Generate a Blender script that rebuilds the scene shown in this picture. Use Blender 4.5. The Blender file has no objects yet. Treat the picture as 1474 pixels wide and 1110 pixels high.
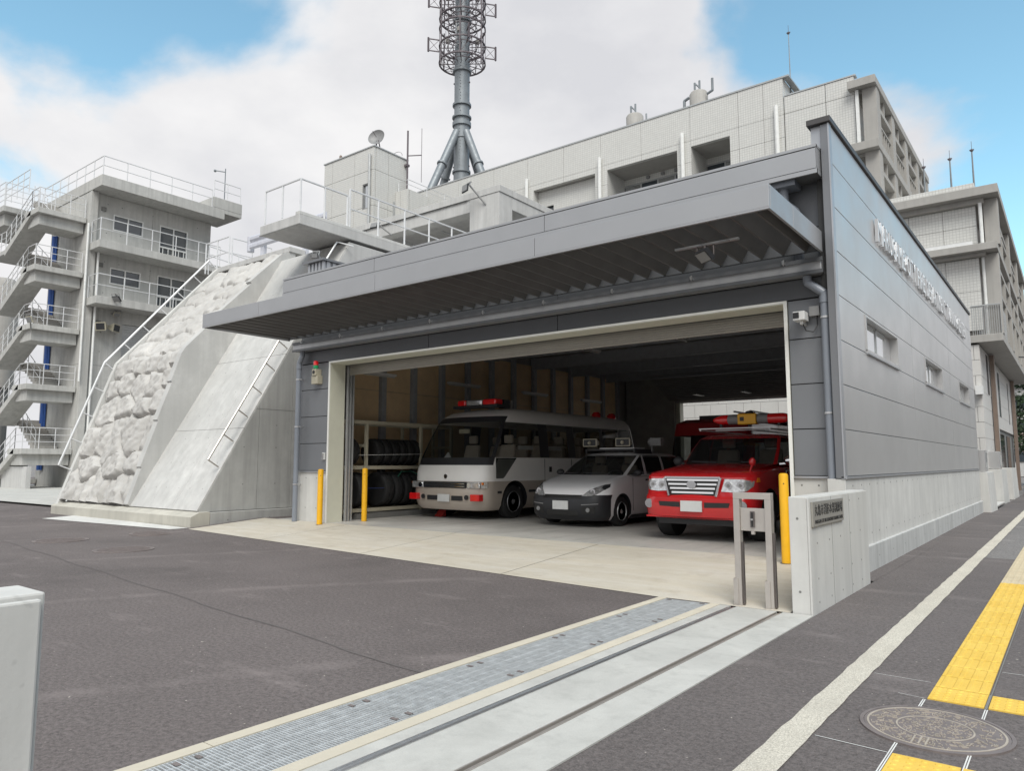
import bpy, bmesh, math, random
from mathutils import Vector, Matrix, noise
R_ = math.radians
PI = math.pi
scene = bpy.context.scene
COL = scene.collection

# ------------------------------------------------------------ camera, sky, sun, exposure
cam_data = bpy.data.cameras.new("camera")
cam = bpy.data.objects.new("camera", cam_data)
COL.objects.link(cam)
cam.location = (0, 0, 1.35)
cam.rotation_euler = (R_(90 + 6.0986), 0, R_(37.639))
cam_data.sensor_width = 36
cam_data.lens = 25.60
cam_data.clip_start = 0.05
cam_data.clip_end = 3000
scene.camera = cam

SUN_EL, SUN_AZ = 52.0, 141.0          # azimuth measured clockwise from +Y
world = bpy.data.worlds.new("World")
scene.world = world
world.use_nodes = True
wn, wl = world.node_tree.nodes, world.node_tree.links
wn.clear()
w_out = wn.new("ShaderNodeOutputWorld")
w_bg = wn.new("ShaderNodeBackground")
w_bg.inputs[1].default_value = 0.1
sky = wn.new("ShaderNodeTexSky")
sky.sky_type = 'NISHITA'
sky.sun_disc = False
sky.sun_elevation = R_(SUN_EL)
sky.sun_rotation = R_(SUN_AZ)
sky.altitude = 0
sky.air_density = 1.0
sky.dust_density = 0.6
sky.ozone_density = 1.4
tc = wn.new("ShaderNodeTexCoord")
sep = wn.new("ShaderNodeSeparateXYZ")
wl.new(tc.outputs['Generated'], sep.inputs[0])
# broken cloud deck: fine fbm carried by a large soft one, thinner overhead
mp = wn.new("ShaderNodeMapping")
mp.inputs['Location'].default_value = (3.3, 8.1, 6.1)
mp.inputs['Scale'].default_value = (1.0, 1.0, 1.7)
wl.new(tc.outputs['Generated'], mp.inputs[0])
n1 = wn.new("ShaderNodeTexNoise"); n1.inputs['Scale'].default_value = 1.6
n1.inputs['Detail'].default_value = 9; n1.inputs['Roughness'].default_value = 0.52
n1.inputs['Distortion'].default_value = 0.25
wl.new(mp.outputs[0], n1.inputs['Vector'])
def wmath(op, a, b=None, c=None, clamp=False):
    n = wn.new("ShaderNodeMath"); n.operation = op; n.use_clamp = clamp
    for i, v in enumerate((a, b, c)):
        if v is None: continue
        if isinstance(v, (int, float)): n.inputs[i].default_value = v
        else: wl.new(v, n.inputs[i])
    return n.outputs[0]
elev = wmath('MINIMUM', wmath('MULTIPLY', wmath('MAXIMUM', wmath('SUBTRACT', sep.outputs['Z'], 0.40), 0.0), 1.3), 0.13)
# open sky lies towards +Y (where the street runs) and overhead
north = wmath('MULTIPLY', wmath('MAXIMUM', wmath('SUBTRACT', sep.outputs['Y'], 0.62), 0.0),
              wmath('MAXIMUM', wmath('SUBTRACT', sep.outputs['Z'], 0.12), 0.0))
dens = wmath('SUBTRACT', wmath('SUBTRACT', n1.outputs['Fac'], elev), wmath('MULTIPLY', north, 1.9))
low = wmath('MULTIPLY', wmath('MAXIMUM', wmath('SUBTRACT', 0.30, sep.outputs['Z']), 0.0), 0.9)
dens = wmath('ADD', dens, low)
def lobe(d, thr, k):
    vd = wn.new("ShaderNodeVectorMath"); vd.operation = 'DOT_PRODUCT'; vd.inputs[1].default_value = d
    wl.new(tc.outputs['Generated'], vd.inputs[0])
    return wmath('MULTIPLY', wmath('MAXIMUM', wmath('SUBTRACT', vd.outputs['Value'], thr), 0.0), k)
dens = wmath('ADD', dens, lobe((-0.33, 0.80, 0.50), 0.90, 1.9))
dens = wmath('SUBTRACT', dens, lobe((0.05, 0.90, 0.44), 0.89, 2.0))
dens = wmath('ADD', dens, 0.13)
ramp = wn.new("ShaderNodeMapRange"); ramp.interpolation_type = 'SMOOTHSTEP'
ramp.inputs['From Min'].default_value = 0.44; ramp.inputs['From Max'].default_value = 0.53
wl.new(dens, ramp.inputs['Value'])
n2 = wn.new("ShaderNodeTexNoise"); n2.inputs['Scale'].default_value = 3.0
n2.inputs['Detail'].default_value = 6; n2.inputs['Roughness'].default_value = 0.55
wl.new(mp.outputs[0], n2.inputs['Vector'])
cr = wn.new("ShaderNodeMapRange")
cr.inputs['From Min'].default_value = 0.34; cr.inputs['From Max'].default_value = 0.64
wl.new(n2.outputs['Fac'], cr.inputs['Value'])
cc = wn.new("ShaderNodeMix"); cc.data_type = 'RGBA'
cc.inputs['A'].default_value = (6.3, 6.35, 6.65, 1)
cc.inputs['B'].default_value = (8.2, 8.15, 8.2, 1)
wl.new(cr.outputs[0], cc.inputs['Factor'])
skyg = wn.new("ShaderNodeMix"); skyg.data_type = 'RGBA'; skyg.blend_type = 'MULTIPLY'
skyg.inputs['Factor'].default_value = 1
skyg.inputs['B'].default_value = (2.15, 2.6, 2.15, 1)
wl.new(sky.outputs[0], skyg.inputs['A'])
wm = wn.new("ShaderNodeMix"); wm.data_type = 'RGBA'
wl.new(ramp.outputs[0], wm.inputs['Factor'])
wl.new(skyg.outputs['Result'], wm.inputs['A'])
wl.new(cc.outputs['Result'], wm.inputs['B'])
wl.new(wm.outputs['Result'], w_bg.inputs[0])
wl.new(w_bg.outputs[0], w_out.inputs[0])

sd = bpy.data.lights.new("sun", 'SUN')
sd.energy = 3.0
sd.angle = R_(34)
sd.color = (1.0, 0.96, 0.9)
sun = bpy.data.objects.new("sun", sd)
COL.objects.link(sun)
a, e = R_(SUN_AZ), R_(SUN_EL)
sdir = Vector((math.sin(a) * math.cos(e), math.cos(a) * math.cos(e), math.sin(e)))
sun.rotation_euler = sdir.to_track_quat('Z', 'Y').to_euler()
scene.view_settings.view_transform = 'Standard'
scene.view_settings.look = 'None'
scene.view_settings.exposure = 0.17
scene.view_settings.gamma = 1.0
scene.view_settings.use_curve_mapping = False
scene.render.resolution_x, scene.render.resolution_y = 1024, 772

# ------------------------------------------------------------ materials
MATS = {}
class NT:
    """small node-building helper"""
    def __init__(s, name):
        s.m = bpy.data.materials.new(name); s.m.use_nodes = True
        s.n, s.l = s.m.node_tree.nodes, s.m.node_tree.links
        s.n.clear()
        s.out = s.n.new("ShaderNodeOutputMaterial")
        s.b = s.n.new("ShaderNodeBsdfPrincipled")
        s.l.new(s.b.outputs[0], s.out.inputs[0])
        s.pos = s.n.new("ShaderNodeNewGeometry").outputs['Position']
        MATS[name] = s.m
    def mapping(s, scale=(1, 1, 1), rot=(0, 0, 0), src=None):
        m = s.n.new("ShaderNodeMapping")
        m.inputs['Scale'].default_value = scale; m.inputs['Rotation'].default_value = rot
        s.l.new(src or s.pos, m.inputs[0]); return m.outputs[0]
    def noise(s, scale, detail=4, rough=0.55, vec=None, dist=0):
        n = s.n.new("ShaderNodeTexNoise")
        n.inputs['Scale'].default_value = scale; n.inputs['Detail'].default_value = detail
        n.inputs['Roughness'].default_value = rough; n.inputs['Distortion'].default_value = dist
        s.l.new(vec or s.pos, n.inputs['Vector']); return n.outputs['Fac']
    def rng(s, v, a, b, c, d, clamp=True):
        n = s.n.new("ShaderNodeMapRange"); n.clamp = clamp
        for k, x in zip(('From Min', 'From Max', 'To Min', 'To Max'), (a, b, c, d)): n.inputs[k].default_value = x
        s.l.new(v, n.inputs['Value']); return n.outputs[0]
    def mix(s, f, a, b, blend='MIX'):
        n = s.n.new("ShaderNodeMix"); n.data_type = 'RGBA'; n.blend_type = blend
        for k, v in (('Factor', f), ('A', a), ('B', b)):
            if isinstance(v, (int, float)): n.inputs[k].default_value = v
            elif isinstance(v, tuple): n.inputs[k].default_value = v + (1,) if len(v) == 3 else v
            else: s.l.new(v, n.inputs[k])
        return n.outputs['Result']
    def math(s, op, a, b=0.0):
        n = s.n.new("ShaderNodeMath"); n.operation = op
        for i, v in enumerate((a, b)):
            if isinstance(v, (int, float)): n.inputs[i].default_value = v
            else: s.l.new(v, n.inputs[i])
        return n.outputs[0]
    def bump(s, h, strength=0.3, dist=0.01, normal=None):
        n = s.n.new("ShaderNodeBump"); n.inputs['Strength'].default_value = strength
        n.inputs['Distance'].default_value = dist; s.l.new(h, n.inputs['Height'])
        if normal: s.l.new(normal, n.inputs['Normal'])
        s.l.new(n.outputs[0], s.b.inputs['Normal']); return n.outputs[0]
    def set(s, color=None, rough=None, metal=None, **k):
        for nm, v in (('Base Color', color), ('Roughness', rough), ('Metallic', metal)):
            if v is None: continue
            if isinstance(v, tuple): s.b.inputs[nm].default_value = v + (1,)
            elif isinstance(v, (int, float)): s.b.inputs[nm].default_value = v
            else: s.l.new(v, s.b.inputs[nm])
        for kk, v in k.items(): s.b.inputs[kk.replace('_', ' ')].default_value = v
        return s.m

def mul(c, k): return tuple(x * k for x in c)
def concrete(name, col, var=0.16, streak=0.12, bump=0.25, rough=0.8, fine=60):
    t = NT(name)
    big = t.noise(0.55, 5, 0.6)
    mid = t.noise(3.5, 6, 0.65)
    st = t.noise(1.0, 5, 0.6, t.mapping((5.5, 5.5, 0.35)))
    f = t.noise(fine, 3, 0.7)
    c = t.mix(t.rng(big, 0.3, 0.7, 0, 1), mul(col, 1 - var), mul(col, 1 + var * 0.5))
    c = t.mix(t.math('MULTIPLY', t.rng(mid, 0.35, 0.72, 0, 1), 0.85), c, mul(col, 1 - var * 1.0))
    c = t.mix(t.math('MULTIPLY', t.rng(st, 0.45, 0.72, 0, 1), streak * 3.6), c, mul(col, 0.62))
    pit = t.rng(t.noise(23, 2, 0.5), 0.70, 0.76, 0, 0.5)
    c = t.mix(pit, c, mul(col, 0.6))
    c = t.mix(t.math('MULTIPLY', f, 0.25), c, mul(col, 0.8))
    t.bump(t.math('ADD', mid, t.math('MULTIPLY', f, 0.4)), bump, 0.012)
    return t.set(c, rough)
def metal(name, col, rough=0.35, met=0.75, var=0.06, bump=0.0, scale=1.2):
    t = NT(name)
    n = t.noise(scale, 4, 0.6)
    c = t.mix(t.rng(n, 0.3, 0.7, 0, 1), mul(col, 1 - var), mul(col, 1 + var))
    r = t.rng(t.noise(scale * 2.3, 4, 0.6), 0.3, 0.7, rough * 0.85, rough * 1.2)
    if bump: t.bump(t.noise(0.7, 2, 0.5), bump, 0.02)
    return t.set(c, r, met)
def plain(name, col, rough=0.5, met=0.0, var=0.08, scale=6, **k):
    t = NT(name)
    n = t.noise(scale, 4, 0.6)
    c = t.mix(t.rng(n, 0.3, 0.7, 0, 1), mul(col, 1 - var), mul(col, 1 + var))
    return t.set(c, rough, met, **k)

concrete('concrete_ramp', (0.56, 0.555, 0.535), var=.24, streak=0.12)
concrete('concrete_wall', (0.54, 0.535, 0.52), streak=0.16)
concrete('concrete_smooth', (0.62, 0.615, 0.59), var=0.16, streak=0.13, bump=0.12)
concrete('concrete_band', (0.55, 0.555, 0.545), var=0.22, streak=0.25)
concrete('concrete_tower', (0.52, 0.515, 0.49), var=0.2, streak=0.22)
concrete('concrete_shaded', (0.44, 0.44, 0.425), var=0.2, streak=0.22)  # darker copy of concrete_wall: the garage's shade is put into the colour
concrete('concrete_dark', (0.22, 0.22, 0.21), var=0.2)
concrete('concrete_loggia', (0.40, 0.385, 0.36), var=0.14, streak=0.12)
concrete('rock_mat', (0.53, 0.515, 0.49), var=0.26, streak=0.0, bump=1.0, fine=22)
concrete('stone_block', (0.60, 0.585, 0.56), var=0.07, streak=0.05, bump=0.3)
concrete('plinth_mat', (0.50, 0.48, 0.42), var=0.18, streak=0.15)

def asphalt(name, col, patch=0.35):
    t = NT(name)
    big = t.noise(0.28, 6, 0.62, dist=0.6)
    mid = t.noise(1.6, 7, 0.72, dist=0.3)
    agg = t.noise(95, 3, 0.85)
    agg2 = t.noise(34, 4, 0.8)
    c = t.mix(t.rng(big, 0.32, 0.68, 0, 1), mul(col, 1 - patch * 0.55), mul(col, 1 + patch * 0.5))
    c = t.mix(t.rng(mid, 0.35, 0.75, 0, 0.7), c, mul(col, 1.3))
    c = t.mix(t.rng(agg2, 0.36, 0.60, 0.62, 0), c, (0.018, 0.015, 0.014))
    c = t.mix(t.rng(agg, 0.50, 0.70, 0, 0.5), c, mul(col, 2.1))
    spk = t.rng(t.noise(30, 1, 0.5), 0.755, 0.79, 0, 0.85)
    c = t.mix(spk, c, (0.46, 0.42, 0.37))
    scf = t.noise(1.1, 8, 0.78, t.mapping((0.8, 2.8, 1), (0, 0, 0.7)))
    c = t.mix(t.rng(scf, 0.57, 0.74, 0, 0.5), c, mul(col, 2.3))
    w = t.n.new("ShaderNodeTexWave"); w.wave_type = 'RINGS'; w.rings_direction = 'SPHERICAL'
    w.inputs['Scale'].default_value = 0.09; w.inputs['Distortion'].default_value = 1.2; w.inputs['Detail'].default_value = 2
    t.l.new(t.mapping((1, 1, 1)), w.inputs['Vector'])
    arc = t.math('MULTIPLY', t.rng(w.outputs['Fac'], 0.985, 1.0, 0, 0.35), t.rng(mid, 0.4, 0.6, 0, 1))
    c = t.mix(arc, c, mul(col, 1.9))
    oil = t.rng(t.noise(0.9, 3, 0.5), 0.68, 0.74, 0, 0.4)
    c = t.mix(oil, c, mul(col, 0.55))
    t.bump(t.math('ADD', t.math('MULTIPLY', agg2, 1.0), t.math('MULTIPLY', agg, 0.7)), 0.8, 0.004)
    return t.set(c, 0.85)
asphalt('asphalt_yard', (0.128, 0.110, 0.106), 0.5)
asphalt('asphalt_walk', (0.126, 0.110, 0.106), 0.4)
asphalt('asphalt_old', (0.19, 0.18, 0.175), 0.3)

t = NT('apron_mat')
col = (0.50, 0.455, 0.375)
b1 = t.noise(0.5, 6, 0.65, dist=0.5); b2 = t.noise(1.7, 7, 0.7, t.mapping((0.5, 2.2, 1), (0, 0, 0.25)))
c = t.mix(t.rng(b1, 0.3, 0.7, 0, 1), mul(col, 0.86), mul(col, 1.16))
c = t.mix(t.rng(b2, 0.42, 0.68, 0, 0.75), c, (0.62, 0.59, 0.53))
c = t.mix(t.rng(t.noise(2.3, 6, 0.7), 0.55, 0.78, 0, 0.5), c, (0.30, 0.25, 0.19))
c = t.mix(t.rng(t.noise(110, 2, 0.6), 0.4, 0.7, 0, 0.25), c, mul(col, 0.6))
t.bump(t.noise(70, 3, 0.7), 0.25, 0.004)
t.set(c, t.rng(b2, 0.3, 0.7, 0.75, 0.45))
t = NT('floor_inside')
col = (0.47, 0.455, 0.425)
b1 = t.noise(0.7, 6, 0.65); b2 = t.noise(1.5, 7, 0.7, t.mapping((2.2, 0.4, 1)))
c = t.mix(t.rng(b1, 0.3, 0.7, 0, 1), mul(col, 0.8), mul(col, 1.15))
c = t.mix(t.rng(b2, 0.5, 0.7, 0, 0.6), c, (0.26, 0.25, 0.235))
t.set(c, t.rng(b2, 0.3, 0.7, 0.35, 0.55))
t = NT('rail_slab_mat')
col = (0.50, 0.495, 0.465)
b1 = t.noise(1.4, 7, 0.7, dist=0.5)
c = t.mix(t.rng(b1, 0.3, 0.7, 0, 1), mul(col, 0.80), mul(col, 1.06))
c = t.mix(t.rng(t.noise(5, 7, 0.75), 0.5, 0.75, 0, 0.6), c, mul(col, 0.62))
c = t.mix(t.rng(t.noise(120, 2, 0.6), 0.4, 0.7, 0, 0.2), c, mul(col, 0.55))
t.bump(t.noise(80, 3, 0.7), 0.25, 0.003); t.set(c, 0.8)
concrete('kerb_cream', (0.58, 0.53, 0.43), var=0.18, streak=0.0)
t = NT('strip_mat')
c = t.mix(t.rng(t.noise(120, 3, 0.8), 0.35, 0.65, 0, 1), (0.34, 0.315, 0.26), (0.74, 0.70, 0.61))
c = t.mix(t.rng(t.noise(2, 5, 0.7), 0.4, 0.75, 0, 0.35), c, (0.30, 0.275, 0.235))
t.bump(t.noise(90, 3, 0.8), 0.9, 0.006); t.set(c, 0.9)
t = NT('tactile_yellow')
c = t.mix(t.rng(t.noise(3, 5, 0.7), 0.3, 0.7, 0, 1), (0.66, 0.42, 0.055), (0.75, 0.52, 0.10))
c = t.mix(t.rng(t.noise(60, 3, 0.7), 0.5, 0.75, 0, 0.35), c, (0.50, 0.33, 0.08))
t.bump(t.noise(120, 3, 0.7), 0.3, 0.002); t.set(c, 0.7)
t = NT('tactile_pale')
c = t.mix(t.rng(t.noise(3, 5, 0.7), 0.3, 0.7, 0, 1), (0.48, 0.40, 0.27), (0.57, 0.49, 0.34)); t.set(c, 0.8)

metal('panel_silver', (0.54, 0.535, 0.53), 0.36, 0.58, 0.05, bump=0.10, scale=0.6)
metal('panel_trim', (0.205, 0.21, 0.222), 0.42, 0.5, 0.04)
metal('panel_trim_light', (0.42, 0.43, 0.45), 0.38, 0.6, 0.03)
metal('canopy_metal', (0.385, 0.39, 0.40), 0.40, 0.55, 0.03)
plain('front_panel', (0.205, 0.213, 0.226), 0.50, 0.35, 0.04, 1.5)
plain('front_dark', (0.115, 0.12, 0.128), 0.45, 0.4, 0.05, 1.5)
plain('blade_mat', (0.125, 0.118, 0.112), 0.42, 0.45, 0.1, 3)
plain('cap_dark', (0.075, 0.07, 0.07), 0.5, 0.3)
plain('cream_paint', (0.60, 0.60, 0.50), 0.45, 0.0, 0.03)
plain('white_trim', (0.78, 0.78, 0.74), 0.4, 0.0, 0.03)
plain('shutter_mat', (0.34, 0.32, 0.28), 0.45, 0.3, 0.05)
plain('pipe_mat', (0.21, 0.23, 0.265), 0.4, 0.0, 0.05, 3)
plain('white_paint', (0.70, 0.70, 0.69), 0.42, 0.0, 0.06)
plain('rail_white', (0.66, 0.665, 0.67), 0.38, 0.2, 0.05)
metal('steel_bright', (0.62, 0.62, 0.62), 0.32, 0.9, 0.05, scale=8)
metal('steel_brushed', (0.56, 0.52, 0.48), 0.38, 0.7, 0.04, scale=8)
metal('steel_groove', (0.17, 0.15, 0.145), 0.4, 0.7, 0.2, scale=8)
metal('galvanised', (0.64, 0.66, 0.67), 0.45, 0.55, 0.16, scale=14)
metal('antenna_steel', (0.215, 0.235, 0.25), 0.5, 0.3, 0.1, scale=2)
plain('antenna_dark', (0.13, 0.11, 0.12), 0.6, 0.2)
plain('black_void', (0.012, 0.012, 0.012), 0.9)
plain('joint_dark', (0.105, 0.093, 0.09), 0.9)
plain('dark_gap', (0.05, 0.05, 0.05), 0.8)
plain('inner_panel', (0.66, 0.49, 0.30), 0.7, 0, 0.12, 2)
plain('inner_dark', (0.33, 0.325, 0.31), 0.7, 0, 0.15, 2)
plain('inner_column', (0.33, 0.345, 0.37), 0.6, 0, 0.1)
plain('bollard_yellow', (0.80, 0.42, 0.01), 0.42, 0, 0.05)
plain('tyre_rubber', (0.018, 0.018, 0.019), 0.7, 0, 0.3, 20)
plain('rim_grey', (0.45, 0.45, 0.45), 0.4, 0.5)
plain('rim_dark', (0.26, 0.26, 0.27), 0.4, 0.6)
plain('plastic_black', (0.022, 0.023, 0.026), 0.5)
plain('plastic_beige', (0.42, 0.39, 0.30), 0.5)
plain('plastic_grey', (0.23, 0.23, 0.23), 0.5)
plain('bus_white', (0.90, 0.89, 0.86), 0.25, 0, 0.02, 2, Coat_Weight=0.5)
plain('bus_beige', (0.50, 0.44, 0.38), 0.3, 0.1, 0.03, 2, Coat_Weight=0.4)
plain('car_white', (0.86, 0.86, 0.87), 0.22, 0, 0.02, 2, Coat_Weight=0.6)
plain('car_red', (0.55, 0.012, 0.016), 0.25, 0, 0.05, 2, Coat_Weight=0.8)
plain('truck_red', (0.30, 0.010, 0.012), 0.3, 0, 0.05, 2, Coat_Weight=0.5)
plain('chrome', (0.75, 0.75, 0.76), 0.12, 1.0, 0.02)
plain('lamp_clear', (0.62, 0.63, 0.64), 0.12, 0.6, 0.35, 22, Coat_Weight=0.9)
plain('lens_red', (0.75, 0.012, 0.015), 0.18, 0, 0.1, 20, Coat_Weight=0.9)
plain('lens_amber', (0.80, 0.20, 0.01), 0.2, 0, 0.1, 20)
plain('lens_green', (0.02, 0.32, 0.12), 0.25, 0, 0.1)
plain('seat_fabric', (0.52, 0.45, 0.38), 0.85, 0, 0.1)
plain('plate_white', (0.62, 0.63, 0.62), 0.4)
plain('sign_plate', (0.40, 0.385, 0.35), 0.42, 0.55, 0.05, 8)
plain('ink_black', (0.02, 0.02, 0.02), 0.5)
plain('blue_pipe', (0.02, 0.075, 0.28), 0.45)
plain('letter_face', (0.86, 0.87, 0.88), 0.35, 0.1, 0.03)
plain('letter_side', (0.52, 0.525, 0.54), 0.4, 0.4, 0.03)
plain('guard_rail', (0.58, 0.59, 0.64), 0.4, 0.3)
plain('banner_red', (0.62, 0.05, 0.06), 0.7)
plain('blue_base', (0.12, 0.35, 0.62), 0.5)
plain('sign_black', (0.02, 0.02, 0.025), 0.45)
plain('tile_brown', (0.20, 0.15, 0.12), 0.5)
plain('rubber_green', (0.03, 0.16, 0.10), 0.6)
plain('strap_blue', (0.04, 0.08, 0.30), 0.6)
plain('tube_glass', (0.55, 0.55, 0.53), 0.3)
plain('cast_iron', (0.21, 0.18, 0.172), 0.6, 0.3, 0.15, 12)
plain('cast_relief', (0.42, 0.37, 0.31), 0.6, 0.2, 0.15, 12)
plain('chalk_line', (0.62, 0.62, 0.60), 0.9)
plain('bark', (0.10, 0.07, 0.05), 0.9)
plain('leaf_dark', (0.035, 0.065, 0.028), 0.7, 0, 0.45, 1.3)
plain('leaf_olive', (0.075, 0.095, 0.035), 0.7, 0, 0.45, 1.3)
plain('blossom', (0.55, 0.42, 0.36), 0.8, 0, 0.2)
plain('sash', (0.42, 0.43, 0.43), 0.4, 0.4)
plain('sash_white', (0.72, 0.72, 0.70), 0.45)
plain('red_cone', (0.55, 0.05, 0.04), 0.6)

def mosaic(name, tile, grout, pitch, warm=0.0):
    t = NT(name)
    s = t.n.new("ShaderNodeSeparateXYZ"); t.l.new(t.pos, s.inputs[0])
    cb = t.n.new("ShaderNodeCombineXYZ")
    t.l.new(t.math('ADD', s.outputs[0], s.outputs[1]), cb.inputs[0]); t.l.new(s.outputs[2], cb.inputs[1])
    br = t.n.new("ShaderNodeTexBrick"); br.offset = 0.0
    br.inputs['Scale'].default_value = 1
    br.inputs['Brick Width'].default_value = pitch; br.inputs['Row Height'].default_value = pitch
    br.inputs['Mortar Size'].default_value = pitch * 0.085; br.inputs['Mortar Smooth'].default_value = 0.3
    br.inputs['Color1'].default_value = tile + (1,); br.inputs['Color2'].default_value = mul(tile, 0.93) + (1,)
    br.inputs['Mortar'].default_value = grout + (1,)
    t.l.new(cb.outputs[0], br.inputs['Vector'])
    c = t.mix(t.rng(t.noise(0.5, 5, 0.6), 0.35, 0.7, 0, 0.25), br.outputs['Color'], mul(tile, 0.78))
    return t.set(c, 0.4)
mosaic('tile_white', (0.62, 0.615, 0.585), (0.43, 0.425, 0.405), 0.105)

def glass(name, tint=(0.5, 0.52, 0.52), mixf=0.5, rough=0.03, body=(0.02, 0.022, 0.024)):
    t = NT(name)
    t.set(body, rough); t.b.inputs['Specular IOR Level'].default_value = 0.6
    tr = t.n.new("ShaderNodeBsdfTransparent"); tr.inputs[0].default_value = tint + (1,)
    mx = t.n.new("ShaderNodeMixShader"); mx.inputs[0].default_value = mixf
    t.l.new(tr.outputs[0], mx.inputs[1]); t.l.new(t.b.outputs[0], mx.inputs[2])
    t.l.new(mx.outputs[0], t.out.inputs[0])
glass('glass_car', (0.85, 0.87, 0.85), 0.28)
glass('glass_dark', (0.6, 0.62, 0.6), 0.5)
t = NT('glass_window'); t.set((0.05, 0.06, 0.07), 0.05, 0.0, Specular_IOR_Level=1.0)
t = NT('glass_bright'); t.set((0.62, 0.64, 0.65), 0.06, 0.85)
t = NT('glass_green'); t.set((0.12, 0.17, 0.155), 0.12, 0.2)

# ------------------------------------------------------------ object helpers
def _root_loc(o):
    v = Vector((0, 0, 0))
    while o: v += o.location; o = o.parent
    return v
def tag(o, label=None, cat=None, group=None, kind=None):
    if label: o['label'] = label
    if cat: o['category'] = cat
    if group: o['group'] = group
    if kind: o['kind'] = kind
    return o
def thing(name, label, cat, loc=(0, 0, 0), group=None):
    o = bpy.data.objects.new(name, None); COL.objects.link(o)
    o.location = loc; o.empty_display_size = 0.2
    return tag(o, label, cat, group)
def link(name, me, parent=None):
    o = bpy.data.objects.new(name, me); COL.objects.link(o)
    if parent: o.parent = parent
    return o
def copy_tree(o, parent=None):
    c = o.copy(); COL.objects.link(c)
    if parent: c.parent = parent
    for ch in o.children: copy_tree(ch, c)
    return c
def mirrorless_copy(o, name=None):
    c = o.copy(); COL.objects.link(c); return c

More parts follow.
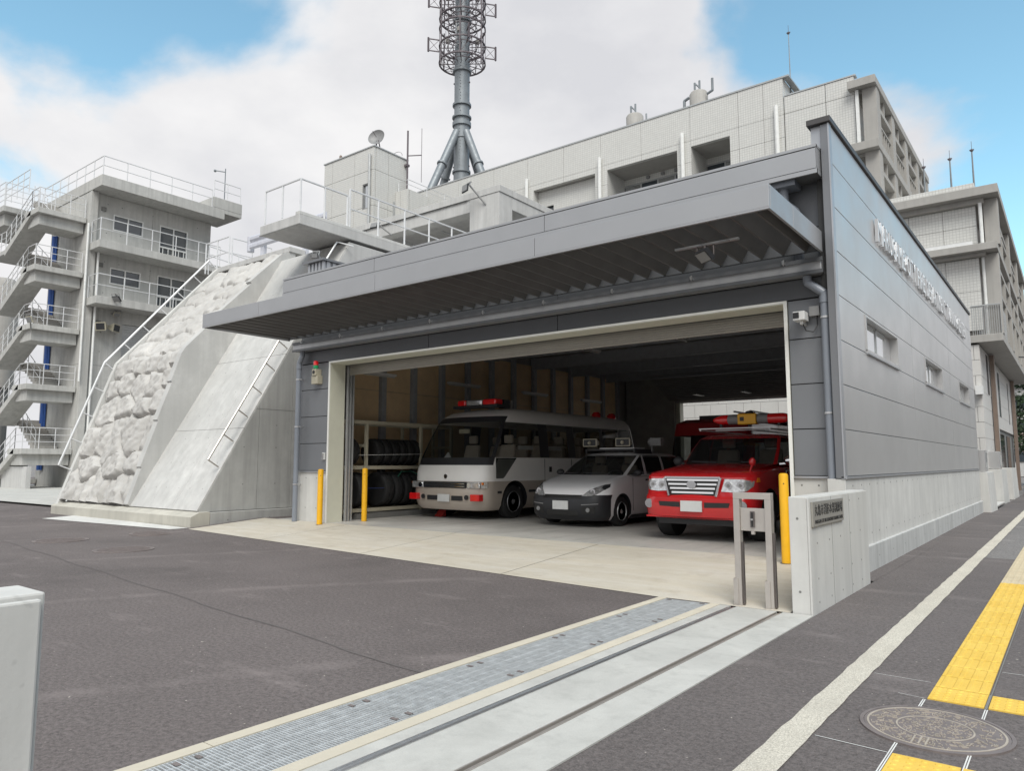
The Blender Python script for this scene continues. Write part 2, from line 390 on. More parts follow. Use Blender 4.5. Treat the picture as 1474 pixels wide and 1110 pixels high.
class MB:
    """collects primitives in world coordinates; build() links them as ONE mesh"""
    def __init__(s): s.v = []; s.f = []; s.mi = []; s.m = 0
    def add(s, vs, fs):
        o = len(s.v); s.v += [tuple(v) for v in vs]
        s.f += [tuple(i + o for i in f) for f in fs]; s.mi += [s.m] * len(fs); return s
    def box(s, x0, x1, y0, y1, z0, z1):
        if x0 > x1: x0, x1 = x1, x0
        if y0 > y1: y0, y1 = y1, y0
        if z0 > z1: z0, z1 = z1, z0
        return s.add([(x0,y0,z0),(x1,y0,z0),(x1,y1,z0),(x0,y1,z0),(x0,y0,z1),(x1,y0,z1),(x1,y1,z1),(x0,y1,z1)],
              [(0,3,2,1),(4,5,6,7),(0,1,5,4),(1,2,6,5),(2,3,7,6),(3,0,4,7)])
    def hexa(s, p): # 8 points: bottom 4 ccw, top 4 ccw
        return s.add(p, [(0,3,2,1),(4,5,6,7),(0,1,5,4),(1,2,6,5),(2,3,7,6),(3,0,4,7)])
    def prism(s, poly, axis, a, b):
        """poly: 2D points; axis 'x': (y,z), 'y': (x,z), 'z': (x,y)"""
        def P(p, t): return {'x': (t, p[0], p[1]), 'y': (p[0], t, p[1]), 'z': (p[0], p[1], t)}[axis]
        n = len(poly)
        vs = [P(p, a) for p in poly] + [P(p, b) for p in poly]
        fs = [tuple(range(n - 1, -1, -1)), tuple(range(n, 2 * n))]
        fs += [(i, (i + 1) % n, (i + 1) % n + n, i + n) for i in range(n)]
        return s.add(vs, fs)
    def tube(s, p0, p1, r, n=8, r2=None, caps=True):
        p0, p1 = Vector(p0), Vector(p1); d = p1 - p0
        if d.length < 1e-6: return s
        q = d.to_track_quat('Z', 'Y'); r2 = r if r2 is None else r2
        vs = []
        for p, rr in ((p0, r), (p1, r2)):
            for i in range(n):
                a = 2 * PI * (i + 0.5) / n
                vs.append(p + q @ Vector((math.cos(a) * rr, math.sin(a) * rr, 0)))
        fs = [(i, (i + 1) % n, (i + 1) % n + n, i + n) for i in range(n)]
        if caps: fs += [tuple(range(n - 1, -1, -1)), tuple(range(n, 2 * n))]
        return s.add(vs, fs)
    def path(s, pts, r, n=8):
        for a, b in zip(pts, pts[1:]): s.tube(a, b, r, n)
        for p in pts[1:-1]: s.ball(p, r * 1.0, 6)
        return s
    def bar(s, p0, p1, w, h=None):
        """square bar"""
        h = h or w
        p0, p1 = Vector(p0), Vector(p1); d = p1 - p0
        q = d.to_track_quat('Z', 'Y'); vs = []
        for p in (p0, p1):
            for a, b in ((-1,-1),(1,-1),(1,1),(-1,1)): vs.append(p + q @ Vector((a * w / 2, b * h / 2, 0)))
        return s.hexa(vs)
    def lathe(s, prof, c, axis='z', n=20):
        """prof: (radius, height) list"""
        vs = []
        for r, h in prof:
            for i in range(n):
                a = 2 * PI * i / n; u, w = r * math.cos(a), r * math.sin(a)
                vs.append({'z': (c[0]+u, c[1]+w, c[2]+h), 'x': (c[0]+h, c[1]+u, c[2]+w), 'y': (c[0]+w, c[1]+h, c[2]+u)}[axis])
        fs = []
        for j in range(len(prof) - 1):
            for i in range(n): fs.append((j*n+i, j*n+(i+1)%n, (j+1)*n+(i+1)%n, (j+1)*n+i))
        if prof[0][0] > 1e-5: fs.append(tuple(range(n - 1, -1, -1)))
        if prof[-1][0] > 1e-5: fs.append(tuple(range((len(prof)-1)*n, len(prof)*n)))
        return s.add(vs, fs)
    def ball(s, c, r, n=10, sz=1.0, sx=1.0, sy=1.0):
        m = max(4, n // 2); vs = []; fs = []
        for j in range(m + 1):
            t = PI * j / m
            for i in range(n):
                a = 2 * PI * i / n
                vs.append((c[0]+r*sx*math.sin(t)*math.cos(a), c[1]+r*sy*math.sin(t)*math.sin(a), c[2]-r*sz*math.cos(t)))
        for j in range(m):
            for i in range(n): fs.append((j*n+i, j*n+(i+1)%n, (j+1)*n+(i+1)%n, (j+1)*n+i))
        return s.add(vs, fs)
    def mesh(s, name, mats, org=(0, 0, 0), smooth=False):
        me = bpy.data.meshes.new(name)
        org = Vector(org)
        me.from_pydata([tuple(Vector(v) - org) for v in s.v], [], s.f)
        if isinstance(mats, str): mats = [mats]
        for m in mats: me.materials.append(MATS[m])
        if len(mats) > 1:
            for p, i in zip(me.polygons, s.mi): p.material_index = i
        bm = bmesh.new(); bm.from_mesh(me)
        bmesh.ops.remove_doubles(bm, verts=bm.verts, dist=1e-5) if smooth else None
        bmesh.ops.recalc_face_normals(bm, faces=bm.faces)
        bm.to_mesh(me); bm.free()
        if smooth:
            for p in me.polygons: p.use_smooth = True
            try: me.set_sharp_from_angle(angle=R_(40))
            except Exception: pass
        me.update(); return me
    def build(s, name, mats, parent=None, smooth=False, bevel=0.0, loc=None):
        """loc: origin for a top-level mesh"""
        org = _root_loc(parent) if parent else Vector(loc or (0, 0, 0))
        o = link(name, s.mesh(name, mats, org, smooth), parent)
        if not parent and loc: o.location = loc
        if bevel:
            m = o.modifiers.new("bevel", 'BEVEL'); m.width = bevel; m.segments = 2
            m.limit_method = 'ANGLE'; m.angle_limit = R_(35)
        return o
def part(name, mat_, parent, boxes, bevel=0.0):
    """boxes that touch become one mesh; boxes that stand apart become parts of their own"""
    B = [tuple(min(q[i], q[i + 1]) if i % 2 == 0 else max(q[i - 1], q[i]) for i in range(6)) for q in boxes]
    grp = list(range(len(B)))
    def near(p, q): return all(p[i] <= q[i + 1] + .006 and q[i] <= p[i + 1] + .006 for i in (0, 2, 4))
    for i in range(len(B)):
        for j in range(i):
            if near(B[i], B[j]) and grp[i] != grp[j]:
                a_, b_ = grp[i], grp[j]; grp = [b_ if g_ == a_ else g_ for g_ in grp]
    first = None
    for k in dict.fromkeys(grp):
        m = MB()
        for q, g_ in zip(B, grp):
            if g_ == k: m.box(*q)
        o = m.build(name, mat_, parent, bevel=bevel); first = first or o
    return first
def struct(name, mb, mat_, smooth=False, bevel=0):
    o = mb.build(name, mat_, None, smooth, bevel); o['kind'] = 'structure'; return o
def stuffed(o): o['kind'] = 'stuff'; return o
def inset_panels(parent, name, mat_, axis, us, zs, t0, t1, gap=0.012, holes=(), bevel=0.0, kind=None):
    """cladding in a plane: cells between the joint lines us x zs (minus holes), each a part; axis 'x' means the plane's normal is x"""
    U = sorted(set([round(u, 4) for u in us] + [round(h[i], 4) for h in holes for i in (0, 1)]))
    U0 = sorted(round(u, 4) for u in us); Z0 = sorted(round(z, 4) for z in zs)
    for a, b in zip(U0, U0[1:]):
        for c, d in zip(Z0, Z0[1:]):
            rects = [(a, b, c, d)]
            for h in holes:
                nr = []
                for (p, q, r, s_) in rects:
                    if h[0] >= q or h[1] <= p or h[2] >= s_ or h[3] <= r: nr.append((p, q, r, s_)); continue
                    if h[2] > r: nr.append((p, q, r, h[2]))
                    if h[3] < s_: nr.append((p, q, h[3], s_))
                    lo, hi = max(r, h[2]), min(s_, h[3])
                    if h[0] > p: nr.append((p, h[0], lo, hi))
                    if h[1] < q: nr.append((h[1], q, lo, hi))
                rects = nr
            if not rects: continue
            m = MB(); g = gap / 2
            for (p, q, r, s_) in rects:
                p2 = p + (g if abs(p - a) < 1e-3 else 0); q2 = q - (g if abs(q - b) < 1e-3 else 0)
                r2 = r + (g if abs(r - c) < 1e-3 else 0); s2 = s_ - (g if abs(s_ - d) < 1e-3 else 0)
                if q2 - p2 < 0.004 or s2 - r2 < 0.004: continue
                if axis == 'x': m.box(t0, t1, p2, q2, r2, s2)
                else: m.box(p2, q2, t0, t1, r2, s2)
            if m.v:
                o = m.build(name, mat_, parent, bevel=bevel if len(rects) == 1 else 0)
                if kind: o['kind'] = kind
def railing(parent, pts, h, mids=1, r=0.022, post=None, step=1.2, mat_='rail_white', name='railing', pr=None):
    """one railing as a part: rails + posts along pts (at floor level)"""
    m = MB(); pr = pr or r; first_ = True
    for a, b in zip(pts, pts[1:]):
        a, b = Vector(a), Vector(b); L = (b - a).length; n = max(1, round(L / step))
        for k in range(mids + 1):
            hh = h * (1 - k / (mids + 1)) if mids else h
            up = Vector((0, 0, hh)); m.tube(a + up, b + up, r if k == 0 else r * 0.8, 6)
        for i in range(0 if first_ else 1, n + 1):
            p = a.lerp(b, i / n); m.tube(p, p + Vector((0, 0, h - r * .5)), pr, 6)
        first_ = False
    return m.build(name, mat_, parent)
random.seed(7)
# ------------------------------------------------------------ the ground
F = 0.17                       # garage floor level
def gz(y):                     # yard level west of the side wall
    return 0.0 if y <= 6.88 else (F if y >= 9.35 else F * (y - 6.88) / 2.47)
g = MB()
g.add([(-900, -600, -0.06), (900, -600, -0.06), (900, 900, -0.06), (-900, 900, -0.06)], [(0, 1, 2, 3)])
struct('ground', g, 'asphalt_old')
g = MB()
xs = [-70, -40, -24, -14, -8, -3.42]; ys = [-8, 0, 3, 6.88, 9.35, 12, 30]
for a, b in zip(xs, xs[1:]):
    for c, d in zip(ys, ys[1:]):
        g.add([(a, c, gz(c)), (b, c, gz(c)), (b, d, gz(d)), (a, d, gz(d))], [(0, 1, 2, 3)])
g.add([(-3.42, 6.88, 0), (-2.0, 6.88, 0), (-2.0, 30, 0.0), (-3.42, 30, 0.0)], [(0, 1, 2, 3)])
struct('yard_asphalt', g, 'asphalt_yard')
g = MB()
g.add([(-1.93, -8, 0.0), (-1.28, -8, 0.0), (-1.28, 80, 0.0), (-1.93, 80, 0.0)], [(0, 1, 2, 3)])
g.add([(-1.28, -8, 0.0), (-0.10, -8, 0.0), (-0.10, 12.6, 0.0), (-1.28, 12.6, 0.0)], [(0, 1, 2, 3)])
g.add([(-2.35, 9.3, 0.002), (-1.93, 9.3, 0.002), (-1.93, 26, 0.002), (-2.35, 26, 0.002)], [(0, 1, 2, 3)])
struct('pavement', g, 'asphalt_walk')
g = MB()
g.add([(-0.10, -8, -0.004), (2.3, -8, -0.004), (2.3, 80, -0.004), (-0.10, 80, -0.004)], [(0, 1, 2, 3)])
g.add([(-1.28, 12.6, -0.004), (-0.10, 12.6, -0.004), (-0.10, 80, -0.004), (-1.28, 80, -0.004)], [(0, 1, 2, 3)])
struct('outer_pavement', g, 'asphalt_old')
# rough pale kerb strip with a ragged edge
g = MB(); n = 260; rng = random.Random(3); L = []; Rr = []
for i in range(n + 1):
    y = -1 + 61 * (i / n) ** 1.6
    L.append((-1.285 + rng.uniform(-.006, .006), y, 0.006))
    Rr.append((-1.132 + rng.uniform(-.005, .005), y, 0.006))
g.add(L + Rr, [(i, i + n + 1, i + n + 2, i + 1) for i in range(n)])
struct('kerb_strip', g, 'strip_mat')
# joint lines chalked / scored on the footway
g = MB()
def gline(x0, y0, x1, y1, w=0.006, z=0.004):
    d = Vector((x1 - x0, y1 - y0)); p = Vector((-d.y, d.x)).normalized() * w / 2
    g.add([(x0 - p.x, y0 - p.y, z), (x1 - p.x, y1 - p.y, z), (x1 + p.x, y1 + p.y, z), (x0 + p.x, y0 + p.y, z)], [(0, 1, 2, 3)])
gline(-0.785, 3.3, -0.785, 4.88); gline(-0.775, 3.3, -0.775, 4.88)
gline(-0.485, 3.3, -0.485, 4.88); gline(-0.475, 3.3, -0.475, 4.88)
gline(-1.12, 3.92, -0.79, 3.90); gline(-1.12, 5.28, -0.80, 5.27, 0.005); gline(-0.92, 4.92, -0.78, 4.90, 0.004)
gline(-0.47, 5.8, 0.6, 5.8, 0.006)
struct('footway_score_lines', g, 'chalk_line')

# concrete apron in front of the doors, with saw joints, then the garage floor
ap = [(-13.75, 7.62), (-3.42, 6.88), (-2.13, 6.88), (-2.13, 9.35), (-12.75, 9.35), (-13.6, 9.45)]
def apron_cells():
    n = 0
    xcuts = [-13.95, -11.2, -8.4, -5.6, -2.13]
    for a, b in zip(xcuts, xcuts[1:]):
        g = MB(); ge = 0.006
        xs2 = [a + ge, max(a + ge, min(b - ge, -3.42)), b - ge] if a < -3.42 < b else [a + ge, b - ge]
        def front(x):
            return 6.88 if x >= -3.42 else 6.88 + (7.62 - 6.88) * ((-3.42 - x) / 10.33)
        for p, q in zip(xs2, xs2[1:]):
            yy = sorted(set([9.345]))
            K = 5
            for k in range(K):
                def P(x, s): y = front(x) + (9.345 - front(x)) * s; return (x, y, gz(y) + 0.006)
                g.add([P(p, k / K), P(q, k / K), P(q, (k + 1) / K), P(p, (k + 1) / K)], [(0, 1, 2, 3)])
        o = struct('apron_slab', g, 'apron_mat')
apron_cells()
g = MB(); g.box(-13.5, -2.2, 9.355, 24.3, F - 0.1, F + 0.006); struct('garage_floor', g, 'floor_inside')
g = MB(); jr = random.Random(8); K = 90; A_, B_ = [], []
for i in range(K + 1):
    f = i / K; x = -26 + 22.55 * f; y = 3.50 + 1.30 * ((-3.45 - x) / 11.4) + .02 * math.sin(i * .7) + jr.uniform(-.006, .006); w = .007 + .006 * jr.random()
    A_.append((x, y - w, gz(y) + .003)); B_.append((x, y + w, gz(y) + .003))
g.add(A_ + B_, [(i, i + 1, i + K + 2, i + K + 1) for i in range(K)])
struct('paving_joint', g, 'joint_dark')
# pale concrete pads beside the training ramp and the paving of the far yard
g = MB(); g.add([(-19.8, 7.15, gz(7.15) + .008), (-14.3, 7.45, gz(7.45) + .008), (-14.1, 7.72, gz(7.72) + .008), (-19.6, 7.85, gz(7.85) + .008), ], [(0, 1, 2, 3)])
struct('concrete_pad', g, 'concrete_smooth')
g = MB(); g.add([(-58, 8.5, F + .004), (-22.2, 8.5, F + .004), (-22.2, 16, F + .004), (-58, 16, F + .004)], [(0, 1, 2, 3)])
struct('far_paving', g, 'rail_slab_mat')

# ---- gate rail slab, drain and its kerbs (they run towards -Y along the street)
Y0, Y1 = -6.0, 6.86
g = MB()
rails = (-2.65, -2.22)
edges = [-2.78] + [e for r in rails for e in (r - 0.028, r + 0.028)] + [-1.93]
for a, b in zip(edges[::2], edges[1::2]): g.box(a, b, Y0, Y1 if a > -2.7 or True else Y1, -0.12, 0.008)
struct('gate_rail_slab', g, 'rail_slab_mat')
for k, r in enumerate(rails):
    g = MB(); g.m = 0
    g.box(r - 0.028, r + 0.028, Y0, Y1 - 0.06, -0.05, -0.018)
    g.m = 1
    g.box(r - 0.027, r - 0.017, Y0, Y1 - 0.06, -0.018, 0.011)
    g.box(r + 0.017, r + 0.027, Y0, Y1 - 0.06, -0.018, 0.011)
    if k == 0: g.box(r - 0.016, r + 0.006, Y0, Y1 - 0.06, -0.018, 0.006)
    else: g.box(r - 0.004, r + 0.004, Y0, Y1 - 0.06, -0.018, 0.004)
    o = g.build('gate_track', ['steel_groove', 'steel_bright' if k == 0 else 'steel_brushed'], None)
    tag(o, 'bright steel gate rail in the slab, the one nearer the drain grating' if k == 0 else 'dark steel gate rail in the slab, the one nearer the footway asphalt', 'gate rail', 'gate rails in the concrete slab')
for (a, b, nm) in ((-3.42, -3.335, 'kerb_drain_yard_side'), (-2.875, -2.782, 'kerb_drain_gate_side')):
    g = MB()
    y = Y0
    while y < Y1:
        y2 = min(y + 2.0, Y1); g.box(a + rng.uniform(-.002, .002), b, y + .003, y2 - .003, -0.12, 0.012); y = y2
    struct('drain_kerb', g, 'kerb_cream')
g = MB(); g.box(-3.335, -2.875, Y0, Y1, -0.16, -0.10); struct('drain_channel', g, 'dark_gap')
# steel gratings, one thing each
glen = 0.995
proto = None
def grating_mesh():
    m = MB(); x0, x1 = -0.225, 0.225
    for s in (0.004, glen - 0.009): m.box(x0, x1, s, s + 0.005, -0.03, 0.0)
    m.box(x0, x0 + 0.005, 0.009, glen - 0.009, -0.03, 0.0); m.box(x1 - 0.005, x1, 0.009, glen - 0.009, -0.03, 0.0)
    n = 50
    for i in range(1, n):
        y = 0.009 + (glen - 0.018) * i / n
        m.box(x0 + .005, x1 - .005, y - 0.0032, y + 0.0032, -0.028, -0.0006)
    for x in (-0.15, -0.075, 0, 0.075, 0.15): m.box(x - 0.0025, x + 0.0025, 0.009, glen - 0.009, -0.014, -0.0015)
    return m.mesh('grating', 'galvanised')
gm = grating_mesh()
def clip_mesh():
    m = MB(); m.box(-0.022, 0.022, -0.012, 0.012, 0.0012, 0.004); return m.mesh('fixing_clip', 'cast_iron')
cmh = clip_mesh()
y = Y1 - 0.02 - glen
places = ['nearest the garage apron', 'second from the garage apron', 'third from the garage apron', 'fourth from the garage apron',
          'fifth from the garage apron', 'sixth from the garage apron']
k = 0
while k < 6:
    o = link('drain_grating', gm); o.location = (-3.105, y, 0.008)
    lab = 'galvanised steel drain grating in the yard, ' + places[k]
    tag(o, lab, 'drain grating', 'drain gratings in a row beside the gate rails')
    for s_ in (-1, 1):
        for yy in (0.05, glen - 0.05): c = link('fixing_clip', cmh, o); c.location = (s_ * 0.17, yy, 0)
    y -= 1.0; k += 1

# tactile paving
def tactile(kind):
    m = MB(); s = 0.28 / 2 - 0.003
    m.box(-s, s, -s, s, -0.01, 0.006)
    if kind == 'dot':
        for i in range(5):
            for j in range(5):
                x, y = (i - 2) * 0.054, (j - 2) * 0.054
                m.lathe([(0.016, 0.006), (0.011, 0.0105), (0.0001, 0.0108)], (x, y, 0), 'z', 8)
    else:
        for i in range(4):
            x = (i - 1.5) * 0.067
            for (a, b) in ((-s + .006, s - .006),):
                m.hexa([(x-.016, a, .006), (x+.016, a, .006), (x+.016, b, .006), (x-.016, b, .006), (x-.010, a+.006, .011), (x+.010, a+.006, .011), (x+.010, b-.006, .011), (x-.010, b-.006, .011)])
    return m
tm = {k: tactile(k).mesh('tactile_tile', 'tactile_yellow') for k in ('dot', 'bar')}
tmp_ = tactile('bar').mesh('tactile_tile', 'tactile_pale')
tp = bpy.data.objects.new('tactile_paving', None); COL.objects.link(tp); tp['kind'] = 'structure'
def put_tile(me, x, y):
    o = link('tactile_tile', me, tp); o.location = (x, y, 0.001)
X0 = -0.63
put_tile(tm['dot'], X0, 5.04)
for i in range(17): put_tile(tm['bar'], X0, 5.04 + 0.285 * (i + 1))
for i in range(6): put_tile(tm['dot'], X0 + 0.295 * (i + 1), 5.04)
for i in range(5): put_tile(tm['dot'], X0 + 0.285 * i - 0.0, 3.76)
for i in range(5): put_tile(tm['dot'], X0 + 0.285 * i - 0.0, 3.475)
for i in range(30): put_tile(tmp_, X0, 5.04 + 0.285 * (18 + i))
g = MB(); g.box(-0.483, -0.477, 5.19, 10.1, 0, 0.006); g.box(-0.49, -0.477, 4.89, 5.19, 0, 0.006); struct('tactile_joint', g, 'concrete_dark')

# manholes
def relief(rad, seed, big=False):
    m = MB(); r = random.Random(seed); h = 0.012
    def ring(a, b, t0=0, t1=2 * PI, z0=0.008, z1=h - .002, n=48):
        for i in range(n):
            u, w = t0 + (t1 - t0) * i / n, t0 + (t1 - t0) * (i + 1) / n
            P = lambda q, z: [(math.cos(u) * q, math.sin(u) * q, z), (math.cos(w) * q, math.sin(w) * q, z)]
            A, B = P(a, z1), P(b, z1); A0, B0 = P(a, z0), P(b, z0)
            m.add([A[0], A[1], B[1], B[0], A0[0], A0[1], B0[1], B0[0]], [(0, 1, 2, 3), (0, 4, 5, 1), (3, 2, 6, 7)])
    ring(rad * .90, rad * .93); 
    if big:
        ring(rad * .50, rad * .525, 0, 2 * PI, n=60)
        for i in range(260):
            q = rad * .48 * math.sqrt(r.random()); t = r.uniform(0, 2 * PI)
            a2 = r.uniform(0, PI); l = r.uniform(.006, .02); c = Vector((math.cos(t) * q, math.sin(t) * q, .008)); d = Vector((math.cos(a2) * l, math.sin(a2) * l, 0))
            m.bar(c - d * .5, c + d * .5, 0.003, 0.005)
        for i in range(300):
            q = rad * r.uniform(.57, .87); t = r.uniform(0, 2 * PI)
            a2 = t + r.uniform(-.5, .5) + (PI / 2 if r.random() < .5 else 0); l = r.uniform(.008, .035); c = Vector((math.cos(t) * q, math.sin(t) * q, .008)); d = Vector((math.cos(a2) * l, math.sin(a2) * l, 0))
            m.bar(c - d * .5, c + d * .5, 0.0035, 0.006)
        for k in range(3):
            m.bar((-.06 + k * .03, -rad * .55, .009), (-.06 + k * .03, -rad * .88, .009), 0.008, 0.008)
    else:
        n = int(rad / 0.03)
        for i in range(-n, n + 1):
            for j in range(-n, n + 1):
                x, y = i * .03, j * .03
                if x * x + y * y < (rad * .88) ** 2: m.box(x - .009, x + .009, y - .009, y + .009, .008, h)
    return m
def manhole(x, y, rad, label, big=False, tilt=0, z=0.0):
    t = thing('manhole_cover', label, 'manhole', (x, y, z), 'manhole covers')
    m = MB(); m.lathe([(rad * .97, -.02), (rad * .97, .008)], (x, y, z), 'z', 56); m.build('cover', 'cast_iron', t)
    m = MB(); m.lathe([(rad * .975, -.02), (rad * .975, .0095), (rad * 1.03, .0095), (rad * 1.03, -.02)], (x, y, z), 'z', 56); m.build('frame', 'cast_iron', t)
    r = relief(rad, 5, big)
    r.v = [(a + x, b + y, c + z) for a, b, c in r.v]
    o = r.build('raised_pattern', 'cast_relief' if big else 'cast_iron', t); o['kind'] = 'stuff'
manhole(-0.66, 4.38, 0.335, 'round manhole cover with raised pattern between the yellow tactile blocks', True)
manhole(-14.2, 5.45, 0.42, 'dark round manhole cover in the yard, leftmost and closest to the picture edge', z=gz(5.45))
manhole(-11.9, 5.48, 0.42, 'dark round manhole cover in the yard, nearest to the viewer of three', z=gz(5.48))
manhole(-14.1, 7.05, 0.42, 'dark round grated cover in the yard just before the ramp plinth', z=gz(7.05))
# ------------------------------------------------------------ the garage
XS = -2.15; YF = 9.15; YE = 24.0; XW = -12.85; YW = 9.35; YB = 23.9
gar = thing('garage_building', 'grey metal panelled fire garage with its wide front door open', 'garage', (-7.5, 16, 0))
ZROW = [1.195, 1.75, 2.29, 2.83, 3.38, 3.93, 4.48, 5.03, 5.52]
YJ = [YF + 0.1, 14.2, 19.0, YE]
WIN = [(10.63, 12.88), (15.55, 17.78), (20.6, 22.66)]
WZ = (2.86, 3.36)
# side wall: base, backing, panels
part('base_wall', 'concrete_smooth', gar, [(XS - 0.2, XS, 9.16, YE, 0.30, 1.165)], bevel=0.004)
part('footing_band', 'concrete_band', gar, [(XS - 0.2, XS + 0.035, 9.20, YE - 0.02, -0.05, 0.32)], bevel=0.012)
part('side_backing', 'dark_gap', gar, [(XS - .19, XS - .03, YF + .11, WIN[0][0], 1.17, 5.5), (XS - .19, XS - .03, WIN[2][1], YE - .02, 1.17, 5.5)]
     + [(XS - .19, XS - .03, a[1], b[0], 1.17, 5.5) for a, b in zip(WIN, WIN[1:])]
     + [(XS - .19, XS - .03, w[0], w[1], 1.17, WZ[0]) for w in WIN] + [(XS - .19, XS - .03, w[0], w[1], WZ[1], 5.5) for w in WIN])
inset_panels(gar, 'side_panel', 'panel_silver', 'x', YJ, ZROW, XS - 0.029, XS, 0.009, [(w[0], w[1], WZ[0], WZ[1]) for w in WIN], bevel=0.003)
part('base_flashing', 'panel_trim_light', gar, [(XS - .04, XS + .02, YF, YE, 1.166, 1.192)])
part('roof_cap', 'cap_dark', gar, [(XS - .25, XS + .03, YF - .04, YE + .02, 5.525, 5.60)], bevel=0.006)
# corner fin
part('corner_post', 'panel_trim', gar, [(XS - .10, XS - .003, YF, YF + .095, 1.17, 5.52)], bevel=0.006)
part('corner_edge', 'panel_trim_light', gar, [(XS - .012, XS + .006, YF - .008, YF + .1, 1.17, 5.52)])
part('fin_return', 'panel_trim_light', gar, [(XS - .215, XS - .106, YF + .03, YF + .3, 5.23, 5.52)])
part('fin_back', 'dark_gap', gar, [(XS - .2, XS - .1, YF + .14, YF + .25, 1.2, 5.2)])
part('far_end_wall', 'panel_silver', gar, [(XW - .2, XS - .2, YE - .12, YE, 3.45, 5.5), (-3.6, XS - .2, YE - .12, YE, 0, 3.45), (XW - .2, -11.05, YE - .12, YE, 0, 3.45)])
# windows
for i, (a, b) in enumerate(WIN):
    wf = part('window', 'panel_silver', gar, [(XS - .14, XS + .012, a, a + .035, WZ[0], WZ[1]), (XS - .14, XS + .012, b - .035, b, WZ[0], WZ[1]),
               (XS - .14, XS + .02, a, b, WZ[0] - .02, WZ[0] + .02), (XS - .14, XS + .012, a + .035, b - .035, WZ[1] - .03, WZ[1])])
    part('sill', 'panel_trim_light', wf, [(XS - .13, XS + .035, a - .01, b + .01, WZ[0] - .045, WZ[0] - .022)])
    part('sash', 'sash', wf, [(XS - .11, XS - .08, a + .04, a + .09, WZ[0] + .022, WZ[1] - .032), (XS - .11, XS - .08, (a + b) / 2 - .06, (a + b) / 2 - .02, WZ[0] + .022, WZ[1] - .032),
               (XS - .13, XS - .10, b - .5, b - .45, WZ[0] + .022, WZ[1] - .032), (XS - .11, XS - .08, a + .09, b - .5, WZ[0] + .022, WZ[0] + .055), (XS - .11, XS - .08, a + .09, b - .5, WZ[1] - .06, WZ[1] - .032)])
    part('pane', 'glass_bright', wf, [(XS - .100, XS - .094, a + .09, (a + b) / 2 - .06, WZ[0] + .055, WZ[1] - .06)])
    part('pane', 'glass_bright', wf, [(XS - .104, XS - .098, (a + b) / 2 - .02, b - .5, WZ[0] + .055, WZ[1] - .06)])
    part('reveal', 'panel_silver', wf, [(XS - .12, XS - .10, b - .45, b - .04, WZ[0] + .022, WZ[1] - .032)])
# front wall
XO0, XO1, ZO = -11.83, -2.83, 3.37
part('front_base', 'concrete_smooth', gar, [(XW, XO0 - .04, YW, YW + .25, F - .1, 1.165), (XO1 + .03, XS - .2, YW, YW + .25, F - .1, 1.165)], bevel=.004)
part('front_backing', 'dark_gap', gar, [(XW + .02, XO0 - .04, YW + .03, YW + .25, 1.17, 3.62), (XO1 + .04, XS - .2, YW + .03, YW + .25, 1.17, 4.95),
      (XW + .02, XO1 + .04, YW + .03, YW + .25, ZO + .03, 4.95)])
ZF = [1.195, 1.75, 2.30, 2.86, ZO + .03]
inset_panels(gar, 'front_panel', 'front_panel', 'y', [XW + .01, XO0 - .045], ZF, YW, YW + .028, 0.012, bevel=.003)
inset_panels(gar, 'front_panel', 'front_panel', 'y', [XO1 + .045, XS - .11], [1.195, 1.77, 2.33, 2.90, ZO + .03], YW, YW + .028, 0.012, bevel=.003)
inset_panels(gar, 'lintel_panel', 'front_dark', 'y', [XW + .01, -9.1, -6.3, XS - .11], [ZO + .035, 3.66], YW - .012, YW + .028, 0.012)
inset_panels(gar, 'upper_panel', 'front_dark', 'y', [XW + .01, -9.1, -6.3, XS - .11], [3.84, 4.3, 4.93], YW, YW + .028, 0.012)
part('front_flashing', 'panel_trim_light', gar, [(XW, XO0 - .045, YW - .03, YW + .02, 1.166, 1.192), (XO1 + .045, XS - .11, YW - .03, YW + .02, 1.166, 1.192)])
df = part('door_frame', 'cream_paint', gar, [(XO0 - .04, XO0, YW - .015, YW + .36, F, ZO + .03), (XO1, XO1 + .04, YW - .015, YW + .36, F, ZO + .03), (XO0, XO1, YW - .015, YW + .36, ZO - .01, ZO + .03)])
part('frame_edge', 'white_trim', df, [(XO0 - .045, XO0 - .002, YW - .03, YW - .016, F, ZO + .034), (XO1 + .002, XO1 + .045, YW - .03, YW - .016, F, ZO + .034), (XO0 - .002, XO1 + .002, YW - .03, YW - .016, ZO + .002, ZO + .034)])
part('guide_rail', 'sash', gar, [(XO0 + .001, XO0 + .05, YW + .40, YW + .43, F, ZO), (XO0 + .001, XO0 + .05, YW + .47, YW + .50, F, ZO), (XO0 + .001, XO0 + .04, YW + .55, YW + .58, F, ZO), (XO1 - .03, XO1 + .02, YW + .37, YW + .42, F, ZO)])
# rolled-up door: the last slats hang in the opening
m = MB(); z = ZO - .01; k = 0
while z > ZO - .20:
    m.box(XO0 + .03, XO1 - .02, YW + .44, YW + .465, z - .030, z); m.box(XO0 + .03, XO1 - .02, YW + .43, YW + .44, z - .008, z - .001); z -= .034
sl = m.build('roller_shutter', 'shutter_mat', gar); sl['kind'] = 'stuff'
part('shutter_box', 'inner_dark', gar, [(XO0 - .1, XO1 + .1, YW + .47, YW + 1.0, ZO - .005, ZO + .9)])
# header above the reveal closing the wall core
part('header_core', 'inner_dark', gar, [(XO0 - .04, XO1 + .04, YW + .25, YW + .36, ZO + .035, 4.9)])

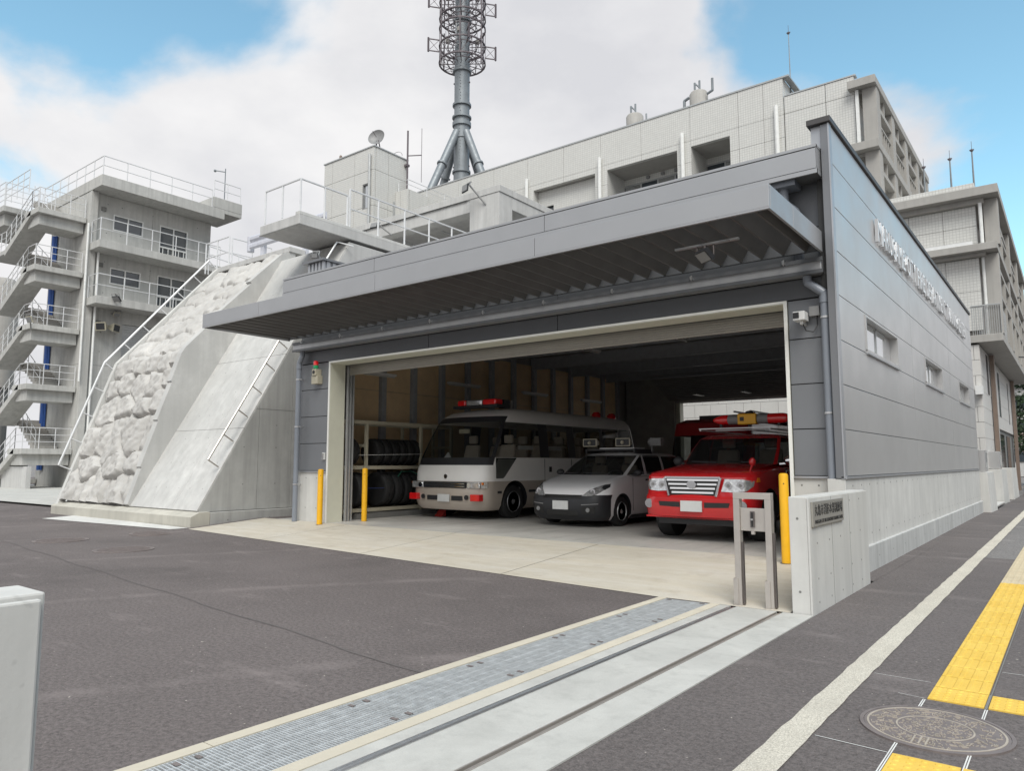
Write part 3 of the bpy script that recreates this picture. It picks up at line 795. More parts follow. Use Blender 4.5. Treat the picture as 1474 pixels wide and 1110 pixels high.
# gutter beam under the canopy
gt = part('gutter', 'canopy_metal', gar, [(XW + .02, XS - .15, YF - .02, YW - .015, 3.665, 3.835)], bevel=.008)
part('gutter_lip', 'front_dark', gt, [(XW + .02, XS - .13, YF - .04, YF - .022, 3.80, 3.85), (XW + .02, XS - .13, YF - .035, YF - .021, 3.655, 3.70)])
m = MB()
for k in range(9):
    x = -12.5 + k * 1.22; m.box(x - .015, x + .015, YF - .07, YF - .04, 3.815, 3.86); m.tube((x, YF - .055, 3.80), (x, YF - .055, 3.87), .008, 6)
m.build('bolt', 'steel_bright', gt)

# louvred canopy
CX0, CX1, CY0, CY1, CZ0, CZ1 = -12.98, -2.28, 7.20, 9.14, 3.905, 4.165
cn = part('canopy', 'canopy_metal', gar, [(CX0, CX1, CY0, CY0 + .035, CZ0 + .001, CZ0 + .02)])
fj = [CX0, -11.15, -8.15, -5.2, CX1]
for a, b in zip(fj, fj[1:]):
    part('fascia_panel', 'canopy_metal', cn, [(a + .003, b - .003, CY0, CY0 + .03, CZ0 + .02, CZ1)], bevel=.004)
    part('fascia_panel', 'canopy_metal', cn, [(a + .003, b - .003, CY0 + .03, CY0 + .16, CZ1 - .03, CZ1 - .004)])
for a, b in ((CY0 + .034, 8.0), (8.0, CY1)):
    part('side_panel', 'canopy_metal', cn, [(CX1 - .03, CX1, a + .003, b - .003, CZ0, CZ1)], bevel=.004)
part('side_panel', 'canopy_metal', cn, [(CX0, CX0 + .03, CY0 + .034, CY1, CZ0, CZ1)])
part('back_beam', 'front_dark', cn, [(CX0 + .03, CX1 - .03, CY1 - .05, CY1, CZ0 + .02, CZ1 - .02)])
bm_ = None
pitch = 0.268; x = CX1 - .12; k = 0
while x > CX0 + .1:
    if bm_ is None:
        b = MB(); y0, y1 = CY0 + .035, CY1 - .052
        pr = [(-.075, 0.0), (-.05, 0.0), (-.045, .012), (0.06, .20), (.045, .205), (-.06, .016), (-.075, .016)]
        b.prism([(x + p[0], CZ0 + .028 + p[1]) for p in pr], 'y', y0, y1)
        ob = b.build('louvre_blade', 'blade_mat', cn); bm_ = ob
    else:
        ob = bm_.copy(); COL.objects.link(ob); ob.parent = cn; ob.location.x = -pitch * k
    k += 1; x -= pitch
# roof edge box above
RB = dict(x0=-13.05, x1=-2.262, y0=8.99, z0=4.86, z1=5.225)
rb = part('roof_edge', 'panel_trim', gar, [(RB['x0'] + .01, RB['x1'] - .01, RB['y0'] + .02, YW + .3, RB['z0'] + .01, RB['z1'] - .01)])
part('upper_strip', 'canopy_metal', rb, [(RB['x0'], RB['x1'], RB['y0'] - .006, RB['y0'] + .03, RB['z1'] - .035, RB['z1'])])
part('lower_strip', 'canopy_metal', rb, [(RB['x0'], RB['x1'], RB['y0'] - .004, RB['y0'] + .03, RB['z0'], RB['z0'] + .055)])
inset_panels(rb, 'edge_panel', 'canopy_metal', 'y', [RB['x0'], -10.2, -6.3, RB['x1']], [RB['z0'] + .06, RB['z1'] - .042], RB['y0'], RB['y0'] + .019, .01)
part('side_cap', 'canopy_metal', rb, [(RB['x1'] - .009, RB['x1'], RB['y0'], YW + .3, RB['z0'], RB['z0'] + .055), (RB['x1'] - .009, RB['x1'] - .002, RB['y0'], YW + .3, RB['z0'] + .06, RB['z1'] - .042), (RB['x1'] - .009, RB['x1'], RB['y0'], YW + .3, RB['z1'] - .035, RB['z1'])])
part('roof', 'panel_trim', gar, [(XW - .2, XS - .26, YW + .31, YE, 5.0, 5.15)])
# drainage elbow under the roof edge
m = MB(); m.box(-2.9, -2.55, 9.06, 9.33, 4.80, 4.94); m.build('drain_box', 'pipe_mat', gar)
m = MB(); m.path([(-2.72, 9.18, 4.80), (-2.72, 9.18, 4.62), (-2.60, 9.22, 4.5), (-2.58, 9.25, 4.2), (-2.58, 9.25, 3.84)], .055, 12); m.build('drain_elbow', 'pipe_mat', gar, smooth=True)
# downpipes
def downpipe(pts, br, label_part):
    p = MB(); p.path(pts, .052, 14); o = p.build('downpipe', 'pipe_mat', gar, smooth=True)
    for z in br:
        x, y = pts[-1][0], pts[-1][1]
        c = MB(); c.lathe([(.053, -.012), (.060, -.012), (.060, .012), (.053, .012)], (x, y, z), 'z', 14); c.box(x + .05, x + .11, y - .01, y + .01, z - .008, z + .008); c.box(x - .01, x + .01, y + .05, YW, z - .01, z + .01)
        c.build('pipe_bracket', 'steel_bright', o)
    m = MB(); zc = pts[-2][2] - .08
    m.lathe([(.052, -.04), (.060, -.04), (.060, .04), (.052, .04)], (pts[-1][0], pts[-1][1], zc), 'z', 14); m.build('collar', 'pipe_mat', o, smooth=True)
downpipe([(-2.50, 9.24, 3.66), (-2.50, 9.24, 3.58), (-2.31, 9.24, 3.42), (-2.31, 9.24, 0.0)], (3.12, 1.95), '')
downpipe([(-12.62, 9.22, 3.66), (-12.62, 9.22, 3.58), (-12.72, 9.22, 3.42), (-12.72, 9.22, F)], (3.08, 2.1, .92), '')
# interior
inn = part('inner_wall', 'inner_dark', gar, [(XW - .2, XW - .15, YW + .3, YB, F, 5.0), (XS - .26, XS - .2, YW + .3, YB, F, 2.8), (XS - .26, XS - .2, YW + .3, YB, 3.42, 5.0)])
for k in range(14):
    y0 = YW + .45 + k * 1.02
    if y0 + .84 < YB: part('inner_panel', 'inner_panel', inn, [(XW - .15, XW - .12, y0, y0 + .84, F + 1.2 * 0, 3.05), (XW - .15, XW - .12, y0, y0 + .84, 3.062, 4.3)])
    part('inner_column', 'inner_column', inn, [(XW - .15, XW - .03, y0 - .16, y0 - .02, F, 4.6)])
part('inner_back', 'inner_dark', gar, [(XW - .1, -11.05, YB - .25, YB - .15, F, 4.9), (-11.05, XS - .3, YB - .25, YB - .15, 3.5, 4.9), (-3.6, XS - .3, YB - .25, YB - .15, F, 3.5)])
part('rear_jamb', 'cream_paint', gar, [(-11.03, -10.88, YB - .16, YE + .02, F, 3.45)])
part('inner_ceiling', 'inner_dark', gar, [(XW - .15, XS - .26, YW + .5, YB, 4.75, 4.8)])
for k in range(6):
    y0 = 11.0 + 2.2 * k
    part('roof_beam', 'inner_column', gar, [(XW, XS - .27, y0, y0 + .12, 4.15, 4.18), (XW, XS - .27, y0 + .05, y0 + .07, 4.18, 4.45), (XW, XS - .27, y0, y0 + .12, 4.45, 4.48)])
for k in range(5): part('purlin', 'inner_column', gar, [(-11.5 + 2.0 * k, -11.44 + 2.0 * k, YW + 1.1, YB - .3, 4.5, 4.6)])
# rear roller door, half raised: slatted leaf seen from below
m = MB()
for k in range(16):
    f = k / 16; y = 22.0 + 1.6 * f; z = 4.25 - .72 * f
    m.box(-11.2, -3.5, y, y + .085, z - .02, z); m.box(-11.2, -3.5, y + .085, y + .1, z - .035, z - .02)
ro = m.build('rear_shutter', 'plastic_grey', gar); ro['kind'] = 'stuff'
for x in (-9.9, -8.3, -6.7, -5.1): part('shutter_hanger', 'sash', gar, [(x, x + .12, 22.6, 23.3, 3.60, 3.64)])
# strip lights
def striplight(x, y, z, dx, dy, L, lab):
    t = thing('strip_light', lab, 'ceiling light', (x, y, z), 'strip lights inside the garage')
    d = Vector((dx, dy, 0)).normalized() * L / 2; c = Vector((x, y, z))
    b = MB(); b.bar(c - d, c + d, .09, .05); b.build('housing', 'white_paint', t)
    b = MB(); b.tube(c - d * .96 - Vector((0, 0, .045)), c + d * .96 - Vector((0, 0, .045)), .018, 8); b.build('tube', 'tube_glass', t)
    if z > 4.0:
        b = MB(); b.box(x - .015, x + .015, y - .015, y + .015, z + .02, 4.76); b.build('hanger', 'sash', t)
    else:
        b = MB(); b.box(XW - .12, x - .03, y - .02, y + .02, z - .01, z + .02); b.build('hanger', 'sash', t)
striplight(-12.7, 11.3, 3.42, 0, 1, 1.25, 'strip light on the beige wall above the tyre rack')
striplight(-12.7, 14.4, 3.42, 0, 1, 1.25, 'strip light high on the wall above the minibus roof')
striplight(-12.7, 17.6, 3.42, 0, 1, 1.25, 'strip light on the wall above the rear of the minibus')
striplight(-12.7, 20.8, 3.42, 0, 1, 1.25, 'farthest strip light on the left inner wall beside the beacon')
striplight(-9.0, 14.5, 4.05, 0, 1, 1.3, 'hanging strip light in the middle bay, leftmost of three')
striplight(-6.6, 14.2, 4.05, 0, 1, 1.3, 'hanging strip light in the middle bay between two others')
striplight(-4.6, 12.5, 4.05, 0, 1, 1.3, 'hanging strip light nearest the right-hand door jamb')
# tie holes on the concrete
def ties(parent, pts, r=.012):
    m = MB()
    for p, ax in pts:
        if ax == 'x': m.lathe([(r, -.004), (r, .0015)], p, 'x', 8)
        elif ax == 'y': m.lathe([(r, -.0015), (r, .004)], p, 'y', 8)
    o = m.build('tie_hole', 'concrete_dark', parent); o['kind'] = 'stuff'; return o
ties(gar, [((XS, 9.5 + .45 * i, z), 'x') for i in range(32) for z in (1.08, .46)])
ties(gar, [((XS + .035, 9.7 + .9 * i, .16), 'x') for i in range(15)], .010)
ties(gar, [((x, YW, z), 'y') for x in (-12.55, -12.2) for z in (.45, 1.05)] + [((x, YW, 1.08), 'y') for x in (-2.7, -2.5)])

# entrance wing wall with the name plate
ww = thing('entrance_wall', 'low pale concrete wing wall carrying the engraved steel name plate', 'wall', (-2.04, 8, 0))
part('wall_body', 'concrete_smooth', ww, [(-2.115, -1.955, 6.88, 9.15, -.05, 1.045)], bevel=.008)
part('wall_face', 'concrete_smooth', ww, [(-1.954, -1.935, 6.875, 9.16, -.05, 1.035)], bevel=.004)
ties(ww, [((-1.935, 7.1 + .42 * i, z), 'x') for i in range(5) for z in (.96, .62, .30, .09)], .010)
ties(ww, [((-2.04, 6.88, z), 'y') for z in (.85, .2)], .012)
part('joint', 'concrete_dark', ww, [(-1.9365, -1.9335, 7.62, 7.626, 0, 1.03), (-1.9365, -1.9335, 8.32, 8.324, 0, 1.03)])

def text_mesh(body, size, extrude=0.0, align='LEFT', bold=0.0, spacing=1.0):
    cu = bpy.data.curves.new('txt', 'FONT'); cu.body = body; cu.size = size; cu.extrude = extrude
    cu.align_x = align; cu.align_y = 'BOTTOM'; cu.resolution_u = 2; cu.offset = bold; cu.space_character = spacing
    o = bpy.data.objects.new('txt', cu); COL.objects.link(o)
    dg = bpy.context.evaluated_depsgraph_get()
    me = bpy.data.meshes.new_from_object(o.evaluated_get(dg)); bpy.data.objects.remove(o); return me
def fit(me, w, h, M):
    """scale flat text to width w, height h and place its lower-left corner by matrix M"""
    xs = [v.co.x for v in me.vertices]; ys_ = [v.co.y for v in me.vertices]
    x0, x1, y0, y1 = min(xs), max(xs), min(ys_), max(ys_)
    for v in me.vertices:
        v.co.x = (v.co.x - x0) * w / (x1 - x0); v.co.y = (v.co.y - y0) * h / (y1 - y0)
    me.transform(M)
MX = Matrix(((0, 0, 1, 0), (1, 0, 0, 0), (0, 1, 0, 0), (0, 0, 0, 1)))      # text plane facing +X, reading towards +Y
pl = thing('name_plate', 'engraved stainless name plate with black Japanese lettering on the wing wall', 'sign', (-1.93, 7.4, .9))
part('plate', 'sign_plate', pl, [(-1.933, -1.915, 6.93, 8.02, .775, 1.0)], bevel=.003)
for body, w, h, y, z in (("丸亀市消防本部訓練場", .98, .105, 6.99, .868), ("MARUGAME CITY FIRE DEPARTMENT TRAINING CENTER", .98, .034, 6.99, .80)):
    me = text_mesh(body, 1, .001, bold=.0)
    fit(me, w, h, Matrix.Translation((-1.9135, y, z)) @ MX)
    me.transform(Matrix.Translation(-Vector(pl.location))); me.materials.append(MATS['ink_black'])
    o = link('lettering', me, pl)

# raised letters on the side wall
sg = thing('wall_lettering', 'raised silver English lettering along the top of the side wall', 'sign', (XS, 16, 4.7))
body = "MARUGAME CITY FIRE DEPARTMENT TRAINING CENTER"
import itertools
adv = {'I': .42, ' ': .52, 'M': 1.15, 'W': 1.2}
tot = sum(adv.get(c, .9) for c in body) - .15
y = 11.55; sc = (22.25 - 11.55) / tot
cache = {}
for c in body:
    w = adv.get(c, .9)
    if c != ' ':
        if c not in cache:
            me = text_mesh(c, 1, 0, bold=.0)
            fit(me, 1, 1, Matrix.Identity(4))
            bm = bmesh.new(); bm.from_mesh(me)
            bmesh.ops.remove_doubles(bm, verts=bm.verts, dist=1e-4)
            gtop = bm.faces[:]
            r = bmesh.ops.extrude_face_region(bm, geom=gtop)
            for v in r['geom']:
                if isinstance(v, bmesh.types.BMVert): v.co.z += .045
            bmesh.ops.recalc_face_normals(bm, faces=bm.faces)
            m2 = bpy.data.meshes.new('letter'); bm.to_mesh(m2); bm.free()
            m2.materials.append(MATS['letter_face']); m2.materials.append(MATS['letter_side'])
            for p in m2.polygons: p.material_index = 0 if abs(p.normal.z) > .7 else 1
            cache[c] = m2
        me = cache[c].copy()
        wl_ = (w - .22) * sc
        S = Matrix.Diagonal((wl_, .345, 1, 1))
        me.transform(Matrix.Translation((0.012, y - 16, 4.60 - 4.7)) @ MX @ S)
        link('letter', me, sg)
    y += w * sc
# ------------------------------------------------------------ training ramp with artificial rock face
XR_, XSP, XL_ = -14.3, -17.32, -20.98
rmp = thing('training_ramp', 'pale concrete training slope with smooth ramp and sculpted rock face', 'training slope', (-17.6, 12, 0))
yb = 7.93
def ramp_y(z): return 8.0 + (z - .34) / 1.745
prof = [(8.0, .34), (ramp_y(7.0), 7.0), (12.6, 7.0), (12.6, -.1), (8.0, -.1)]
m = MB(); m.prism([(8.004, .342), (ramp_y(6.95), 6.95), (ramp_y(6.95) + 1.5, 6.95), (18, 6.95), (18, -.1), (8.004, -.1)], 'x', XSP + .002, XR_ - .002); m.build('ramp_core', 'concrete_shaded', rmp)
# smooth inclined slabs: form-board panels between the joints
def incl(name, mat_, x0, x1, z0, z1, t=.03, gap=.006, kind=None):
    n = Vector((0, -.8676, .497)); m = MB(); g = gap / 2
    P = lambda x, z: Vector((x, ramp_y(z), z))
    a, b, c, d = P(x0 + g, z0 + g), P(x1 - g, z0 + g), P(x1 - g, z1 - g), P(x0 + g, z1 - g)
    m.hexa([a, b, b - n * -t, a - n * -t, d, c, c - n * -t, d - n * -t])
    o = m.build(name, mat_, rmp, bevel=.004)
    return o
zs_ = [.36, 2.1, 3.85, 5.6, 6.95]; xs_ = [XSP, -16.3, -15.3, XR_ + .01]
for a, b in zip(xs_, xs_[1:]):
    for c, d in zip(zs_, zs_[1:]): incl('slope_slab', 'concrete_ramp', a, b, c, d)
# plinth
m = MB(); m.prism([(7.78, -.1), (7.78, .27), (7.96, .355), (8.2, .355), (8.2, -.1)], 'x', -21.0, XR_ + .16); m.build('plinth', 'plinth_mat', rmp, bevel=.008)
part('side_plinth', 'concrete_shaded', rmp, [(XR_, XR_ + .16, 8.21, 12, -.1, .34)], bevel=.008)
# side face with joints
def sidepoly(y0, y1, z0, z1):
    pts = []
    yy0 = max(y0, ramp_y(z0)) if ramp_y(z0) > y0 else y0
    pts.append((max(y0, ramp_y(z0)), z0)); pts.append((y1, z0))
    if ramp_y(z1) < y1:
        pts.append((y1, z1)); pts.append((max(y0, ramp_y(z1)), z1))
        if ramp_y(z1) < y0: pts.append(None)
    else: pts.append((y1, .34 + (y1 - 8.0) * 1.745))
    pts = [p for p in pts if p]
    zz = .34 + (y0 - 8.0) * 1.745
    if ramp_y(z0) < y0 and z0 < zz < z1: pts.append((y0, zz))
    return pts
ycut = [8.03, 9.35, 10.2, 11.4, 12.8, 14.6, 18.0]; zcut = [.35, 2.55, 4.75, 6.95]
g = .004
for a, b in zip(ycut, ycut[1:]):
    for c, d in zip(zcut, zcut[1:]):
        if .34 + (b - 8.0) * 1.745 <= c: continue
        pp = sidepoly(a + g, b - g, c + g, d - g)
        if len(pp) < 3: continue
        m = MB(); m.prism(pp, 'x', XR_ - .001, XR_ + .02); m.build('side_slab', 'concrete_shaded' if c < 4 else 'concrete_wall', rmp)  # lower slabs carry painted shade, upper ones the plain wall concrete
ties(rmp, [((XR_ + .02, y, z), 'x') for y in (9.0, 9.8, 10.6) for z in (.9, 1.7, 2.2, 3.3) if ramp_y(z) < y - .2] + [((XR_ + .16, y, .17), 'x') for y in (8.6, 9.6)], .014)
def tie_ramp():
    m = MB(); n = Vector((0, -.8676, .497))
    for x in (-17.05, -16.5, -16.05, -15.5, -15.05, -14.55):
        for z in [.8 + .55 * i for i in range(11)]:
            p = Vector((x, ramp_y(z), z)) + n * .0305; m.tube(p - n * .003, p + n * .001, .011, 7)
    o = m.build('slope_tie_hole', 'concrete_dark', rmp); o['kind'] = 'stuff'
tie_ramp()
# rock surface: steep below the bend, flatter above
B0, B1, B2 = Vector((8.0, .40)), Vector((9.22, 4.04)), Vector((12.0, 7.25))
L1, L2 = (B1 - B0).length, (B2 - B1).length
def rock_pt(u, v):
    """u across (0..1 from the left), v along the slope in metres -> point, outward normal"""
    if v < L1:
        p = B0.lerp(B1, v / L1); d = (B1 - B0) / L1
    else:
        p = B1.lerp(B2, (v - L1) / L2); d = (B2 - B1) / L2
    k = min(1, max(0, (v - L1 + .35) / .7)); d = ((B1 - B0) / L1).lerp((B2 - B1) / L2, k).normalized()
    return Vector((XL_ + .16 + u, p.x, p.y)), Vector((0, -d.y, d.x))
WU = XSP - (XL_ + .16); LV = L1 + L2
rg = random.Random(21); seeds = []
v = .28; row = 0
rows_h = [.42, .95, .62, .85, .55, .62, .8, .85, .75, .6, .5]
for hrow in rows_h:
    nn = max(2, round(WU / (hrow * rg.uniform(.95, 1.35))))
    off = rg.random()
    for i in range(nn):
        seeds.append((WU * (i + .5 + rg.uniform(-.22, .22) + (row % 2) * .2) / nn, v + hrow / 2 - .25 + rg.uniform(-.18, .18) * hrow, rg.uniform(.8, 1.15), rg.uniform(.13, .22)))
    v += hrow
    row += 1
    if v > LV: break
NU, NV = 120, 250
HH = {}; CELL = {}
def cell_of(u, v):
    wu = u + .10 * noise.noise(Vector((u * 2.1, v * 2.1, 3))); wv = v + .10 * noise.noise(Vector((u * 2.1, v * 2.1, 9)))
    best = []
    for k, (a, b, wgt, hh) in enumerate(seeds):
        d = math.hypot((wu - a) * .92, (wv - b) * 1.08) * wgt; best.append((d, k))
    best.sort(); return best[0][1], best[1][0] - best[0][0]
def rock_height(u, v):
    k, gap = cell_of(u, v)
    if k in MERGE_GUARD and False: pass
    dome = math.sin(min(1.0, gap / .22) * PI / 2) ** .6
    hh = seeds[k][3]
    edge = min(1, min(u, WU - u) / .06) 
    q = Vector((u, v, 0))
    strata = noise.noise(Vector(((u * .75 - v * .5) * 5.5 + seeds[k][0] * 5, (u * .5 + v * .75) * 1.3, seeds[k][3] * 30)))
    fine = noise.fractal(Vector((u * 6, v * 6, 1.7)), 1.0, 2.0, 5)
    rid = abs(noise.noise(Vector(((u * .8 - v * .45) * 11, (u * .45 + v * .8) * 3, 4.2))))
    topf = 1.0 if v < L1 + .2 else .62
    lower = -0.05 * (1 - min(1, gap / .5)) 
    tilt = .05 * (((u - seeds[k][0]) * math.cos(seeds[k][3] * 90) + (v - seeds[k][1]) * math.sin(seeds[k][3] * 90)))
    chis = noise.noise(Vector(((u * .8 - v * .6) * 16, (u * .6 + v * .8) * 2.2, seeds[k][3] * 50)))
    if v > L1 + .2: strata *= 1.7; chis *= 1.5
    h_ = topf * dome * (hh + .05 * strata + tilt + .034 * fine + .024 * chis) - .075
    e_ = math.sin(min(1, max(0, WU - u) / .16) * PI / 2)
    return h_ * e_ - .02 * (1 - e_), k
MERGE_GUARD = ()
pts = {}
for j in range(NV + 1):
    for i in range(NU + 1):
        u, vv = WU * i / NU, LV * j / NV
        h, k = rock_height(u, vv)
        p, n = rock_pt(u, vv)
        pts[i, j] = p + n * h; CELL[i, j] = k
cells = {}
for j in range(NV):
    for i in range(NU):
        k = cell_of(WU * (i + .5) / NU, LV * (j + .5) / NV)[0]
        cells.setdefault(k, []).append((i, j))
for k, qs in cells.items():
    idx = {}; vs = []; fs = []
    for (i, j) in qs:
        f = []
        for q in ((i, j), (i + 1, j), (i + 1, j + 1), (i, j + 1)):
            if q not in idx: idx[q] = len(vs); vs.append(pts[q])
            f.append(idx[q])
        fs.append(tuple(f))
    m = MB(); m.add(vs, fs); o = m.build('rock', 'rock_mat', rmp)
    for p in o.data.polygons: p.use_smooth = True
    try: o.data.set_sharp_from_angle(angle=R_(35))
    except Exception: pass
# concrete body behind the rock, stepped side shoulder, left stringer
bod = [(8.12, -.1), (8.12, .36), (B1.x + .14, B1.y - .03), (B2.x + .14, B2.y - .06), (12.9, B2.y), (12.9, -.1)]
m = MB(); m.prism(bod, 'x', XL_ + .05, XSP - .02); m.build('rock_backing', 'rock_mat', rmp)
sh = [(8.0, .36)]
for k, (yy, zz) in enumerate([(7.93, .42), (8.20, 1.25), (8.17, 1.27), (8.53, 2.35), (8.50, 2.38), (8.82, 3.3), (8.79, 3.33), (9.03, 4.05), (9.12, 4.2), (9.95, 5.12), (9.91, 5.16), (10.85, 6.14), (10.80, 6.18), (11.75, 7.15), (12.0, 7.28)]): sh.append((yy, zz))
sh += [(12.2, 7.28), (12.2, .36)]
m = MB(); m.prism(sh, 'x', XSP - .05, XSP + .16); m.build('rock_shoulder', 'concrete_ramp', rmp)
m = MB()
for (a, b, c, d) in (((7.86, .30), (9.13, 4.10), (9.30, 4.02), (8.03, .30)), ((9.13, 4.10), (12.0, 7.42), (12.15, 7.30), (9.30, 4.02))):
    m.prism([a, b, c, d], 'x', XL_, XL_ + .14)
m.build('edge_stringer', 'concrete_smooth', rmp, bevel=.01)
part('top_cap', 'concrete_wall', rmp, [(XL_ - .2, XSP + .2, 11.98, 12.5, 7.27, 7.42)], bevel=.01)
part('landing_block', 'concrete_tower', rmp, [(XL_ - .9, XL_ - .001, 12.6, 14.5, 5.9, 7.2), (XL_, XR_ - 3.1, 12.92, 24, -.1, 6.9)])
# wall and walkway behind, cantilever platform
part('walkway', 'concrete_wall', rmp, [(-15.88, XR_ + .03, 10.22, 17.8, 7.03, 7.27)], bevel=.008)
part('platform_edge', 'concrete_dark', rmp, [(-15.89, XR_ + .036, 10.21, 10.222, 7.01, 7.035), (XR_ + .03, XR_ + .04, 10.22, 11.9, 7.01, 7.035)])
part('walkway_kerb', 'concrete_smooth', rmp, [(XR_ - .14, XR_ + .028, 10.225, 17.8, 7.272, 7.35)], bevel=.006)
# handrails
def srail(name, x, p0, p1, posts, off, mat_='rail_white'):
    m = MB(); a, b = Vector((x, *p0)), Vector((x, *p1)); m.tube(a, b, .024, 8)
    for f in posts:
        c = a.lerp(b, f); m.tube(c, c + Vector(off), .016, 6)
    return m.build(name, mat_, rmp)
srail('slope_handrail', XR_ - .05, (8.22, 1.42), (9.82, 4.15), (0, .2, .4, .6, .8, 1), (.0, .24, -.15), 'steel_brushed')
srail('slope_handrail', XR_ - .10, (11.0, 6.15), (11.45, 6.9), (1,), (.3, .28, -.10))
m = MB()
hp = [Vector((XL_ + .02, 7.88, 1.30)), Vector((XL_ + .02, 8.86, 4.10)), Vector((XL_ + .02, 11.75, 7.62))]
m.path(hp, .028, 8)
for a, b, n in ((0, 1, 4), (1, 2, 6)):
    for i in range(n):
        c = hp[a].lerp(hp[b], i / n); m.tube(c, c + Vector((.06, .30, -.13 if a == 0 else -.24)), .016, 6)
c = hp[2]; m.tube(c, c + Vector((.05, .3, -.28)), .02, 6)
m.build('slope_handrail', 'rail_white', rmp)
zt = 7.35
railing(rmp, [(-15.8, 10.3, zt), (XR_ - .06, 10.3, zt), (XR_ - .06, 11.72, zt)], .83, 0, .026, step=.74)
railing(rmp, [(XR_ - .06, 11.80, zt), (XR_ - .06, 17.6, zt)], 1.02, 1, .026, step=1.05)
railing(rmp, [(XL_ - .8, 12.1, 7.4), (XL_ + .55, 12.1, 7.4)], .98, 1, .024, step=.8)
railing(rmp, [(XL_ - .8, 12.2, 7.4), (XL_ - .8, 14.3, 7.2)], .95, 2, .02, step=.9)
railing(rmp, [(XL_ + .55, 12.2, 7.4), (XL_ + .55, 13.6, 7.4)], .95, 1, .02, step=.9)
# W-beam guard rail at the top
gr = thing('guard_rail', 'galvanised corrugated guard rail at the top of the rock slope', 'guard rail', (-18.3, 12.6, 7.4))
m = MB(); pr = [(0, 0), (.05, .04), (.05, .10), (0, .15), (0, .17), (.05, .22), (.05, .28), (0, .32), (-.012, .32), (-.012, 0)]
m.prism([(12.5 - p[0], 7.95 + p[1] * 1.35) for p in pr], 'x', -19.9, -16.2); m.build('beam', 'guard_rail', gr)
m = MB(); m.lathe([(.11, 7.93), (.11, 8.40)], (-20.05, 12.6, 0), 'z', 16); m.build('end_terminal', 'guard_rail', gr, smooth=True)
for x in (-19.3, -17.2):
    m = MB(); m.box(x - .08, x + .08, 12.51, 12.62, 7.3, 8.45); m.build('post', 'guard_rail', gr)
# grey clad box beside the garage eaves
gb = thing('roof_vent_box', 'grey corrugated metal box with dark lid behind the left eaves', 'vent box', (-13.3, 10.3, 5.2))
m = MB(); m.box(-13.85, -13.25, 10.2, 11.2, 5.0, 5.93)
for i in range(5): m.box(-13.80 + .125 * i, -13.735 + .125 * i, 10.17, 10.199, 5.0, 5.93)
for i in range(6): m.box(-13.249, -13.22, 10.25 + .16 * i, 10.33 + .16 * i, 5.0, 5.93)
m.build('body', 'panel_trim_light', gb); part('lid', 'panel_trim', gb, [(-13.93, -13.17, 10.1, 11.28, 5.93, 5.98)])

def floodlight(name_label, p, aim, size, arm_from, group='floodlights on the concrete buildings', dark=True, cat='floodlight'):
    p = Vector(p); aim = Vector(aim).normalized()
    t = thing('floodlight', name_label, cat, tuple(p), group)
    q = aim.to_track_quat('Z', 'Y')
    def H(w, h, z0, z1): return [p + q @ Vector((a * w, b * h, z)) for z in (z0, z1) for a, b in ((-1, -1), (1, -1), (1, 1), (-1, 1))]
    m = MB(); m.hexa(H(size, size * .75, -.05 * size * 6, 0)); m.build('housing', 'plastic_black' if dark else 'plastic_beige', t, bevel=.01)
    m = MB()
    m.hexa(H(size * .86, size * .62, .001, .012)); m.build('lens', 'plastic_grey', t)
    m = MB(); 
    for s in (-1, 1): m.bar(p + q @ Vector((s * size * 1.08, 0, -.03)), p + q @ Vector((s * size * 1.08, size * 1.2, -.12)), .02)
    m.bar(p + q @ Vector((-size * 1.1, size * 1.2, -.12)), p + q @ Vector((size * 1.1, size * 1.2, -.12)), .03)
    m.path([p + q @ Vector((0, size * 1.2, -.12)), Vector(arm_from) + Vector((0, 0, -.0))], .03, 8)
    m.build('bracket', 'plastic_grey', t); return t
floodlight('small black floodlight standing on the grey vent box', (-13.62, 10.2, 6.12), (.5, -.9, -.3), .08, (-13.6, 10.4, 5.98), dark=True)

# concrete frame building beside the walkway
fr = thing('concrete_frame_building', 'open concrete frame with deep beams behind the garage roof', 'building', (-17.5, 20, 0))
part('edge_beam', 'concrete_wall', fr, [(-21.6, XR_ - .5, 17.92, 18.4, 9.74, 10.17)], bevel=.01)
part('roof_slab', 'concrete_wall', fr, [(-21.7, XR_, 17.88, 24.5, 10.175, 10.40)], bevel=.01)
part('edge_beam', 'concrete_wall', fr, [(XR_ - .45, XR_ - .03, 18.6, 24.4, 9.74, 10.17)], bevel=.01)
part('drip_line', 'dark_gap', fr, [(-21.65, XR_ - 1.4, 17.875, 17.885, 10.15, 10.18)])
part('corner_column', 'concrete_wall', fr, [(XR_ - 1.3, XR_ - .03, 17.9, 18.6, 7.0, 10.17)], bevel=.01)
part('column', 'concrete_wall', fr, [(-21.6, -20.3, 17.9, 18.6, 7.0, 9.735)])
part('column', 'concrete_wall', fr, [(XR_ - .7, XR_ - .05, 23.5, 24.4, 7.0, 9.735)])
part('column', 'concrete_wall', fr, [(-18.2, -17.6, 23.4, 24.2, 7.0, 9.735)])
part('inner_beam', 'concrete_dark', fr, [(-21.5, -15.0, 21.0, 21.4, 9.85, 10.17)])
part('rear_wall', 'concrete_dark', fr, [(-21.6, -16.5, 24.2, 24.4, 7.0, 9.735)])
part('floor_slab', 'concrete_wall', fr, [(-21.6, XR_ - .03, 17.9, 24.4, 6.8, 7.0)])
part('lower_wall', 'concrete_wall', fr, [(-20.0, XR_ - .05, 18.5, 24.3, 0, 6.79)])
for x in (-19.5, -17.5): part('cable_tray', 'sash', fr, [(x, x + .06, 18.5, 20.9, 9.6, 9.64), (x - .2, x + .3, 20.2, 20.5, 9.4, 9.55)])
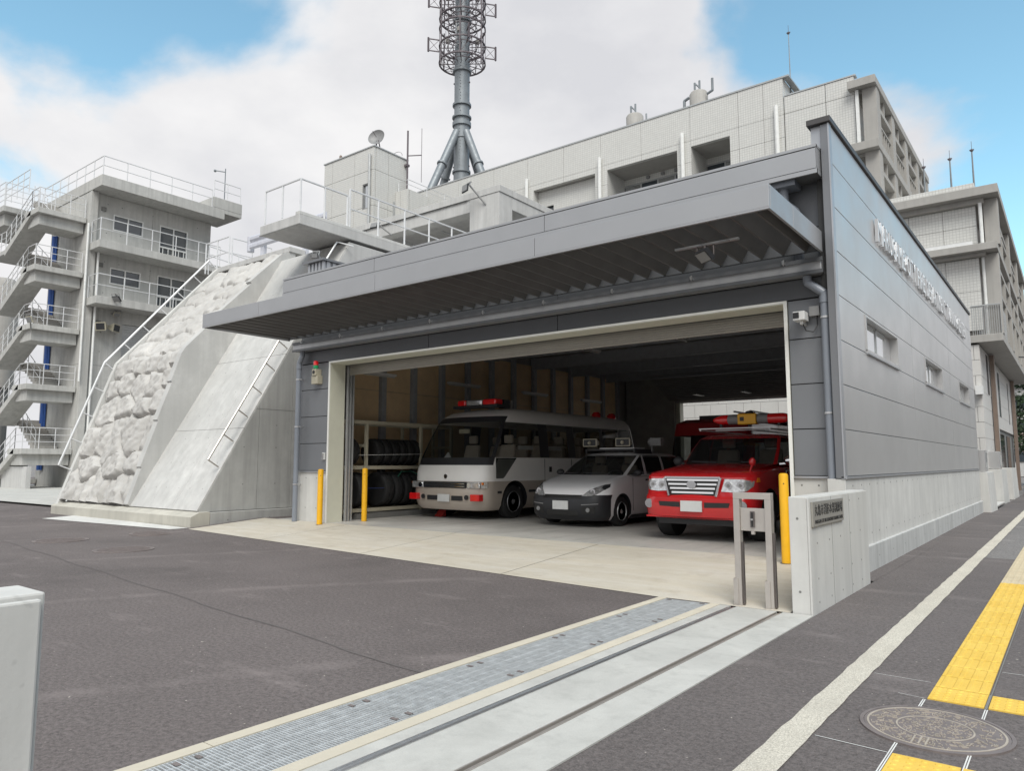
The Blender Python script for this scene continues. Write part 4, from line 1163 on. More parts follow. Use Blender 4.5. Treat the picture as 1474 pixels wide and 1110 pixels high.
floodlight('floodlight on a curved bracket at the corner of the concrete frame', (-15.35, 17.35, 10.35), (-.3, -1, .1), .17, (-14.9, 17.9, 9.85))
floodlight('floodlight on a bracket lower on the left of the concrete frame', (-19.75, 17.35, 10.0), (.2, -1, .4), .15, (-19.4, 17.9, 9.7))

# ------------------------------------------------------------ training tower
tw = thing('training_tower', 'grey concrete training tower with outside stairs and balconies', 'tower', (-40.5, 18, 0))
TX, PX = -38.3, -37.0
YT0, YT1 = 15.05, 21.5
W_ = [(16.2, 17.72, 13.22, 14.05), (18.6, 20.16, 12.3, 14.12), (16.18, 17.72, 10.42, 11.27), (18.6, 20.16, 9.58, 11.36)]
SH = (16.95, 20.6, .2, 8.45)
holes = W_ + [SH]
zfl = [.0, 3.1, 6.2, 9.3, 12.0, 14.95]
inset_panels(tw, 'facade_slab', 'concrete_tower', 'x', [YT0, 18.2, YT1], zfl, TX - .25, TX, .012, holes)
part('tower_core', 'concrete_tower', tw, [(-42.9, TX - .26, YT0 + .1, YT1, 0, 14.9)])
inset_panels(tw, 'north_slab', 'concrete_tower', 'y', [-42.9, -40.6, TX], zfl, YT0, YT0 + .09, .012)
part('pilaster', 'concrete_tower', tw, [(TX - .001, TX + .22, YT0 - .02, YT0 + .3, 0, 14.94)])
part('roof_slab', 'concrete_tower', tw, [(-44.5, PX, YT0 - .03, YT1 + .05, 14.96, 15.52)], bevel=.01)
part('roof_wing', 'concrete_tower', tw, [(-39.6, PX - .002, 20.86, 22.6, 15.53, 16.12), (-39.6, PX - .01, YT1 + .06, 22.6, 15.3, 15.525)], bevel=.01)
for z in (12.24, 9.45):
    part('balcony_slab', 'concrete_tower', tw, [(TX + .001, PX, YT0 + .02, YT1 - .05, z - .38, z)], bevel=.01)
    railing(tw, [(TX + .25, YT0 + .06, z), (PX - .05, YT0 + .06, z), (PX - .05, YT1 - .1, z)], 1.1, 1, .024, step=1.15)
def tower_window(y0, y1, z0, z1, door):
    w = part('window', 'sash_white', tw, [(TX - .12, TX + .01, y0, y0 + .05, z0, z1), (TX - .12, TX + .01, y1 - .05, y1, z0, z1), (TX - .12, TX + .01, y0 + .05, y1 - .05, z1 - .05, z1), (TX - .12, TX + .03, y0 + .05, y1 - .05, z0, z0 + .06),
         (TX - .1, TX - .02, (y0 + y1) / 2 - .03, (y0 + y1) / 2 + .03, z0 + .06, z1 - .05)] + ([(TX - .1, TX, y0 + .05, y1 - .05, z0 + .62, z0 + .70)] if door else []))
    ym = (y0 + y1) / 2
    for a, b in ((y0 + .05, ym - .03), (ym + .03, y1 - .05)): part('pane', 'glass_window', w, [(TX - .09, TX - .08, a, b, z0 + .06, z1 - .05)])
    if door:
        m = MB()
        for i in range(5):
            y = y0 + .2 + i * (y1 - y0 - .4) / 4; m.box(TX + .01, TX + .03, y - .02, y + .02, z0 + .06, z0 + .6)
        m.build('guard_bar', 'sash_white', w)
for i, w in enumerate(W_): tower_window(*w, door=(i % 2 == 1))
m = MB(); z = SH[2]
while z < SH[3] - .05: m.box(TX - .13, TX - .10, SH[0], SH[1], z, z + .10); m.box(TX - .15, TX - .125, SH[0], SH[1], z + .10, z + .125); z += .125
o = m.build('roller_shutter', 'sash', tw); o['kind'] = 'stuff'
for (y, z) in ((15.6, 14.1), (15.6, 11.2), (15.65, 8.25)): part('vent', 'concrete_dark', tw, [(TX, TX + .06, y, y + .22, z, z + .2)])
m = MB(); m.path([(TX + .28, YT0 + .42, 11.85), (TX + .28, YT0 + .42, .1)], .055, 10); m.build('downpipe', 'sash_white', tw)
m = MB(); m.path([(TX + .3, YT0 - .12, 13.2), (TX + .3, YT0 - .12, 5.3)], .05, 10); m.build('downpipe', 'sash_white', tw)
ties(tw, [((TX, y, z), 'x') for y in (15.9, 16.6, 18.2, 20.7) for z in (2.2, 3.6, 5.2, 6.9, 7.9, 9.9, 11.5, 13.0, 14.5) if not any(h[0] - .1 < y < h[1] + .1 and h[2] - .1 < z < h[3] + .1 for h in holes)], .03)
railing(tw, [(-44.3, YT0 + .02, 15.52), (PX - .05, YT0 + .02, 15.52), (PX - .05, 20.8, 15.52)], .95, 1, .026, step=1.05)
railing(tw, [(PX - .05, 20.9, 16.12), (PX - .05, 22.5, 16.12)], .95, 1, .026, step=.9)
# stairs: near lane goes down, far lane comes up
LX1, LX0 = -38.5, -39.35
ML0, ML1 = -42.7, -44.6
YA, YBk = 12.86, 15.0
lv = [13.58, 10.78, 7.92, 5.06, 2.03]
for k, z in enumerate(lv):
    part('landing', 'concrete_tower', tw, [(-40.2, LX1, YA, YT0 - .04, z - .26, z)], bevel=.01)
    part('landing_beam', 'concrete_tower', tw, [(-40.1, LX1 - .25, YA + .15, YT0 - .05, z - .78, z - .262)], bevel=.01)
    zl = (lv[k + 1] + z) / 2 if k < 4 else .55
    ym = (YA + YBk) / 2
    # near flight, down towards -X from landing k
    m = MB(); x1 = -39.45
    m.prism([(x1, z), (x1, z - .28), (-42.6, zl - .33), (-42.6, zl)], 'y', YA, ym - .05); m.build('stair_flight', 'concrete_tower', tw)
    part('mid_landing', 'concrete_tower', tw, [(ML1, ML0 + .1, YA, YBk, zl - .22, zl - .002)], bevel=.01)
    # far flight up to the mid landing of the level above
    if k > 0 or True:
        zu = (lv[k - 1] + z) / 2 if k > 0 else z + 1.45
        m = MB(); n = 9; x0 = -40.2; run = (x0 - (-42.6)) / n; rise = (zu - z) / n
        for i in range(n):
            m.box(x0 - run * (i + 1), x0 - run * i, ym + .05, YBk, z + rise * i - .12, z + rise * (i + 1))
        o = m.build('stair_steps', 'concrete_loggia', tw); o['kind'] = 'stuff'
    ra = [(LX1 - .04, YT0 - .1, z), (LX1 - .04, YA + .04, z), (-39.45, YA + .04, z)]
    railing(tw, ra, .98, 2, .02, step=.75)
    railing(tw, [(-39.45, YA + .04, z), (-42.6, YA + .04, zl), (ML1, YA + .04, zl)], .98, 2, .02, step=.7)
    railing(tw, [(-40.2, ym + .08, z), (-42.6, ym + .08, zu)], .9, 1, .018, step=.8)
# top platform at the far left
part('upper_platform', 'concrete_tower', tw, [(-49, -44.4, 13.2, 15.0, 14.75, 15.05)], bevel=.01)
part('upper_beam', 'concrete_tower', tw, [(-48.6, -44.8, 13.4, 14.9, 14.1, 14.74)])
railing(tw, [(-44.45, 14.9, 15.05), (-44.45, 13.25, 15.05), (-48.9, 13.25, 15.05)], 1.3, 3, .02, step=.9)
railing(tw, [(-44.45, 13.3, 15.05), (-41.2, 13.3, 15.05)], 1.2, 2, .02, step=.9)
bp = MB(); bp.tube((-42.15, 14.95, 1), (-42.15, 14.95, 13.3), .13, 12); bp.build('blue_standpipe', 'blue_pipe', tw)
bp = MB(); bp.tube((-41.95, 14.97, 1), (-41.95, 14.97, 13.3), .05, 8); bp.build('thin_pipe', 'blue_pipe', tw)
part('base_wall', 'concrete_wall', tw, [(-41.5, -38.4, 13.1, 13.3, F, 1.2)])
# horns and lamps on the tower
def horn(lab, p, aim, s=.28):
    p = Vector(p); t = thing('horn_speaker', lab, 'loudspeaker', tuple(p), 'horn loudspeakers on the tower')
    q = Vector(aim).normalized().to_track_quat('Z', 'Y'); m = MB()
    A = [p + q @ Vector((a * s * .35, b * s * .3, -s)) for a, b in ((-1,-1),(1,-1),(1,1),(-1,1))]; B = [p + q @ Vector((a * s, b * s * .75, s * .4)) for a, b in ((-1,-1),(1,-1),(1,1),(-1,1))]
    m.hexa(A + B); m.build('horn', 'plastic_beige', t); m = MB(); B2_ = [p + q @ Vector((a * s * .8, b * s * .55, s * .41)) for a, b in ((-1,-1),(1,-1),(1,1),(-1,1))]
    m.hexa([v + q @ Vector((0, 0, .0)) for v in B2_] + [v + q @ Vector((0, 0, .02)) for v in B2_]); m.build('mouth', 'plastic_black', t)
    m = MB(); m.tube(p, (TX, p.y, p.z), .03, 6); m.build('bracket', 'plastic_grey', t)
horn('beige horn loudspeaker on the tower wall pointing left', (TX + .5, 15.75, 8.1), (.6, -1, -.2))
horn('beige horn loudspeaker on the tower wall pointing right', (TX + .5, 16.35, 8.1), (.7, .5, -.1))
floodlight('white lamp above the two horn loudspeakers on the tower', (TX + .45, 16.45, 8.8), (.8, 0, -.7), .16, (TX, 16.4, 8.9), dark=False)
floodlight('floodlight hung below the middle balcony of the tower', (PX + .25, 15.9, 9.35), (.3, -.7, -.8), .2, (PX, 16.2, 9.3))
floodlight('lamp on an arm at the corner of a stair landing', (-37.9, 12.6, 7.95), (.2, -1, -.4), .2, (-38.5, 12.9, 7.7), dark=False)
an = thing('wind_sensor_mast', 'thin mast with a wind sensor on the tower roof corner', 'mast', (PX - .2, 21.6, 16.1))
m = MB(); m.tube((PX - .2, 21.6, 16.12), (PX - .2, 21.6, 18.0), .03, 6); m.build('pole', 'antenna_steel', an)
m = MB(); m.tube((PX - .2, 21.6, 17.8), (PX - .55, 21.2, 17.85), .03, 6); m.ball((PX - .6, 21.2, 17.85), .08); m.build('sensor', 'antenna_steel', an)
tk = thing('water_tank', 'pale cylindrical tank seen at the far left between the stair flights', 'tank', (-52, 16, 0))
m = MB(); m.lathe([(1.0, 6.0), (1.0, 12.4), (.7, 12.9), (.01, 13.0)], (-53, 16, 0), 'z', 24); m.build('shell', 'concrete_loggia', tk, smooth=True)
m = MB(); m.lathe([(.8, 0), (.8, 6.0)], (-53, 16, 0), 'z', 16); m.build('stand', 'concrete_dark', tk)
# ------------------------------------------------------------ headquarters building
hq = thing('headquarters_building', 'large white tiled office block with recessed windows behind the garage', 'building', (-15, 34, 0))
HY = 30.0
def blockwall(name, mat_, x0, x1, y0, y1, z0, z1, par=None): return part(name, mat_, par or hq, [(x0, x1, y0, y1, z0, z1)])
OP = [(-21.7, -17.95, 12.6, 15.62), (-17.26, -13.58, 12.6, 15.62), (-12.90, -11.10, 12.6, 15.62)]
xsj = [-30.2, -27.0, -24.4, -22.1, -19.8, -17.6, -15.4, -12.93, -10.7, -9.6]
inset_panels(hq, 'tile_panel', 'tile_white', 'y', xsj + [-8.76], [10.5, 12.55, 14.9, 15.9, 17.5], HY, HY + .22, .014, OP)
part('wall_core', 'stone_block', hq, [(-30.1, -21.72, HY + .23, HY + .4, 5, 17.4), (-17.93, -17.28, HY + .23, HY + .4, 5, 17.4), (-13.56, -12.92, HY + .23, HY + .4, 5, 17.4), (-11.08, -8.8, HY + .23, HY + .4, 5, 17.4)])
part('parapet_cap', 'sash', hq, [(-30.3, -8.74, HY - .03, HY + .3, 17.5, 17.57), (-8.74, -8.5, HY - .03, 34, 17.5, 17.57)])
part('tall_side', 'tile_white', hq, [(-8.96, -8.755, HY + .23, 34, 16.7, 17.5)])
inset_panels(hq, 'tile_panel', 'tile_white', 'y', [-8.74, -7.1, -6.02], [8.0, 11.3, 13.6, 15.9, 16.66], HY + .012, HY + .22, .022)
part('parapet_cap', 'sash', hq, [(-8.73, -5.95, HY - .01, HY + .3, 16.665, 16.72)])
part('side_wall', 'tile_white', hq, [(-6.3, -6.03, HY + .23, 42.7, 5, 16.2)])
# recessed bays: ceiling, cheeks, back wall with glazing band
for i, (a, b, c, d) in enumerate(OP):
    by = HY + (1.75 if i else .55)
    bay = part('recess_lining', 'tile_white', hq, [(a - .05, a - .001, HY + .01, by, c, d + .05), (b + .001, b + .05, HY + .01, by, c, d + .05)])
    part('recess_ceiling', 'concrete_loggia', bay, [(a, b, HY + .23, by, d, d + .06)])
    part('recess_wall', 'tile_white', bay, [(a, b, by, by + .1, 15.34, d)])
    w = part('window_band', 'sash', bay, [(a, b, by, by + .06, 15.27, 15.33), (a, b, by, by + .06, 13.4, 13.46)])
    part('recess_wall', 'tile_white', bay, [(a, b, by, by + .1, 12.6, 13.39)])
    n = max(2, round((b - a) / .9))
    for k in range(n):
        p, q = a + (b - a) * k / n, a + (b - a) * (k + 1) / n
        part('pane', 'glass_window' if k % 2 == i % 2 else 'glass_bright', w, [(p + .04, q - .04, by + .02, by + .03, 13.47, 15.26)])
        part('mullion', 'sash', w, [(q - .04, q + .04 - (.04 if k == n - 1 else 0), by, by + .07, 13.47, 15.26)])
    if i == 1:
        for x in (-16.0, -15.2, -14.5): part('vent_hood', 'plastic_grey', bay, [(x, x + .16, by - .12, by, 15.40, 15.54)])
part('white_screen', 'tile_white', hq, [(-20.7, -17.96, HY + .40, HY + .48, 12.6, 15.6), (-21.69, -20.7, HY + .40, HY + .48, 14.75, 15.6)])
for x in (-22.07, -17.62, -13.27, -9.04):
    m = MB(); m.tube((x, HY - .12, 8), (x, HY - .12, 16.3), .09, 10); m.build('downpipe', 'sash_white', hq)
part('roof_deck', 'concrete_dark', hq, [(-30, -8.8, HY + .3, 44, 17.0, 17.1), (-8.8, -6.1, HY + .3, 44, 16.2, 16.3)])
# loggia on the street side, upper storeys
def loggia(X1, depth, y0, y1, slabs, tall, pitch, colw, name_mat='concrete_loggia', balusters=True):
    for (z0, z1) in slabs:
        part('loggia_slab', name_mat, hq, [(X1 - depth, X1, y0 - .35, y1, z0, z1)], bevel=.01)
        part('slab_downstand', name_mat, hq, [(X1 - depth + .1, X1 - .32, y0 + .1, y1 - .2, z0 - .12, z0 - .002)])
    n = int((y1 - y0) / pitch)
    for (z0, z1) in tall:
        for k in range(n + 1):
            y = y0 + k * (y1 - y0 - colw) / n
            part('column', name_mat, hq, [(X1 - .55, X1 - .04, y, y + colw, z0, z1)], bevel=.01)
            if k < n:
                yn = y0 + (k + 1) * (y1 - y0 - colw) / n
                part('transom', name_mat, hq, [(X1 - .30, X1 - .08, y + colw, yn, z1 - .78, z1 - .60)])
                part('mullion', name_mat, hq, [(X1 - .26, X1 - .10, (y + yn + colw) / 2 - .07, (y + yn + colw) / 2 + .07, z1 - .60, z1)])
                part('fin', name_mat, hq, [(X1 - .2, X1 - .06, y + colw + .14, y + colw + .22, z0, z1)])
                if balusters:
                    m = MB(); yy = y + colw + .4
                    while yy < yn - .1: m.box(X1 - .22, X1 - .14, yy, yy + .06, z0, z0 + .95); yy += .42
                    m.box(X1 - .24, X1 - .12, y + colw + .23, yn, z0 + .95, z0 + 1.02); m.build('balustrade', name_mat, hq)
loggia(-5.2, 1.0, HY, 42.7, [(16.0, 16.32), (13.42, 13.74), (10.6, 10.9)], [(13.742, 15.998), (10.902, 13.418)], 2.8, .55)
part('loggia_pipe', 'sash_white', hq, [(-5.98, -5.86, HY - .12, HY, 13.75, 15.98)])
# lower block that stands forward
LY = 30.0
part('low_slab', 'concrete_loggia', hq, [(-9, -1.55, LY - .55, 47.5, 10.69, 11.0)], bevel=.01)
part('low_parapet', 'tile_white', hq, [(-9, -2.26, LY - .2, 46, 11.001, 11.28)])
part('low_slab', 'concrete_loggia', hq, [(-9, -1.68, LY - .55, 47.5, 8.72, 8.97)], bevel=.01)
part('slab_upstand', 'white_paint', hq, [(-4.2, -2.4, LY - .5, LY - .3, 8.972, 9.10)])
part('low_slab', 'concrete_loggia', hq, [(-2.74, -1.72, LY - .1, 47.5, 5.56, 5.82)], bevel=.01)
part('soffit_band', 'concrete_loggia', hq, [(-9, -2.0, LY - .2, 46, 10.50, 10.688), (-9, -2.05, LY - .25, 46, 8.60, 8.718)])
inset_panels(hq, 'tile_panel', 'tile_white', 'y', [-9, -6.6, -4.4, -3.3, -2.27], [6.0, 7.4, 8.59], LY, LY + .2, .012)
inset_panels(hq, 'tile_panel', 'tile_white', 'y', [-9, -6.6, -4.4, -3.3, -2.27], [9.0, 9.75, 10.49], LY, LY + .2, .012)
part('low_side_wall', 'concrete_loggia', hq, [(-2.7, -2.45, LY + .21, 46, 5.83, 8.6), (-2.7, -2.45, LY + .21, 46, 8.98, 10.49)])
part('low_core', 'concrete_loggia', hq, [(-9, -2.72, LY + .21, 45.8, 5.5, 10.45)])
for k in range(4):
    y = LY + .05 + k * 5.2
    part('low_column', 'concrete_loggia', hq, [(-2.05, -1.62, y, y + .5, 9.0, 10.68)], bevel=.01)
    part('low_column', 'concrete_loggia', hq, [(-2.1, -1.70, y, y + .5, 5.83, 8.71)], bevel=.01)
    for (z0, z1) in ((9.0, 10.68), (5.83, 8.71)):
        part('transom', 'concrete_loggia', hq, [(-1.85, -1.72, y + .5, y + 5.2, z1 - .6, z1 - .45), (-1.85, -1.72, y + .5, y + 5.2, (z0 + z1) / 2 - .08, (z0 + z1) / 2 + .05)])
        part('mullion', 'concrete_loggia', hq, [(-1.86, -1.70, y + 2.6, y + 2.75, z0, (z0 + z1) / 2 - .09), (-1.86, -1.70, y + 2.6, y + 2.75, (z0 + z1) / 2 + .06, z1 - .61)])
m = MB(); m.tube((-2.12, LY - .2, 9.0), (-2.12, LY - .2, 10.5), .06, 8); m.build('downpipe', 'sash_white', hq)
m = MB(); m.tube((-2.15, LY + .1, 5.83), (-2.15, LY + .1, 8.6), .06, 8); m.build('downpipe', 'sash_white', hq)
m = MB()
for k in range(14): m.box(-2.6 + .065 * k, -2.585 + .065 * k, LY - .02, LY, 5.83, 6.85)
for k in range(26): m.box(-1.76, -1.745, LY + .0 + .12 * k, LY + .05 + .12 * k, 5.83, 6.85)
m.box(-2.62, -1.74, LY - .03, LY + .01, 6.85, 6.89); m.build('balcony_rail', 'sash', hq)
# stone cladding of the ground floor: block by block
sc_ = part('ground_core', 'concrete_dark', hq, [(-18.2, -2.52, LY + .08, 45.8, -.1, 5.5)])
def blocks(face, a0, a1, z0, z1, row, wid, seed=1, holes=()):
    z = z0; r = random.Random(seed); k = 0
    while z < z1 - .05:
        zz = min(z + row, z1); a = a0 - (wid / 2 if k % 2 and face == 'y' else 0)
        while a < a1 - .02:
            b = min(a + wid, a1); aa = max(a, a0); o_ = r.uniform(0, .004)
            if not any(aa < h[1] and b > h[0] and z < h[3] and zz > h[2] for h in holes):
                if face == 'x': part('stone_block', 'stone_block', sc_, [(-2.52, -2.45 + o_, aa + .006, b - .006, z + .006, zz - .006)])
                else: part('stone_block', 'stone_block', sc_, [(aa + .006, b - .006, LY - o_, LY + .079, z + .006, zz - .006)])
            a = b
        z = zz; k += 1
blocks('x', LY + .01, 45.8, .05, 5.5, .545, 3.2, 1, [(37.2, 39.6, 0, 2.6), (40.6, 43, 0, 2.6)])
blocks('y', -18.1, -2.455, .05, 5.5, .545, .72, 2)
part('doorway', 'glass_window', sc_, [(-2.52, -2.5, 37.3, 39.5, .1, 2.6), (-2.52, -2.5, 40.7, 42.9, .1, 2.6)])
for y, z0, z1 in ((32.2, 3.9, 5.4), (32.6, 3.9, 5.4), (37.0, 3.3, 5.2), (37.5, 3.3, 5.2), (42.5, 3.2, 5.2)): part('slit_window', 'glass_window', sc_, [(-2.449, -2.43, y, y + .16, z0, z1)])
part('door_post', 'tile_brown', sc_, [(-2.42, -2.28, 33.4, 33.7, 0, 5.5), (-2.42, -2.28, 44.6, 45.0, 0, 5.5)])
part('wall_light_box', 'white_paint', sc_, [(-2.62, -2.4, LY - .35, LY - .02, 3.72, 4.02)])
# a step and small things behind the garage
m = MB(); m.box(-11.2, -3, LY - .8, LY - .5, 2.35, 2.42); m.build('hand_ledge', 'concrete_loggia', hq)
# roof tanks, masts, rods
for i, (x, z, lab) in enumerate(((-16.75, 18.95, 'short steel roof tank with pipes, the left and smaller looking one'), (-13.3, 19.05, 'steel roof tank with pipes nearest to the highest parapet'))):
    tkk = thing('roof_tank', lab, 'tank', (x, 32, 17.1), 'steel tanks on the office roof')
    m = MB(); m.lathe([(.42, 17.1), (.44, z), (.38, z + .1), (.01, z + .16)], (x, 32, 0), 'z', 22); m.build('shell', 'concrete_loggia', tkk, smooth=True)
    m = MB(); m.tube((x - .1, 31.8, z), (x - .1, 31.8, z + .55), .05, 7); m.tube((x + .1, 31.9, z), (x + .1, 31.9, z + .65), .05, 7); m.tube((x - .12, 31.8, z + .55), (x + .1, 31.9, z + .3), .04, 6)
    m.build('pipe', 'antenna_steel', tkk); m = MB()
    if i: m.path([(x - .65, 31.8, 17.4), (x - .65, 31.8, z - .2), (x - .4, 31.8, z - .1)], .07, 7); m.build('pipe', 'antenna_steel', tkk); m = MB(); m.path([(x + .5, 31.8, z - .2), (x + .78, 31.8, z - .1), (x + .78, 31.8, z + .5)], .06, 7)
    else: m.tube((x + .75, 31.8, 17.5), (x + .75, 31.8, z - .1), .04, 6)
    m.build('pipe', 'antenna_steel', tkk)
def rod(x, y, z0, z1, lab, r=.035):
    t = thing('lightning_rod', lab, 'lightning rod', (x, y, z0), 'lightning rods on the roofs')
    m = MB(); m.tube((x, y, z0), (x, y, z1), r, 6, r * .5); m.build('pole', 'antenna_steel', t)
    m = MB(); m.tube((x, y, z1), (x, y, z1 + .35), .008, 5); m.box(x - .08, x + .08, y - .01, y + .01, z1 - .02, z1 + .02); m.lathe([(.05, -.06), (.07, .0), (.02, .04)], (x, y, z1), 'z', 8); m.build('tip', 'antenna_dark', t)
rod(-8.72, 31, 16.7, 20.0, 'tall thin lightning rod beside the step in the tiled parapet', .03)
rod(-4.05, 32, 11.1, 13.05, 'lightning rod on the lower roof, closest to the loggia', .05)
rod(-3.15, 32, 11.1, 13.15, 'lightning rod on the lower roof, middle of three', .05)
rod(-2.45, 32.5, 11.1, 13.5, 'lightning rod on the lower roof nearest the street', .05)

# stair tower with dish, and the small annex
et = thing('stair_tower', 'square white tiled stair tower with a satellite dish on top', 'tower', (-29.4, 25, 8))
EX0, EX1, EY0, EY1, EZ = -31.4, -27.4, 24.0, 26.35, 17.5
inset_panels(et, 'tile_panel', 'tile_white', 'y', [EX0, -30.7, -28.9, EX1], [8, 10.3, 12.3, 14.4, 16.3, EZ], EY0, EY0 + .12, .02, [(-28.25, -27.75, 14.3, 15.65), (-28.25, -27.8, 9.6, 11.2)])
inset_panels(et, 'tile_panel', 'tile_white', 'x', [EY0 + .13, 25.0, EY1], [8, 10.3, 12.3, 14.4, 16.3, EZ], EX1 - .12, EX1, .02)
part('tower_core', 'stone_block', et, [(EX0 + .05, -28.3, EY0 + .13, EY1 - .05, 8, EZ - .05), (-28.3, EX1 - .13, EY0 + .3, EY1 - .05, 8, EZ - .05)])
part('left_wall', 'tile_white', et, [(EX0 - .01, EX0 + .04, EY0 + .13, EY1, 8, EZ)])
part('cap', 'sash', et, [(EX0 - .04, EX1 + .04, EY0 - .04, EY1 + .04, EZ, EZ + .06)])
for (z0, z1) in ((14.3, 15.65), (9.6, 11.2)):
    w = part('window', 'plastic_grey', et, [(-28.25, -28.2, EY0 + .02, EY0 + .12, z0, z1), (-27.8, -27.75, EY0 + .02, EY0 + .12, z0, z1), (-28.2, -27.8, EY0 + .02, EY0 + .12, z1 - .05, z1), (-28.2, -27.8, EY0 + .02, EY0 + .12, z0, z0 + .05)])
    part('pane', 'glass_bright', w, [(-28.2, -27.8, EY0 + .1, EY0 + .11, z0 + .05, z1 - .05)])
m = MB(); m.tube((-27.62, EY0 - .1, 8), (-27.62, EY0 - .1, 17.1), .07, 8); m.build('downpipe', 'sash', et)
part('door', 'sash', et, [(EX1 + .001, EX1 + .03, 25.35, 26.1, 13.4, 14.95)])
sd_ = thing('satellite_dish', 'grey satellite dish on the stair tower roof', 'satellite dish', (-27.8, 24.4, EZ))
m = MB(); m.lathe([(.02, -.16), (.22, -.13), (.38, -.05), (.45, .02), (.46, .02), (.39, -.07), (.22, -.16), (.02, -.19)], (0, 0, 0), 'z', 24)
q = Vector((.35, -.9, .28)).to_track_quat('Z', 'Y'); m.v = [tuple(q @ Vector(v) + Vector((-27.6, 24.3, 18.15))) for v in m.v]; m.build('dish', 'plastic_grey', sd_, smooth=True)
m = MB(); c = Vector((-27.6, 24.3, 18.15)); m.tube(c, c + q @ Vector((0, 0, .45)), .015, 5); m.tube((-27.8, 24.45, EZ), (-27.68, 24.4, 18.0), .04, 7); m.tube((-27.45, 24.45, EZ), (-27.55, 24.4, 18.0), .03, 7); m.build('support', 'antenna_dark', sd_)
ya = thing('aerial', 'dark whip aerial clamped to the corner of the stair tower', 'aerial', (-27.2, 26.2, 15))
m = MB(); m.tube((-27.25, 26.2, 15.6), (-27.25, 26.2, 19.1), .05, 6); m.tube((-27.25, 26.2, 17.7), (-26.6, 26.6, 17.7), .03, 5); m.build('mast', 'antenna_dark', ya)
m = MB(); m.tube((-26.6, 26.6, 16.2), (-26.6, 26.6, 19.2), .015, 5)
for k in range(10):
    a0, a1 = PI * k / 10, PI * (k + 1) / 10; m.tube((-27.9 + .45 * math.cos(a0), 26.0, 17.7 + .3 * math.sin(a0)), (-27.9 + .45 * math.cos(a1), 26.0, 17.7 + .3 * math.sin(a1)), .012, 4)
m.build('whip', 'antenna_dark', ya); part('clamp', 'antenna_dark', ya, [(-27.42, -27.18, 26.1, 26.3, 15.7, 15.82), (-27.42, -27.18, 26.1, 26.3, 17.1, 17.22)])
bl = thing('beacon_lamp', 'small reddish beacon on the stair tower parapet', 'beacon', (-30.3, 24.2, EZ)); m = MB(); m.lathe([(.08, .06), (.08, .28), (.05, .34), (.01, .35)], (-30.3, 24.2, EZ), 'z', 10); m.build('dome', 'tile_brown', bl)
ax_ = thing('roof_annex', 'small tiled annex with green glazed band beside the stair tower', 'building', (-27, 27, 13))
inset_panels(ax_, 'tile_panel', 'tile_white', 'y', [-27.39, -27.0, -26.47], [14.0, 15.5], 25.5, 25.6, .02)
inset_panels(ax_, 'tile_panel', 'tile_white', 'x', [25.62, 27, 28.4, 29.8], [14.0, 15.5], -26.57, -26.47, .02)
part('glazing', 'glass_green', ax_, [(-27.36, -26.55, 25.6, 25.64, 12.6, 13.98), (-26.62, -26.58, 25.7, 29.8, 12.6, 13.98)])
part('glazing_post', 'sash', ax_, [(-27.0, -26.92, 25.55, 25.6, 12.6, 13.99), (-26.56, -26.47, 25.52, 25.6, 12.6, 13.99), (-26.57, -26.5, 26.5, 26.58, 12.6, 13.99), (-26.57, -26.5, 27.6, 27.68, 12.6, 13.99)])
part('annex_core', 'concrete_dark', ax_, [(-27.3, -26.7, 25.7, 29.8, 12, 15.4)])
railing(ax_, [(-27.2, 25.55, 15.5), (-26.5, 25.55, 15.5), (-26.5, 29.7, 15.5)], .5, 1, .02, step=1.3)

# ------------------------------------------------------------ communications mast
at_ = thing('communications_mast', 'tall grey tubular mast with braced legs and circular antenna galleries', 'mast', (-35.7, 40, 17))
cx, cy = -35.72, 40.0
m = MB(); m.lathe([(.60, 17), (.60, 27.2), (.585, 27.2), (.585, 33), (.56, 33), (.56, 42), (.3, 42.5)], (cx, cy, 0), 'z', 28); m.build('column', 'antenna_steel', at_, smooth=True)
for z, r_, h_ in ((23.4, .70, .16), (26.1, .66, .14), (27.2, .72, .30), (27.75, .74, .12), (28.75, .72, .16), (31.5, .72, .18), (35.6, .7, .16)):
    m = MB(); m.lathe([(r_ - .14, -h_ / 2), (r_, -h_ / 2), (r_, h_ / 2), (r_ - .14, h_ / 2)], (cx, cy, z), 'z', 28); m.build('flange', 'antenna_steel', at_, smooth=True)
for a in (25, 115, 205, 295):
    ca, sa = math.cos(R_(a + 58)), math.sin(R_(a + 58)); m = MB()
    p0, p1 = Vector((cx + ca * .5, cy + sa * .5, 26.5)), Vector((cx + ca * 4.0, cy + sa * 4.0, 19.0)); m.tube(p0, p1, .30, 14); o = m.build('brace_leg', 'antenna_steel', at_, smooth=True)
    m = MB(); c = p0.lerp(p1, .40); d = (p1 - p0).normalized(); m.tube(c - d * .07, c + d * .07, .40, 14); m.build('leg_flange', 'antenna_steel', o)
def gring(z, r_, t, par, n=24, nm='gallery_ring'):
    m = MB()
    for i in range(n):
        a0, a1 = 2 * PI * i / n, 2 * PI * (i + 1) / n
        m.bar((cx + r_ * math.cos(a0), cy + r_ * math.sin(a0), z), (cx + r_ * math.cos(a1), cy + r_ * math.sin(a1), z), t, t)
    return m.build(nm, 'antenna_dark', par)
